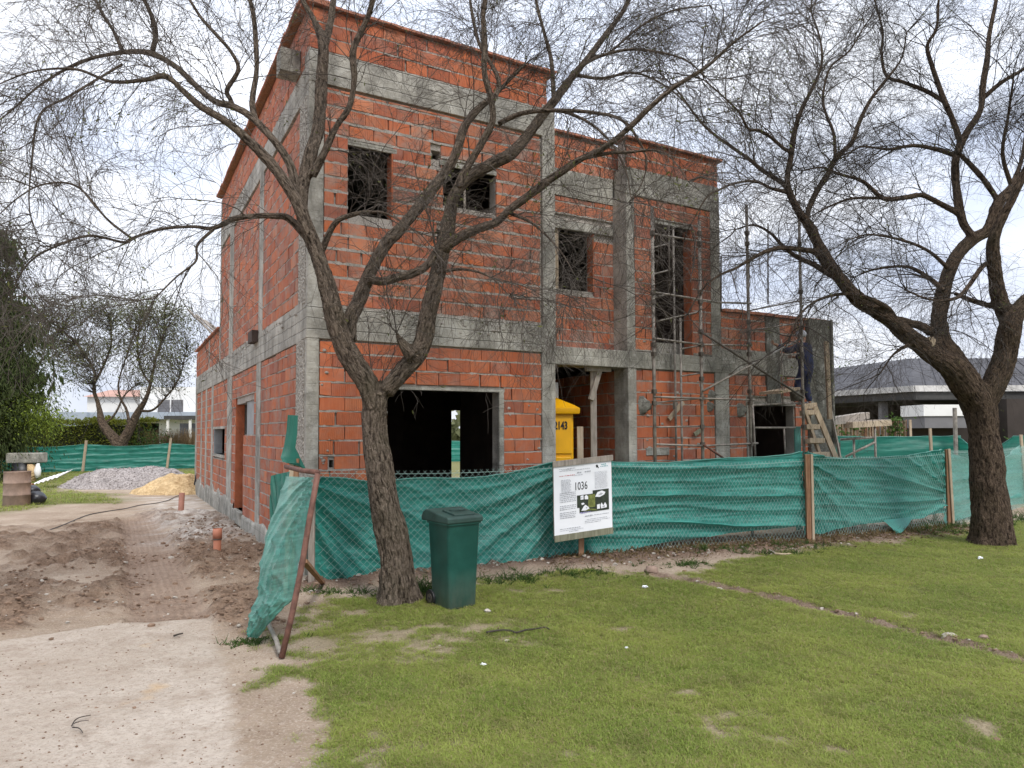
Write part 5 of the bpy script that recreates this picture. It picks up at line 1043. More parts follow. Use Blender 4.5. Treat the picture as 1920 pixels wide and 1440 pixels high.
def lines(mat, spec, seed):
    g = random.Random(seed); mb = MB()
    for a0, a1, b, h in spec:
        a = a0
        while a < a1 - .01:
            wd = g.uniform(.012, .05); srect(mb, a, min(a + wd, a1), b + g.uniform(-.001, .001), b + h * g.uniform(.75, 1.1), .0065, .0072); a += wd + .009
    o = mb.build('text_line', M[mat], sg); o['kind'] = 'stuff'
lines('ink_grey', [(.10, .38, .885, .006), (.14, .30, .873, .006), (.10, .62, .858, .007), (.40, .48, .815, .016), (.53, .63, .815, .016), (.36, .50, .79, .006)] + [(.13, .27 + .02 * (i % 3), .745 - i * .0125, .005) for i in range(14)] + [(.10, .37, .575 - .022 * i - (.03 if i > 5 else 0) - (.02 if i > 8 else 0), .011) for i in range(13)] + [(.70, .92, .80 - .014 * i, .004) for i in range(16)], 1)
lines('ink_grey', [(.52, .66, .245, .02), (.68, .93, .252, .008), (.55, .92, .205, .007), (.52, .95, .185, .007), (.52, .8, .165, .007), (.1, .44, .125, .009), (.1, .5, .105, .006), (.25, .4, .085, .01)], 2); lines('ink_red', [(.10, .36, .795, .010)], 3)
mb = MB(); Q = [(.74, .885, .018, .010), (.752, .872, .012, .014), (.735, .868, .010, .010), (.765, .855, .010, .008)]
for a, b, ra_, rb_ in Q: mb.prism([S(a + ra_ * math.cos(t), b + rb_ * math.sin(t), .0062) for t in np.linspace(0, 2 * math.pi, 12, endpoint=False)], nn * .0008)
mb.build('emblem', M['ink'], sg); lines('ink_teal', [(.82, .90, .885, .014), (.80, .93, .862, .010)], 4)
M['dkgrn'] = plain('print_dark_green', (0.035, 0.045, 0.03), .6, .5, 14, bump=0); M['olive'] = plain('print_olive', (0.16, 0.18, 0.05), .6, .5, 20, bump=0)
mb = MB(); srect(mb, .43, .94, .30, .53, .0062, .007); srect(mb, .39, .62, .37, .53, .0055, .0066); srect(mb, .66, .94, .46, .57, .0058, .0067); mb.build('picture', M['dkgrn'], sg)
mb = MB(); srect(mb, .58, .70, .36, .52, .0072, .0078); mb.prism([S(a, b, .0073) for a, b in ((.50, .31), (.62, .32), (.75, .305), (.70, .33), (.58, .345))], nn * .0006); mb.build('picture_lawn', M['olive'], sg)
mb = MB()
for q_ in ([(.45, .47), (.50, .47), (.50, .525), (.45, .52)], [(.52, .47), (.58, .465), (.58, .50), (.55, .525), (.52, .51)], [(.70, .485), (.78, .475), (.86, .50), (.88, .53), (.82, .555), (.74, .54)], [(.46, .33), (.53, .325), (.60, .345), (.58, .37), (.53, .40), (.50, .38)], [(.73, .325), (.78, .325), (.78, .385), (.73, .38)], [(.80, .325), (.90, .33), (.90, .36), (.87, .40), (.84, .36), (.81, .40), (.79, .37)], [(.47, .40), (.52, .41), (.50, .43), (.46, .425)]):
    mb.prism([S(a, b, .0078) for a, b in q_], nn * .0006)
mb.build('picture_house', M['paper'], sg); mb = MB()
for q_ in ([(.75, .50), (.80, .495), (.84, .515), (.80, .53)], [(.825, .335), (.865, .335), (.865, .36), (.825, .355)], [(.54, .35), (.56, .35), (.56, .37), (.54, .37)], [(.465, .485), (.48, .485), (.48, .505), (.465, .505)]): mb.prism([S(a, b, .0085) for a, b in q_], nn * .0004)
mb.build('picture_window', M['ink_grey'], sg); lines('ink_violet', [(.44, .62, .302, .007), (.46, .56, .292, .004)], 5)

# ================================================================ WHEELED BIN
binn = thing('wheelie_bin', 'dark green wheeled rubbish bin standing on the grass right of the forked tree', 'bin', onz(846, 1150))
M['bin'] = Mat('green_plastic'); _m = M['bin']; ob = _m.co('Object'); zz = _m.n('ShaderNodeSeparateXYZ', {0: ob}).outputs[2]
bc = _m.mix(_m.ramp(_m.noise(ob, 3.5, 6, .6), [(.4, 0.), (.7, 1.)]), (.004, .052, .040), (.012, .082, .064)); dz = _m.math('MULTIPLY', _m.ramp(zz, [(0.0, 1.0), (.42, 0.0)]), _m.ramp(_m.noise(_m.map(ob, (1, 1, .3)), 9, 6, .7), [(.3, .25), (.7, .9)]))
bc = _m.mix(dz, bc, (.11, .12, .095)); M['bin'] = _m.fin(bc, .42, _m.bump(_m.noise(ob, 90, 3), .12, .004), .45)
M['binlid'] = plain('faded_green_lid', (.028, .062, .052), .5, .25, 6, .4, 0, .15, 70)
fr = np.array([math.cos(rad(-52)), math.sin(rad(-52)), 0]); sd_ = np.array([math.cos(rad(-142)), math.sin(rad(-142)), 0])     # fr: front normal (towards right and viewer), sd_: towards left and viewer
nearc = onz(842, 1148)           # the near bottom corner
BW, BD = .335, .335
c0 = nearc - fr * BD / 2 - sd_ * BW / 2
def bp(f_, s_, z): return c0 + fr * f_ + sd_ * s_ + Z * z
def rrect(w_, d_, z, r_=.03, fo=0.0):
    pts = []
    for cx, cy_, a0 in ((w_ / 2 - r_, d_ / 2 - r_, 0), (-w_ / 2 + r_, d_ / 2 - r_, 90), (-w_ / 2 + r_, -d_ / 2 + r_, 180), (w_ / 2 - r_, -d_ / 2 + r_, 270)):
        for t in (0, 30, 60, 90): pts.append(bp(cx + r_ * math.cos(rad(a0 + t)) + fo, cy_ + r_ * math.sin(rad(a0 + t)), z))
    return pts
def loft(rings, name, mat, parent, cap=True):
    mb = MB(); n = len(rings[0]); vs = [p for r_ in rings for p in r_]; fs = [(i * n + k, i * n + (k + 1) % n, (i + 1) * n + (k + 1) % n, (i + 1) * n + k) for i in range(len(rings) - 1) for k in range(n)]
    if cap: fs += [tuple(range(n))[::-1], tuple(range((len(rings) - 1) * n, len(rings) * n))]
    mb.add(vs, fs); o = mb.build(name, M[mat], parent, smooth=True); o.modifiers.new('es', 'EDGE_SPLIT').split_angle = rad(35); return o
loft([rrect(.315, .315, .01), rrect(.335, .335, .03), rrect(.345, .345, .2), rrect(.39, .39, .80), rrect(.395, .395, .865), rrect(.425, .425, .867), rrect(.425, .425, .90)], 'body', 'bin', binn)
prof = [(-.30, .885), (-.30, .925), (-.27, .975), (-.215, 1.005), (-.14, 1.005), (-.04, .985), (.10, .965), (.20, .955), (.225, .94), (.225, .885)]
mb = MB(); mb.prism([bp(f_, -.218, z) for f_, z in prof], sd_ * .436); mb.build('lid', M['binlid'], binn, bevel=.012)
mb = MB(); mb.prism([bp(f_, -.15, z) for f_, z in ((-.06, .985), (.18, .955), (.18, .972), (.12, .985), (-.05, 1.004))], sd_ * .26); mb.build('lid_panel', M['binlid'], binn, bevel=.005)
MB().tube([bp(.03 + .05 * math.cos(t), -.02 + .09 * math.sin(t), 1.0 + .004) for t in np.linspace(0, 2 * math.pi, 13)], .007, 6).build('lid_ring', M['binlid'], binn, smooth=True)
MB().tube([bp(-.30, -.2, .90), bp(-.30, .2, .90)], .016, 8).build('handle', M['binlid'], binn, smooth=True)
MB().tube([bp(-.17, -.2, .085), bp(-.17, .2, .085)], .012, 8).build('axle', M['black'], binn)
for s_ in (.165, -.165):
    w1 = MB(); w1.tube([bp(-.175, s_ - .022, .085), bp(-.175, s_ + .022, .085)], .085, 20); w1 = w1.build('wheel', M['black'], binn, bevel=.006); MB().tube([bp(-.175, s_ - .027, .085), bp(-.175, s_ + .027, .085)], .045, 12).build('hub', M['pipe_dark'], w1)

# ================================================================ PORTABLE TOILET
M['yellow'] = plain('yellow_plastic', (.80, .40, .004), .45, .10, 3, .4, 0, .08, 30)
toi = thing('portable_toilet', 'yellow portable toilet numbered 2143 standing in the porch behind the notice board', 'toilet', hp(4.5, .95, 0))
tr_ = atY(1076, 790, 11.15); ea = np.array([.97, .24, 0]); eb = np.array([-.24, .97, 0]); tq = np.array([tr_[0], tr_[1], 0]) - ea * 1.0
def tb(a, b, z): return tq + ea * a + eb * b + Z * z
mb = MB(); mb.box(tb(0, 0, .06), ea * 1.0, eb * 1.0, Z * 2.06); mb.build('cabin', M['yellow'], toi, bevel=.03)
mb = MB(); mb.box(tb(.10, -.025, .15), ea * .84, eb * .03, Z * 1.27); mb.build('door', M['yellow'], toi, bevel=.012); mb = MB(); mb.box(tb(.10, -.025, 1.47), ea * .86, eb * .03, Z * .60); mb.build('upper_panel', M['yellow'], toi, bevel=.012)
mb = MB(); n4 = [(-.06, -.08), (1.06, -.08), (1.06, 1.06), (-.06, 1.06)]
def ring(s_, z): return [tb(.5 + (a - .5) * s_, .5 + (b - .5) * s_, z) for a, b in n4]
loft([ring(1.0, 2.10), ring(1.02, 2.12), ring(1.02, 2.19), ring(.9, 2.24), ring(.45, 2.38), ring(.3, 2.40)], 'roof', 'yellow', toi)
text('2143', 'number', tb(.66, -.030, 1.86), ea * .66, Z * 1.0, -eb, .17, 'ink', toi, d=.003, bold=.006)
MB().tube([tb(.80, .35, 2.2), tb(.80, .35, 2.62)], .055, 12).build('vent_pipe', M['white'], toi, smooth=True)
o = MB().box(tb(1.05, -.02, 0), ea * .10, eb * .03, Z * 1.90).build('plank', M['wood_pale']); tag(o, 'pale plank standing upright beside the yellow portable toilet', 'plank')

# ================================================================ SCAFFOLD, LADDERS, WORKER
sc = thing('scaffold', 'rusty tube scaffold with crossed braces in front of the right wing and annex', 'scaffold', hp(7.4, -.8, 0))
def spt(x, y, off): return hf(x, y, off)
def pipe(name, a, b, r_=.022, mat='pipe', offa=-.8, offb=None):
    MB().tube([spt(*a, offa), spt(*b, offa if offb is None else offb)], r_, 8).build(name, M[mat], sc, smooth=True)
def standard(x, ytop, ymid, off, r_=.024, mat='pipe'):
    p = spt(x, ymid, off); t = spt(x, ytop, off); q = np.array([p[0], p[1], 0]); MB().tube([q, q + Z * t[2]], r_, 8).build('standard', M[mat], sc, smooth=True)
    mb = MB(); mb.box(q + np.array([-.06, -.06, 0]), (.12, 0, 0), (0, .12, 0), (0, 0, .012)); mb.build('base_plate', M['pipe'], sc)
for x, yt, off, mt in ((1226, 388, -.8, 'pipe'), (1315, 415, -.8, 'pipe'), (1405, 385, -.8, 'pipe'), (1504, 378, -.8, 'pipe')): standard(x, yt, 680, off, .027, mt)
for x, yt, off in ((1265, 427, -.12), (1276, 596, -.2)): standard(x, yt, 640, off, .02)
pipe('standard', (1254, 422), (1255, 551), .016, 'pipe_dark', -.12); pipe('standard', (1352, 480), (1352, 585), .014, 'pipe_dark', -.3); pipe('standard', (1440, 420), (1440, 570), .014, 'pipe_dark', -.2)
for a, b in (((1222, 438), (1342, 457)), ((1222, 547), (1347, 567)), ((1347, 567), (1408, 569)), ((1224, 634), (1314, 646)), ((1314, 646), (1410, 648)), ((1227, 744), (1314, 747)), ((1314, 747), (1415, 750)), ((1231, 833), (1318, 836)), ((1318, 836), (1421, 831))): pipe('ledger', a, b, .016, 'pipe', -.83)
cp = MB()
for x in (1226, 1315, 1405, 1504):
    for y in (438, 458, 548, 566, 604, 622, 646, 664, 710, 734, 747, 756, 800, 833):
        if R.random() < .55: p_ = spt(x, 680, -.82); t_ = spt(x, y, -.82); cp.cbox((p_[0], p_[1], t_[2]), .062, .062, .065, R.random())
cp.build('coupler', M['pipe_dark'], sc)['kind'] = 'stuff'
for a, b in (((1222, 465), (1253, 457)), ((1222, 515), (1252, 507)), ((1222, 560), (1255, 550)), ((1226, 604), (1312, 584)), ((1229, 755), (1314, 747)), ((1231, 801), (1316, 799)), ((1278, 654), (1313, 648)), ((1278, 705), (1312, 700)), ((1402, 583), (1503, 563)), ((1404, 620), (1503, 605))): pipe('transom', a, b, .013, 'pipe', -.8, -.74)
for a, b, mt in (((1314, 622), (1506, 745), 'pipe_dark'), ((1318, 733), (1503, 634), 'pipe'), ((1320, 834), (1361, 862), 'rust')): pipe('brace', a, b, .019, mt, -.86)
for a, b in (((1411, 760), (1508, 755)), ((1415, 802), (1491, 802)), ((1470, 803), (1473, 862)), ((1411, 755), (1417, 870))): pipe('rail', a, b, .019, 'pipe', -.55)
for a, b in (((1465, 636), (1468, 757)), ((1465, 667), (1503, 662)), ((1466, 714), (1506, 709)), ((1467, 734), (1500, 728))): pipe('rung', a, b, .013, 'pipe', -.62)
mb = MB(); a, b = spt(1462, 738, -.7), spt(1500, 731, -.7); mb.box(a, b - a, V * .45, Z * .05); mb.build('plank', M['wood_pale'], sc)
mb = MB(); mb.blob(spt(1494, 757, -.5), .15, .15, .16, 0, .12, 10, 7); o = mb.build('bucket_of_mortar', M['concd'], smooth=True); bpy.data.objects.remove(o)
mb = MB(); pbk = spt(1495, 752, -.5); mb.tube([pbk, pbk + Z * .2], [.11, .14], 14); o = mb.build('bucket', M['concd'], smooth=True); tag(o, 'mortar stained bucket on the scaffold plank beside the worker', 'bucket')
ca = MB(); q1 = hp(9.34, -.5, 0); ca.box(spt(1490, 790, -.5) * np.array([1, 1, 0]), U * .16, V * .02, Z * 1.9)
o = ca.build('cloth_covered_panel', M['cloth_pale']); tag(o, 'narrow panel of faded green cloth at the right side of the annex doorway', 'panel')
lad = thing('stepladder', 'pale wooden stepladder that the worker stands on, beside the grey pillar', 'ladder', hp(9.8, -.9, 0))
def ground_line(a, b, off):
    """extend the line a->b (photo points on the plane) down to the ground"""
    p, q_ = spt(*a, off), spt(*b, off); return p, p + (q_ - p) * ((p[2]) / (p[2] - q_[2]))
for a, b in (((1506, 762), (1524, 848)), ((1527, 762), (1551, 848))): p, q_ = ground_line(a, b, -.75); MB().bar(p, q_ - V * .35, .045, .09).build('rail', M['wood_pale'], lad)
for (x0, x1, y, dv) in ((1508, 1529, 772, -.78), (1513, 1538, 799, -.86), (1519, 1547, 825, -.95), (1525, 1556, 851, -1.03), (1531, 1565, 880, -1.1)):
    a, b = spt(x0, y, dv), spt(x1, y, dv); MB().box(a - Z * .05, b - a, V * .10 - Z * .02, Z * .085).build('step', M['wood_pale'], lad)
p, q_ = ground_line((1558, 771), (1586, 860), -.2); MB().bar(p, q_ + V * .3, .04, .06).build('back_leg', M['wood_grey'], lad)
MB().bar(spt(1504, 762, -.72), spt(1530, 760, -.72), .05, .10).build('top_board', M['wood_pale'], lad)
o = MB().bar(spt(1549, 640, -.3), spt(1556, 786, -.3), .07, .07).build('pole', M['wood_pale']); tag(o, 'pale timber pole leaning against the grey annex pillar', 'pole')
# --- worker
def skin(name, joints, edges, radii, mat, parent, sub=2, root=0):
    me = bpy.data.meshes.new(name); me.from_pydata([tuple(map(float, j)) for j in joints], edges, []); o = bpy.data.objects.new(name, me); C.objects.link(o)
    md = o.modifiers.new('skin', 'SKIN'); sv = me.skin_vertices[0].data
    for i, r_ in enumerate(radii): sv[i].radius = (r_, r_) if np.isscalar(r_) else r_; sv[i].use_root = (i == root)
    sb = o.modifiers.new('sub', 'SUBSURF'); sb.levels = sub; sb.render_levels = sub
    m2 = bpy.data.meshes.new_from_object(o.evaluated_get(bpy.context.evaluated_depsgraph_get())); bpy.data.objects.remove(o); m2.materials.clear(); m2.materials.append(M[mat]); m2.polygons.foreach_set('use_smooth', np.ones(len(m2.polygons), bool))
    k = bpy.data.objects.new(name, m2); link(k, parent); return k
M['skin'] = plain('skin', (.30, .17, .11), .6, .1, 6, bump=0); M['navy'] = plain('navy_workwear', (.020, .026, .062), .85, .4, 9, .2, 0, .4, 60); M['navy2'] = plain('navy_trousers', (.026, .032, .075), .85, .4, 9, .2, 0, .4, 60); M['cap'] = plain('pale_cap', (.55, .56, .62), .7, .15, 20, bump=.1)
w0 = spt(1512, 700, -.62); K = 1.0; rt = U; fw = V; sc_ = .80           # right, forward (towards the wall), scale
def J(a, b, z): return np.array([w0[0], w0[1], 0]) + rt * a * sc_ + fw * b * sc_ + Z * (FZ + z * sc_)
FZ = spt(1518, 760, -.62)[2]
per = thing('person', 'worker in dark navy clothes and pale cap on the stepladder, reaching to the wall', 'person', J(0, 0, 0))
jn = [(0, 0, .88), (0, .02, 1.08), (0, .05, 1.30), (-.01, .06, 1.42), (-.02, .09, 1.50), (-.02, .11, 1.60), (-.02, .12, 1.68),
      (.17, .05, 1.34), (.24, .22, 1.14), (.12, .40, 1.14), (.08, .46, 1.15), (-.17, .05, 1.34), (-.40, .16, 1.22), (-.62, .28, 1.36), (-.68, .31, 1.40),
      (.09, 0, .80), (.12, .12, .45), (.10, .0, .07), (.10, .14, .03), (-.09, 0, .80), (-.12, .16, .47), (-.10, .04, .07), (-.10, .18, .03)]
ed = [(0, 1), (1, 2), (2, 3), (3, 4), (4, 5), (5, 6), (2, 7), (7, 8), (8, 9), (9, 10), (2, 11), (11, 12), (12, 13), (13, 14), (0, 15), (15, 16), (16, 17), (17, 18), (0, 19), (19, 20), (20, 21), (21, 22)]
rr_ = [.13, .125, .13, .06, .055, .098, .07, .065, .05, .036, .03, .065, .05, .036, .03, .085, .062, .04, .032, .085, .062, .04, .032]
skin('body', [J(*j) for j in jn], ed, [r_ * sc_ for r_ in rr_], 'skin', per)
def sub_skin(name, idx, extra, mat):
    mp_ = {i: k for k, i in enumerate(idx)}; skin(name, [J(*jn[i]) for i in idx], [(mp_[a], mp_[b]) for a, b in ed if a in mp_ and b in mp_], [(rr_[i] + extra) * sc_ for i in idx], mat, per)
sub_skin('jacket', [0, 1, 2, 3, 7, 8, 9, 11, 12, 13, 15, 19], .030, 'navy'); sub_skin('trousers', [0, 1, 15, 16, 17, 19, 20, 21], .026, 'navy2')
for i, j in ((17, 18), (21, 22)): skin('shoe', [J(*jn[i]), J(*jn[j])], [(0, 1)], [.055 * sc_, .045 * sc_], 'cap', per)
mb = MB(); hc = J(-.02, .105, 1.635); mb.blob(hc, .118 * sc_, .125 * sc_, .10 * sc_, 0, .02, 14, 8); mb.build('cap', M['cap'], per, smooth=True); mb = MB(); mb.blob(J(-.03, .24, 1.615), .08 * sc_, .09 * sc_, .015, 0, 0, 12, 5); mb.build('cap_brim', M['cap'], per, smooth=True)
def hand(base, d, side):
    for k in range(4):
        o_ = (k - 1.5) * .020; a = base + rt * 0 + Z * o_ * sc_; ln = (.075, .085, .08, .065)[k] * sc_; skin('finger', [a, a + d * ln * .55, a + d * ln * .9 + fw * .02 * sc_], [(0, 1), (1, 2)], [.010 * sc_, .009 * sc_, .007 * sc_], 'skin', per, 1)
    skin('thumb', [base + Z * .02 * sc_, base + Z * .05 * sc_ + d * .03 * sc_, base + Z * .055 * sc_ + d * .055 * sc_], [(0, 1), (1, 2)], [.012 * sc_, .010 * sc_, .008 * sc_], 'skin', per, 1)
dv_ = (J(*jn[14]) - J(*jn[13])); dv_ /= np.linalg.norm(dv_); hand(J(*jn[14]), dv_, 1); dv_ = (J(*jn[10]) - J(*jn[9])); dv_ /= np.linalg.norm(dv_); hand(J(*jn[10]), dv_, 1)

# ================================================================ YARD THINGS
def heap(name, label, cat, cx, cy_, rx, ry, h, mat, pk, seed, sky_=(0, 0), rough=.05, pm=None):
    t = thing(name, label, cat, (cx, cy_, 0)); n = 70; u = np.linspace(-1.15, 1.15, n); X, Y = np.meshgrid(u, u); r_ = np.hypot(X - sky_[0] * 0, Y); z = h * np.clip(1 - r_ ** 1.35, -.2, 1) * (1 + .35 * fbm(X * 2, Y * 2, 0, seed, 3)) + rough * fbm(X * rx * 5, Y * ry * 5, 0, seed + 3, 4) + h * .25 * fbm(X * 3 + 5, Y * 3, 0, seed + 7, 3) * (r_ < 1)
    z = np.where(r_ > 1.0, -.06 - (r_ - 1) * .3, np.maximum(z, -.02)); P = np.stack([cx + X * rx + sky_[0] * z, cy_ + Y * ry + sky_[1] * z, z], -1); mb = MB(); mb.grid(P); mb.build('mound', M[mat], t, smooth=True)
    if pk:
        g = random.Random(seed); mb = MB()
        for _ in range(pk):
            i, j = g.randrange(8, n - 8), g.randrange(8, n - 8); p = P[i, j] + np.array([g.uniform(-.05, .05), g.uniform(-.05, .05), 0])
            if p[2] < -.01 and g.random() < .7: continue
            s = g.uniform(.012, .03); mb.blob(p + Z * s * .4, s, s, s * .7, 0, .35, 5, 3)
        o = mb.build('pebbles', M[pm or mat], t); o['kind'] = 'stuff'
def m_gran(name, c1, c2, sc1=60):
    m = Mat(name); ob = m.co('Object'); r_ = m.n('ShaderNodeSeparateColor', {0: m.vor(ob, sc1, 'Color')}).outputs[0]; col = m.mix(r_, c1, c2); col = m.mix(m.ramp(m.noise(ob, 3, 5), [(.4, 0.), (.7, .4)]), col, [x * .6 for x in c1]); return m.fin(col, .95, m.bump(m.vor(ob, sc1), .9, .03), .1)
M['gravel'] = m_gran('grey_gravel', (.20, .175, .165), (.46, .41, .385), 26); M['sand'] = m_gran('yellow_sand', (.46, .32, .17), (.66, .49, .28), 16)
heap('gravel_heap', 'low wide heap of grey gravel in front of the rear fence', 'gravel heap', -13.1, 24.6, 2.75, 1.9, .70, 'gravel', 900, 5)
heap('sand_heap', 'small heap of yellow sand against the far end of the brick house', 'sand heap', -10.3, 21.5, 1.30, .85, .70, 'sand', 0, 9, (.42, 0), .10)
# drum
M['drum'] = plain('stained_drum', (.26, .185, .145), .8, .3, 5, .3, 0, .3, 30)
dr = thing('steel_drum', 'dented brown steel drum at the left edge of the yard', 'drum', onz(15, 952)); c = onz(15, 952) + np.array([0, .3, 0]); prof = [(.0, .285), (.02, .295), (.28, .29), (.295, .303), (.31, .29), (.58, .29), (.595, .303), (.61, .29), (.86, .29), (.875, .30), (.885, .29)]
mb = MB(); n = 28; vs = [c + np.array([r_ * math.cos(2 * math.pi * k / n), r_ * math.sin(2 * math.pi * k / n), z]) for z, r_ in prof for k in range(n)]; fs = [(i * n + k, i * n + (k + 1) % n, (i + 1) * n + (k + 1) % n, (i + 1) * n + k) for i in range(len(prof) - 1) for k in range(n)]; mb.add(vs, fs); mb.build('shell', M['drum'], dr, smooth=True)
mb = MB(); mb.tube([c + Z * .80, c + Z * .82], .285, 28); mb.build('contents', M['concd'], dr)
bag = MB(); p = onz(56, 948); bag.blob(p + np.array([0, .2, .16]), .27, .22, .20, 0, .16, 12, 8); bag.blob(p + np.array([-.14, .3, .30]), .20, .2, .20, 0, .16, 12, 8)
M['bagmat'] = plain('black_plastic_sheet', (.014, .014, .018), .35, .4, 8, .6, 0, 1.0, 14); o = bag.build('rubbish_bag', M['bagmat'], smooth=True); tag(o, 'crumpled black plastic bag beside the brown steel drum', 'bag'); sm2 = o.modifiers.new('s', 'SUBSURF'); sm2.levels = sm2.render_levels = 1
MB().tube([atY(38, 909, 18.6), atY(62, 910, 18.6)], .06, 10).build('log', M['wood_red']); tag(bpy.data.objects['log'], 'short reddish log lying behind the black bag and drum', 'log')
blk = thing('covered_tank', 'black tank under a pale grey slab beside the rear fence', 'tank', gp(50, 26.5)); p = np.array(gp(50, 26.5)); MB().box(p + np.array([-.55, -.3, .74]), (1.08, .05, 0), (0, .7, 0), (0, 0, .38)).build('slab', M['conc2'], blk, bevel=.03); MB().tube([p + np.array([-.12, 0, 0]), p + np.array([-.12, 0, .74])], [.36, .34], 16).build('tank', M['black'], blk, smooth=True)
mb = MB(); mb.tube([p + np.array([.30, -.1, 0]), p + np.array([.30, -.1, .70])], [.13, .15], 12); o = mb.build('sack', M['sand'], smooth=True); tag(o, 'upright yellow sack beside the black tank under the slab', 'sack'); mb = MB(); mb.blob(p + np.array([.52, -.1, .45]), .12, .1, .28, 0, .2, 9, 6); o = mb.build('sack', M['white'], smooth=True); tag(o, 'white crumpled sack right of the yellow sack at the tank', 'sack')
# corrugated sheet
mb = MB(); a, b = atY(70, 911, 23.6), atY(124, 894, 24.2); P = []
for i in range(41):
    f = i / 40; q_ = a * (1 - f) + b * f; P.append([q_ + np.array([0, (k / 5 - .5) * .7, .03 + .025 * math.sin(f * 40) + (k / 5) * .18]) for k in range(6)])
mb.grid(P); o = mb.build('corrugated_sheet', M['white'], smooth=True); tag(o, 'loose pale corrugated roofing sheet lying on the grass by the gravel heap', 'roofing sheet'); o.modifiers.new('th', 'SOLIDIFY').thickness = .006
# drain pipes
M['pvc'] = plain('salmon_pvc', (.52, .215, .135), .55, .12, 5, .3, 0, .05); M['pvc2'] = plain('dusty_pvc', (.40, .20, .15), .7, .2, 8, .3, 0, .1)
def dpipe(px, lab, h, r_, mat, collar, lean):
    b = onz(*px); t = thing('drain_pipe', lab, 'pipe', b, 'drain pipes standing in the earth'); top = b + Z * h + np.array(lean)
    ex = np.array([1.0, 0, 0]); mb = MB(); n = 18; d = (top - b) / np.linalg.norm(top - b)
    mb.tube([b - d * .2, top], r_, n, cap=False); mb.tube([top, top - d * .06, top - d * .3], [r_ * .86] * 3, n, cap=False); mb.build('tube', M[mat], t, smooth=True)
    if collar: MB().tube([top - d * .145, top - d * .15, top - d * .005, top], [r_ * 1.02, r_ * 1.17, r_ * 1.17, r_ * 1.05], n, cap=False).build('collar', M[mat], t, smooth=True); MB().tube([top - d * .16, top - d * .145], r_ * 1.2, n).build('seal', M['pipe_dark'], t); MB().tube([top - d * .05, top - d * .045], r_, n).build('plug', M['pvc2'], t)
dpipe((407, 1042), 'nearer salmon drain pipe stub with a collar rising from the churned earth', .40, .056, 'pvc', True, (.0, .0, 0)); dpipe((339, 962), 'farther plain dusty pink drain pipe near the house base', .46, .062, 'pvc2', False, (.02, 0, 0))
hs = [onz(x, y) for x, y in ((60, 1010), (80, 1002), (115, 990), (150, 973), (170, 966), (200, 962), (235, 956), (262, 949), (290, 946), (315, 940), (330, 933), (345, 928), (360, 926))]; q_, w_ = smooth_line([p + Z * (gz_at(p[0], p[1]) + .02) for p in hs], [.010] * len(hs), 80); o = MB().tube(q_, list(w_), 6).build('hose', M['black'], smooth=True); tag(o, 'thin dark hose snaking across the dusty yard', 'hose')
blk2 = MB(); p = onz(352, 928); blk2.box(p + np.array([-.05, .3, 0]), (.28, .1, 0), (0, .35, 0), (.12, 0, .62)); o = blk2.build('tarpaulin', M['bagmat'], bevel=.06); tag(o, 'black folded tarpaulin between sand heap and brick house', 'tarpaulin')
# red can, slats, litter
M['red'] = plain('red_plastic', (.48, .03, .05), .4, .1, 5); p = onz(1790, 977); o = MB().tube([p + np.array([-.11, .0, .08]), p + np.array([-.09, 0, .08]), p + np.array([.07, 0, .075]), p + np.array([.09, 0, .075]), p + np.array([.095, 0, .075])], [.045, .055, .055, .05, .02], 14).build('red_can', M['red'], smooth=True); tag(o, 'red can lying in the weeds right of the fence post', 'can')
def lit(name, lab, cat, x, y, mat, kind='scrap', s=.05, group=None):
    p = onz(x, y); p = p + Z * (gz_at(p[0], p[1]) + .012); mb = MB()
    if kind == 'scrap':
        mb.blob(p + Z * s * .35, s * 1.1, s * .8, s * .55, 0, .5, 10, 7); mb.blob(p + np.array([s * 1.1, s * .3, s * .2]), s * .5, s * .35, s * .25, 0, .5, 8, 5)
    elif kind == 'stone': mb.blob(p + Z * s * .2, s, s * .8, s * .55, 0, .3, 11, 8)
    o = mb.build(name, M[mat], smooth=(kind == 'stone')); tag(o, lab, cat, group)
lit('paper_scrap', 'white crumpled paper scrap in the middle of the lawn', 'paper', 906, 1253, 'paper', s=.017, group='paper scraps on the lawn'); lit('paper_scrap', 'white crumpled paper on the bright grass below the notice board', 'paper', 1209, 1104, 'paper', s=.026, group='paper scraps on the lawn'); lit('paper_scrap', 'small white scrap beside a dry twig right of the lawn middle', 'paper', 1174, 1221, 'paper', s=.012, group='paper scraps on the lawn'); lit('paper_scrap', 'tiny white scrap on the lawn left of the second tree trunk base', 'paper', 1838, 1050, 'paper', s=.03, group='paper scraps on the lawn')
lit('stone', 'pale stone lump at the bend of the narrow trench in the grass', 'stone', 1779, 1195, 'stone', 'stone', .06); lit('stone', 'pale stone on the worn grass in front of the green bin', 'stone', 914, 1152, 'stone', 'stone', .035); lit('stone', 'pale stone lying in the trench beside its upper end', 'stone', 1347, 1103, 'stone', 'stone', .05); lit('stone', 'brown clod at the foot of the litter strip below the fence', 'stone', 1222, 1076, 'drum', 'stone', .09)
lit('stone', 'reddish rubble lump in the grass right of the trench', 'stone', 1846, 1200, 'drum', 'stone', .04)
def stick(lab, pts, r_, mat='twig2', cat='stick'):
    P = [onz(x, y) for x, y in pts]; P = [p + Z * (gz_at(p[0], p[1]) + .022) for p in P]; q_, w_ = smooth_line(P, [r_ * (1 - .5 * i / len(P)) for i in range(len(P))], 4 * len(P)); o = MB().tube(q_, list(w_), 6).build('stick', M[mat], smooth=True); tag(o, lab, cat)
stick('crooked dark stick on the worn lawn below the bin', [(912, 1193), (935, 1190), (955, 1188), (968, 1193), (985, 1189), (1005, 1187), (1022, 1184), (1030, 1188)], .010)
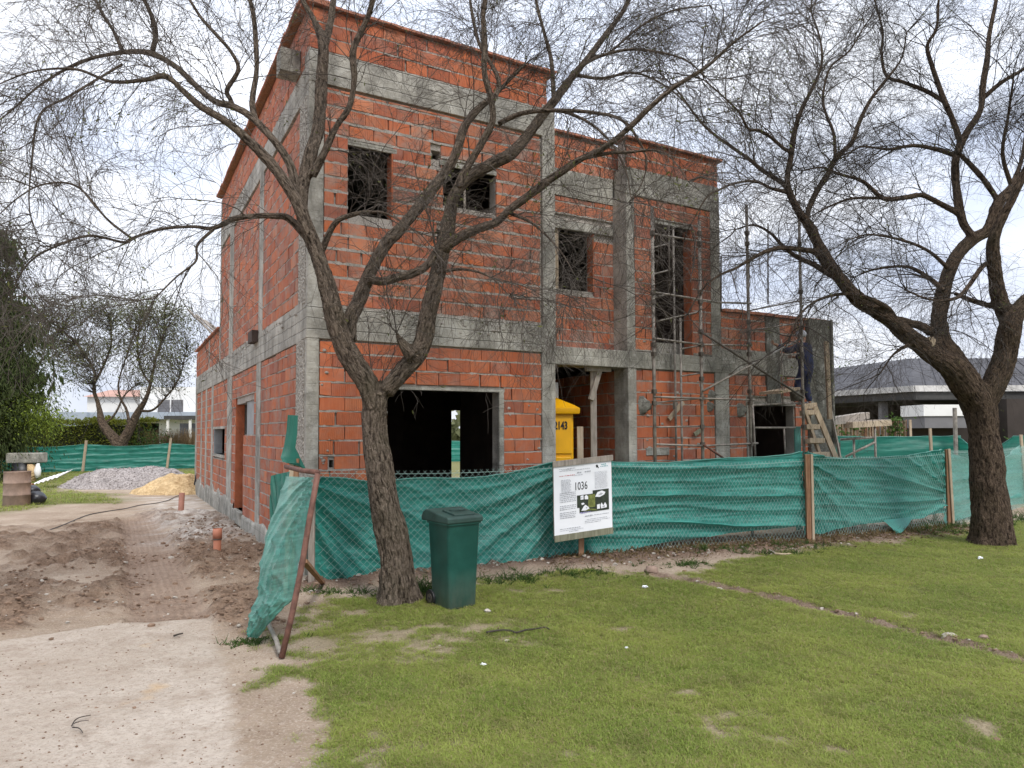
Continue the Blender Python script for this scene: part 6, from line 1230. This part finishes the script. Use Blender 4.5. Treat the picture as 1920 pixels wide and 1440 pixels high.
stick('dry forked twig on the pale slab at the lower left', [(134, 1373), (140, 1362), (150, 1356), (170, 1352)], .004); stick('thin upper fork of the dry twig on the pale slab', [(138, 1368), (150, 1364), (166, 1362)], .003); stick('short dark twig on the slab beside the forked twig', [(136, 1376), (148, 1378), (155, 1387)], .004); stick('dark twig on the pale slab near its upper edge', [(326, 1201), (334, 1198), (343, 1196)], .009)
stick('pale broken slat lying on the grass below the fence post', [(1452, 1043), (1466, 1044), (1483, 1043)], .018, 'wood_pale', 'slat'); stick('dark slat end crossing the pale broken slat', [(1443, 1037), (1456, 1043)], .016, 'wood_grey', 'slat'); stick('thin pale cane leaning in the litter left of the red can', [(1733, 979), (1748, 995)], .012, 'wood_pale', 'cane')
# board and cloth flap under the third fence bay
o = MB().bar(onz(1508, 1006) + np.array([0, .25, .05]), onz(1665, 976) + np.array([0, .3, .12]), .10, .03).build('board', M['wood_grey']); tag(o, 'long grey board lying under the lifted cloth of the third fence bay', 'board')
strip([((1655, 975, 12.3), (1712, 968, 12.6)), ((1672, 990, 12.2), (1702, 985, 12.4)), ((1680, 1000, 12.1), (1692, 998, 12.2))], 'cloth', 'loose_flap', fence)
# timber on trestles behind the annex pillar
for i, (a, b, w_, lab) in enumerate((((1556, 790, 15.5), (1622, 779, 17.5), .16, 'upper plank of the timber on the pipe trestles'), ((1548, 793, 15.5), (1662, 789, 17.2), .07, 'lower plank of the timber on the pipe trestles'), ((1590, 797, 15.8), (1663, 793, 17), .13, 'thick plank under the others on the pipe trestles'))):
    o = MB().bar(atY(*a), atY(*b), .22, w_).build('plank', M['wood_grey' if i < 2 else 'wood_pale']); tag(o, lab, 'plank', 'planks on the trestles')
ts = thing('trestle', 'grey pipe trestle carrying planks in front of the far right fence', 'trestle', gp(1620, 16.5))
for a, b in (((1640, 794), (1643, 905)), ((1601, 822), (1602, 900)), ((1576, 824), (1641, 820)), ((1586, 856), (1641, 829)), ((1573, 830), (1576, 900))): MB().tube([atY(*a, 16.5), atY(*b, 16.5)], .028, 8).build('tube', M['pipe'], ts, smooth=True)
bb = thing('bamboo_fence', 'tan bamboo screen with ivy below the dark terrace', 'fence', gp(1640, 24)); g = random.Random(4); a, b = np.array(gp(1555, 24.6)), np.array(gp(1702, 23.6)); n = 66
for i in range(n):
    p = a + (b - a) * (i / n); MB().tube([p + Z * .1, p + Z * (2.16 + g.uniform(-.05, .05)) + np.array([g.uniform(-.02, .02), 0, 0])], g.uniform(.012, .019), 5).build('cane', M[g.choice(['wood_pale', 'wood_red', 'wood_pale', 'reed'])], bb)
MB().bar(b + Z * .1 + np.array([.03, -.1, 0]), b + np.array([.03, -.1, 2.2]), .07, .05).build('post', M['wood_pale'], bb); MB().bar(a + Z * 1.2 + np.array([0, .06, 0]), b + Z * 1.2 + np.array([0, .06, 0]), .05, .05).build('rail', M['wood_pale'], bb)
gg = np.random.default_rng(8); n = 520; f_ = np.where(gg.random(n) < .5, gg.normal(.82, .07, n), gg.normal(.25, .12, n)); p = a + (b - a) * f_[:, None] + np.array([0, -.1, 0]) + gg.normal(size=(n, 3)) * np.array([.05, .05, 0]) + Z * gg.uniform(.5, 2.35, n)[:, None]; v4, q4, rn = leaves_np(p, np.full(n, .13), gg, .7); o = mesh_np('ivy', v4, q4, M['leaf_green'], bb, dict(rnd=rn)); o['kind'] = 'stuff'

# ================================================================ NEIGHBOURING HOUSES
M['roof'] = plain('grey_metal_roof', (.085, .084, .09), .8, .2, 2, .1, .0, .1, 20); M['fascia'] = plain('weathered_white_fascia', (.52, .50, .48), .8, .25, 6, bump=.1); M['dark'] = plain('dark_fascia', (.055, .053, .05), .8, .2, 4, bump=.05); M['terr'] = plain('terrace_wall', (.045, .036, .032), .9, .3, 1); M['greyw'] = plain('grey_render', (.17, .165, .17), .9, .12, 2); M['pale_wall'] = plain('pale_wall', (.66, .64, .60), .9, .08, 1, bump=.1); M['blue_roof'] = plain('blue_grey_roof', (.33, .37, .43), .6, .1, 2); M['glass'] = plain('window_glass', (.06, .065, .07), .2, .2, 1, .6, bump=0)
nb = thing('bungalow', 'grey roofed bungalow with white eave and deep dark terrace, right of the building site', 'house', (17, 28, 0))
E0, E1, E2, E3 = np.array([12.0, 32.6, 3.5]), np.array([14.95, 26.0, 3.5]), np.array([32., 26.0, 3.5]), np.array([32., 36., 3.5]); R1, R2, R3 = np.array([16.95, 29.8, 4.92]), np.array([15.0, 38., 4.92]), np.array([32., 29.8, 4.92])
E00 = np.array([10.2, 36.6, 3.5])
mb = MB(); mb.add([E00, E1, R1, R2], [(0, 1, 2, 3)]); mb.add([E1, E2, R3, R1], [(0, 1, 2, 3)]); mb.add([R1, R3, R3 + np.array([0, 8, -.1]), R2 + np.array([14, 0, -.1])], [(0, 1, 2, 3)]); rfm = mb.build('roof', M['roof'], nb)
mb = MB()
for A_, B_, dn in ((E00, E1, None), (E1, E2, None)):
    L_ = np.linalg.norm(B_ - A_); d = (B_ - A_) / L_; top = (R2 - E00 if A_ is E00 else R3 - E2); n = int(L_ / .45)
    for i in range(1, n):
        q0 = A_ + d * (i * .45); tt_ = i / n; q1 = (R2 + (R1 - R2) * tt_) if A_ is E00 else (R1 + (R3 - R1) * tt_); mb.bar(q0 + Z * .015, q1 + Z * .015, .03, .03)
mb.build('seam', M['roof'], rfm)['kind'] = 'stuff'
def band(a, b, z0, z1, t, name, mat, off=0.0):
    a = np.array([a[0], a[1], 0.]); b = np.array([b[0], b[1], 0.]); d = (b - a) / np.linalg.norm(b - a); nn = np.array([d[1], -d[0], 0]); return MB().box(a + nn * off + Z * z0, b - a, -nn * t, Z * (z1 - z0)).build(name, M[mat], nb)
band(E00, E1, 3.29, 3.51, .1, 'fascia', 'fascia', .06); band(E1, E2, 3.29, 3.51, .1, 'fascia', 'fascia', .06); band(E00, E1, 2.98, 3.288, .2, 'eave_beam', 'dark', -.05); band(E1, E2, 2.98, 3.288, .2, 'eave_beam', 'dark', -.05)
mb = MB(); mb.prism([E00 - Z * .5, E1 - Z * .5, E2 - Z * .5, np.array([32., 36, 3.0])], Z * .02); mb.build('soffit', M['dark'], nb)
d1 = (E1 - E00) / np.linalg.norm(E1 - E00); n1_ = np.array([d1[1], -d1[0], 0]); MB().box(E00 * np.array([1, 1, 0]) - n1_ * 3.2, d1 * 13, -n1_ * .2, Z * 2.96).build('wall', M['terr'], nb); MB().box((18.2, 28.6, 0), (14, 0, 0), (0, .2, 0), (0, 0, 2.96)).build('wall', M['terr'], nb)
p = gp(1660, 27.5); MB().box((p[0] - .13, p[1], 0), (.26, 0, 0), (0, .26, 0), (0, 0, 2.97)).build('column', M['greyw'], nb, bevel=.01)
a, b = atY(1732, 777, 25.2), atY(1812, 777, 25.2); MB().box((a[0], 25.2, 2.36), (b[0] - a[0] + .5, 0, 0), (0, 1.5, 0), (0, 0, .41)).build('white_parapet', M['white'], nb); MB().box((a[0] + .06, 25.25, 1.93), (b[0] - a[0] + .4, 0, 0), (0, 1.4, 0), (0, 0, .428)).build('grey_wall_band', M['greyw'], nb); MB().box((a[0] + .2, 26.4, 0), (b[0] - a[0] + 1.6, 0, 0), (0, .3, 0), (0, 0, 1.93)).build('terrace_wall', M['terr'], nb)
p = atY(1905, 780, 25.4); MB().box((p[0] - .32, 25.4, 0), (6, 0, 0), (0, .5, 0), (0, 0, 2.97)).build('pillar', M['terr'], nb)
leafy_tree('rounded_shrub', 'low green shrub behind the fence at the right edge', gp(1893, 21), 1.6, [[(0, 0, 0, .04), (0, 0, .9, .02)]], [((0, 0, 1.05), (.7, .5, .55)), ((.5, 0, .8), (.5, .4, .45))], 'leaf_green', 900, .09, 27, twigs=False)
wh = thing('white_house', 'white two storey house with grey shuttered window beyond the hedge', 'house', gp(260, 62)); Yh = 62.0
def hx(x): return atY(x, 780, Yh)[0]
def hz(y): return atY(200, y, Yh)[2]
MB().box((hx(262), Yh, 0), (hx(420) - hx(262), 0, 0), (0, 8, 0), (0, 0, hz(726))).build('wall', M['white'], wh); MB().box((hx(150), Yh + 1, 0), (hx(262) - hx(150), 0, 0), (0, 7, 0), (0, 0, hz(742))).build('wall', M['pale_wall'], wh)
M['tile'] = plain('faded_tile_roof', (.40, .24, .19), .8, .15, 2); mb = MB(); mb.prism([(hx(146), Yh + .6, hz(743)), (hx(262), Yh + .6, hz(743)), (hx(250), Yh + 3, hz(728)), (hx(165), Yh + 3, hz(728))], (0, .3, .05)); mb.build('roof', M['tile'], wh)
MB().box((hx(133), Yh - 2, 0), (hx(188) - hx(133), 0, 0), (0, 3.1, 0), (0, 0, hz(774))).build('garage', M['blue_roof'], wh); MB().box((hx(188), Yh - 1.6, hz(787)), (hx(420) - hx(188), 0, 0), (0, 2.4, 0), (0, 0, hz(774) - hz(787))).build('porch_roof', M['blue_roof'], wh); MB().box((hx(188), Yh - 1.5, hz(791)), (hx(300) - hx(188), 0, 0), (0, 2.2, 0), (0, 0, hz(787.2) - hz(791))).build('porch_beam', M['dark'], wh)
for a, b in ((296, 318), (321, 343)):
    o = MB().box((hx(a), Yh - .05, hz(774)), (hx(b) - hx(a), 0, 0), (0, .05, 0), (0, 0, hz(750) - hz(774))).build('window', M['greyw'], wh)
    for k in range(7): MB().box((hx(a) + .05, Yh - .08, hz(774) + .1 + k * .14), (hx(b) - hx(a) - .1, 0, 0), (0, .03, 0), (0, 0, .09)).build('slat', M['greyw'], o)
pg = thing('pergola', 'dark slatted pergola with pale posts in front of the white house', 'pergola', gp(340, 56)); x0, x1 = atY(308, 790, 56)[0], atY(372, 790, 56)[0]; zt_ = atY(340, 786, 56)[2]
for k in range(4): MB().box((x0, 56 - .1 + k * .8, zt_), (x1 - x0, 0, 0), (0, .12, 0), (0, 0, .28)).build('beam', M['dark'], pg)
for x in (312, 354): MB().box((atY(x, 790, 56)[0], 56, 0), (.16, 0, 0), (0, .16, 0), (0, 0, zt_)).build('post', M['pale_wall'], pg)
MB().box((x0 + .3, 58, 0), (x1 - x0, 0, 0), (0, .1, 0), (0, 0, zt_ - .3)).build('glazing', M['glass'], pg)
tl = np.random.default_rng(44); n = 9000; th = tl.uniform(-1.25, 1.25, n); rr2 = tl.uniform(95, 120, n); p = np.stack([np.sin(th) * rr2, np.cos(th) * rr2, np.abs(tl.normal(0, 1, n)) * 1.8 + .3], 1); p[:, 2] *= .75 + .5 * vn(th * 14, th * 0, 0, 5)
v4, q4, rn = leaves_np(p, np.full(n, 1.5), tl, .8); o = mesh_np('treeline', v4, q4, M['leaf_bg'], None, dict(rnd=rn)); tag(o, 'far low line of trees beyond the plots', kind='stuff')

# ================================================================ GRASS, WEEDS, CLODS
def blade_tuft(name, n, h, spread, wd, seed, mat, loc, lean=.5):
    g = np.random.default_rng(seed); vs, fs, rn = [], [], []
    for i in range(n):
        b = np.array([g.normal() * spread, g.normal() * spread, 0]); a = g.uniform(0, 6.28); d = np.array([math.cos(a), math.sin(a), 0]); s = np.array([-d[1], d[0], 0]) * wd * g.uniform(.6, 1.2); hh = h * g.uniform(.5, 1.15); l_ = lean * hh * g.uniform(.3, 1.5); k = len(vs)
        vs += [b - s, b + s, b + d * l_ * .4 + Z * hh * .62 + s * .7, b + d * l_ * .4 + Z * hh * .62 - s * .7, b + d * l_ + Z * hh * (1 - .25 * l_ / hh)]; fs += [(k, k + 1, k + 2, k + 3), (k + 3, k + 2, k + 4, k + 4)]; r_ = g.random(); rn += [r_] * 5
    me = bpy.data.meshes.new(name); me.from_pydata([tuple(v) for v in vs], [], [f if len(set(f)) == 4 else f[:3] for f in fs]); me.attributes.new('rnd', 'FLOAT', 'POINT').data.foreach_set('value', np.array(rn, np.float32)); me.materials.append(mat)
    o = bpy.data.objects.new(name, me); C.objects.link(o); o.location = [float(x) for x in loc]; return o
def m_grass():
    m = Mat('grass_blades'); r_ = m.attr('rnd'); oi = m.n('ShaderNodeObjectInfo').outputs['Random']; loc = m.n('ShaderNodeObjectInfo').outputs['Location']
    big = m.noise(loc, .9, 4, .6); mid = m.noise(loc, 3.6, 4, .6)
    col = m.mix(r_, (.095, .145, .020), (.30, .39, .075)); col = m.mix(m.math('MULTIPLY', oi, .5), col, (.345, .385, .11)); col = m.mix(m.ramp(big, [(.40, 0.), (.62, .85)]), col, (.37, .41, .10)); col = m.mix(m.ramp(mid, [(.52, 0.), (.72, .7)]), col, (.145, .165, .055))
    col = m.mix(m.ramp(m.math('FRACT', m.math('MULTIPLY', m.math('ADD', oi, r_), 9.7)), [(.80, 0.), (.86, 1.)]), col, (.36, .29, .15))
    m.fin(col, .6, None, .25); t = m.n('ShaderNodeBsdfTranslucent', {'Color': col}); x = m.n('ShaderNodeMixShader', {0: .45, 1: m.b.outputs[0], 2: t.outputs[0]}); m.t.links.new(x.outputs[0], m.out.inputs[0]); return m.m
mg = m_grass()
tufts = [blade_tuft('grass_tuft', n, h, sp, .0019, s, mg, (x, 6.2 + .11 * s, gz_at(x, 6.2 + .11 * s)), ln) for n, h, sp, s, x, ln in ((22, .021, .026, 1, 1.4, 2.0), (20, .028, .028, 2, 2.0, 1.5), (24, .016, .030, 3, 2.6, 2.6))]
for o in tufts: o['kind'] = 'stuff'
ng = np.random.default_rng(12); N = 330000; Y_ = 2.7 + 14 * ng.random(N) ** 1.55; X_ = ng.uniform(-.62, .95, N) * (Y_ + 1.2)
Fq = fields(X_, Y_); keep = ng.random(N) < np.clip(Fq['lawn'] * 1.12 - .03, 0, 1) * np.clip(.35 + 4.5 / Y_ , 0, 1); keep &= ng.random(N) < np.clip(.86 + 1.3 * (Fq['n2'] + .6 * Fq['n4']), .35, 1); keep &= ~((Fq['hv'] > -.3) & (Fq['hu'] > -.3) & (Fq['hu'] < 10.5))
X_, Y_ = X_[keep], Y_[keep]; Z_ = height(X_, Y_)
Nb = 9000; Xb = ng.uniform(-24, -7, Nb); Yb = ng.uniform(15, 34, Nb); Fb = fields(Xb, Yb); kb = (Fb['lawn'] > .5); Xb, Yb = Xb[kb], Yb[kb]; Zb = height(Xb, Yb)
pts = np.concatenate([np.stack([X_, Y_, Z_], 1), np.stack([Xb, Yb, Zb], 1)]); scl = np.concatenate([np.clip(.75 + Y_ * .035, .8, 1.5) * ng.uniform(.7, 1.25, len(X_)), ng.uniform(2.0, 3.6, len(Xb))])
me = bpy.data.meshes.new('grass'); me.vertices.add(len(pts)); me.vertices.foreach_set('co', pts.astype(np.float32).ravel()); me.attributes.new('scl', 'FLOAT', 'POINT').data.foreach_set('value', scl.astype(np.float32)); me.attributes.new('rot', 'FLOAT_VECTOR', 'POINT').data.foreach_set('vector', np.stack([ng.normal(0, .12, len(pts)), ng.normal(0, .12, len(pts)), ng.uniform(0, 6.28, len(pts))], 1).astype(np.float32).ravel()); me.attributes.new('pick', 'INT', 'POINT').data.foreach_set('value', ng.integers(0, 3, len(pts)).astype(np.int32)); me.materials.append(mg)
grass = bpy.data.objects.new('grass', me); C.objects.link(grass); tag(grass, 'short mown grass of the verge lawn', kind='stuff')
ngp = bpy.data.node_groups.new('grass_scatter', 'GeometryNodeTree'); ngp.interface.new_socket('Geometry', in_out='INPUT', socket_type='NodeSocketGeometry'); ngp.interface.new_socket('Geometry', in_out='OUTPUT', socket_type='NodeSocketGeometry'); gn = ngp.nodes
gi, go = gn.new('NodeGroupInput'), gn.new('NodeGroupOutput'); iop = gn.new('GeometryNodeInstanceOnPoints'); g2i = gn.new('GeometryNodeGeometryToInstance'); mtp = gn.new('GeometryNodeMeshToPoints')
for o in reversed(tufts):
    oi = gn.new('GeometryNodeObjectInfo'); oi.inputs['Object'].default_value = o; oi.inputs['As Instance'].default_value = False; ngp.links.new(oi.outputs['Geometry'], g2i.inputs[0])
def na(name, dt): n = gn.new('GeometryNodeInputNamedAttribute'); n.data_type = dt; n.inputs[0].default_value = name; return n.outputs[0]
ngp.links.new(gi.outputs[0], mtp.inputs[0]); ngp.links.new(mtp.outputs[0], iop.inputs['Points']); ngp.links.new(g2i.outputs[0], iop.inputs['Instance']); iop.inputs['Pick Instance'].default_value = True; ngp.links.new(na('pick', 'INT'), iop.inputs['Instance Index']); ngp.links.new(na('rot', 'FLOAT_VECTOR'), iop.inputs['Rotation']); ngp.links.new(na('scl', 'FLOAT'), iop.inputs['Scale']); ngp.links.new(iop.outputs[0], go.inputs[0])
grass.modifiers.new('scatter', 'NODES').node_group = ngp
# taller weeds at the foot of the fence, the tree and the bin
wp = []
for x, y, n, rx, ry, h in ((787, 1110, 24, .14, .25, .30), (925, 1092, 10, .10, .15, .24), (955, 1095, 8, .25, .12, .2), (985, 1092, 8, .06, .08, .22), (1060, 1080, 40, .4, .12, .14), (1400, 1040, 50, .45, .12, .13), (1290, 1062, 30, .3, .1, .11), (1500, 1030, 40, .3, .1, .12), (1790, 992, 90, .5, .25, .18), (1900, 975, 120, .8, .4, .24), (1740, 1003, 40, .4, .12, .16), (475, 1206, 40, .12, .06, .07), (640, 1112, 30, .4, .12, .12), (990, 890, 20, .15, .1, .0)):
    if h == 0: continue
    c = onz(x, y)
    for _ in range(n): wp.append((c[0] + R.gauss(0, rx), c[1] + R.gauss(0, ry), h * R.uniform(.5, 1.2)))
wp = np.array(wp); k = np.repeat(np.arange(len(wp)), 9); n = len(k); p = np.stack([wp[k, 0] + ng.normal(0, .02, n), wp[k, 1] + ng.normal(0, .02, n), height(wp[k, 0], wp[k, 1]) - .01], 1)
B = shoots(p, np.tile([0, 0, 1.0], (n, 1)), wp[k, 2] * ng.uniform(.3, 1.2, n), 5, ng, .75, .0, .45, .16); w5 = np.linspace(.005, .0012, 5); vv, qq = tubes_np(B, np.broadcast_to(w5, (n, 5)), 3); o = mesh_np('weeds', vv, qq, M['leaf_green'], None, dict(rnd=np.repeat(ng.random(n), 15))); tag(o, 'tall weeds along the foot of the fence and trees', kind='stuff')
# loose clods, stones and litter
mb = MB(); cnt = 0; gr_ = np.random.default_rng(77)
Xc = gr_.uniform(-6.5, 9, 60000); Yc = gr_.uniform(4, 14.5, 60000); Fc = fields(Xc, Yc); Hc = height(Xc, Yc, Fc); pr = Fc['dark'] * (1 - Fc['rut'] * .6) * .55 + Fc['litter'] * .30 + Fc['trench'] * .05 + (1 - Fc['lawn']) * (1 - Fc['slab']) * .012 + Fc['slab'] * .004; kk = np.where(gr_.random(60000) < pr)[0]
st = MB(); lt_ = MB()
for i in kk[:9000]:
    li_ = Fc['litter'][i] > .4; s = .006 + .022 * gr_.random() ** 2.2 * (1.7 if gr_.random() < .06 else 1); tgt = lt_ if li_ and gr_.random() < .5 else (st if gr_.random() < .10 or (li_ and gr_.random() < .5) else mb); tgt.blob((Xc[i], Yc[i], Hc[i] + s * .25), s * 1.2, s, s * .65, 0, .35, 5, 3)
M['clod'] = plain('earth_clod', (.20, .135, .095), .95, .35, 5, .1); M['leaflit'] = plain('dry_litter', (.24, .165, .115), .9, .4, 7, .1)
gt = MB(); Xg = gr_.uniform(-4.2, .6, 26000); Yg = 3.1 + 6.5 * gr_.random(26000) ** 1.5; Fg = fields(Xg, Yg); Hg = height(Xg, Yg, Fg); kg = np.where((Fg['lawn'] < .25) & (gr_.random(26000) < .30 + .5 * np.clip(Fg['n2'] * 3, 0, 1)))[0]
for i in kg[:3200]:
    s = .002 + .006 * gr_.random() ** 3; gt.blob((Xg[i], Yg[i], Hg[i] + s * .3), s * 1.2, s, s * .7, 0, .35, 5, 3)
for b_, n_, m_, lb in ((gt, 'grit', 'clod', 'fine grit on the drive'), (mb, 'soil_clods', 'clod', 'clods of churned brown soil'), (st, 'pebbles', 'conc2', 'pale pebbles and rubble scattered on the earth'), (lt_, 'leaf_litter', 'leaflit', 'dry litter along the foot of the fence')): o = b_.build(n_, M[m_ if m_ != 'conc2' else 'stone']); tag(o, lb, kind='stuff')
# dead leaves / dry stalks in the litter strip
n = 6500; s_ = gr_.uniform(0, 1, n); seg = gr_.integers(0, 2, n); s_ = np.where(seg == 0, s_ * 1.12 - .12, s_); A_ = FENCE[1 + seg]; B_ = FENCE[2 + seg]; p2 = A_ + (B_ - A_) * s_[:, None] + np.stack([gr_.normal(0, .12, n), -np.abs(gr_.normal(.05, .34, n))], 1); p = np.stack([p2[:, 0], p2[:, 1], height(p2[:, 0], p2[:, 1]) + .015], 1); v4, q4, rn = leaves_np(p, np.full(n, .06), gr_, .28); o = mesh_np('dead_leaves', v4, q4, M['leaf_brown'], None, dict(rnd=rn)); tag(o, 'dead leaves and stalks below the green fence', kind='stuff')
bpy.context.view_layer.update()
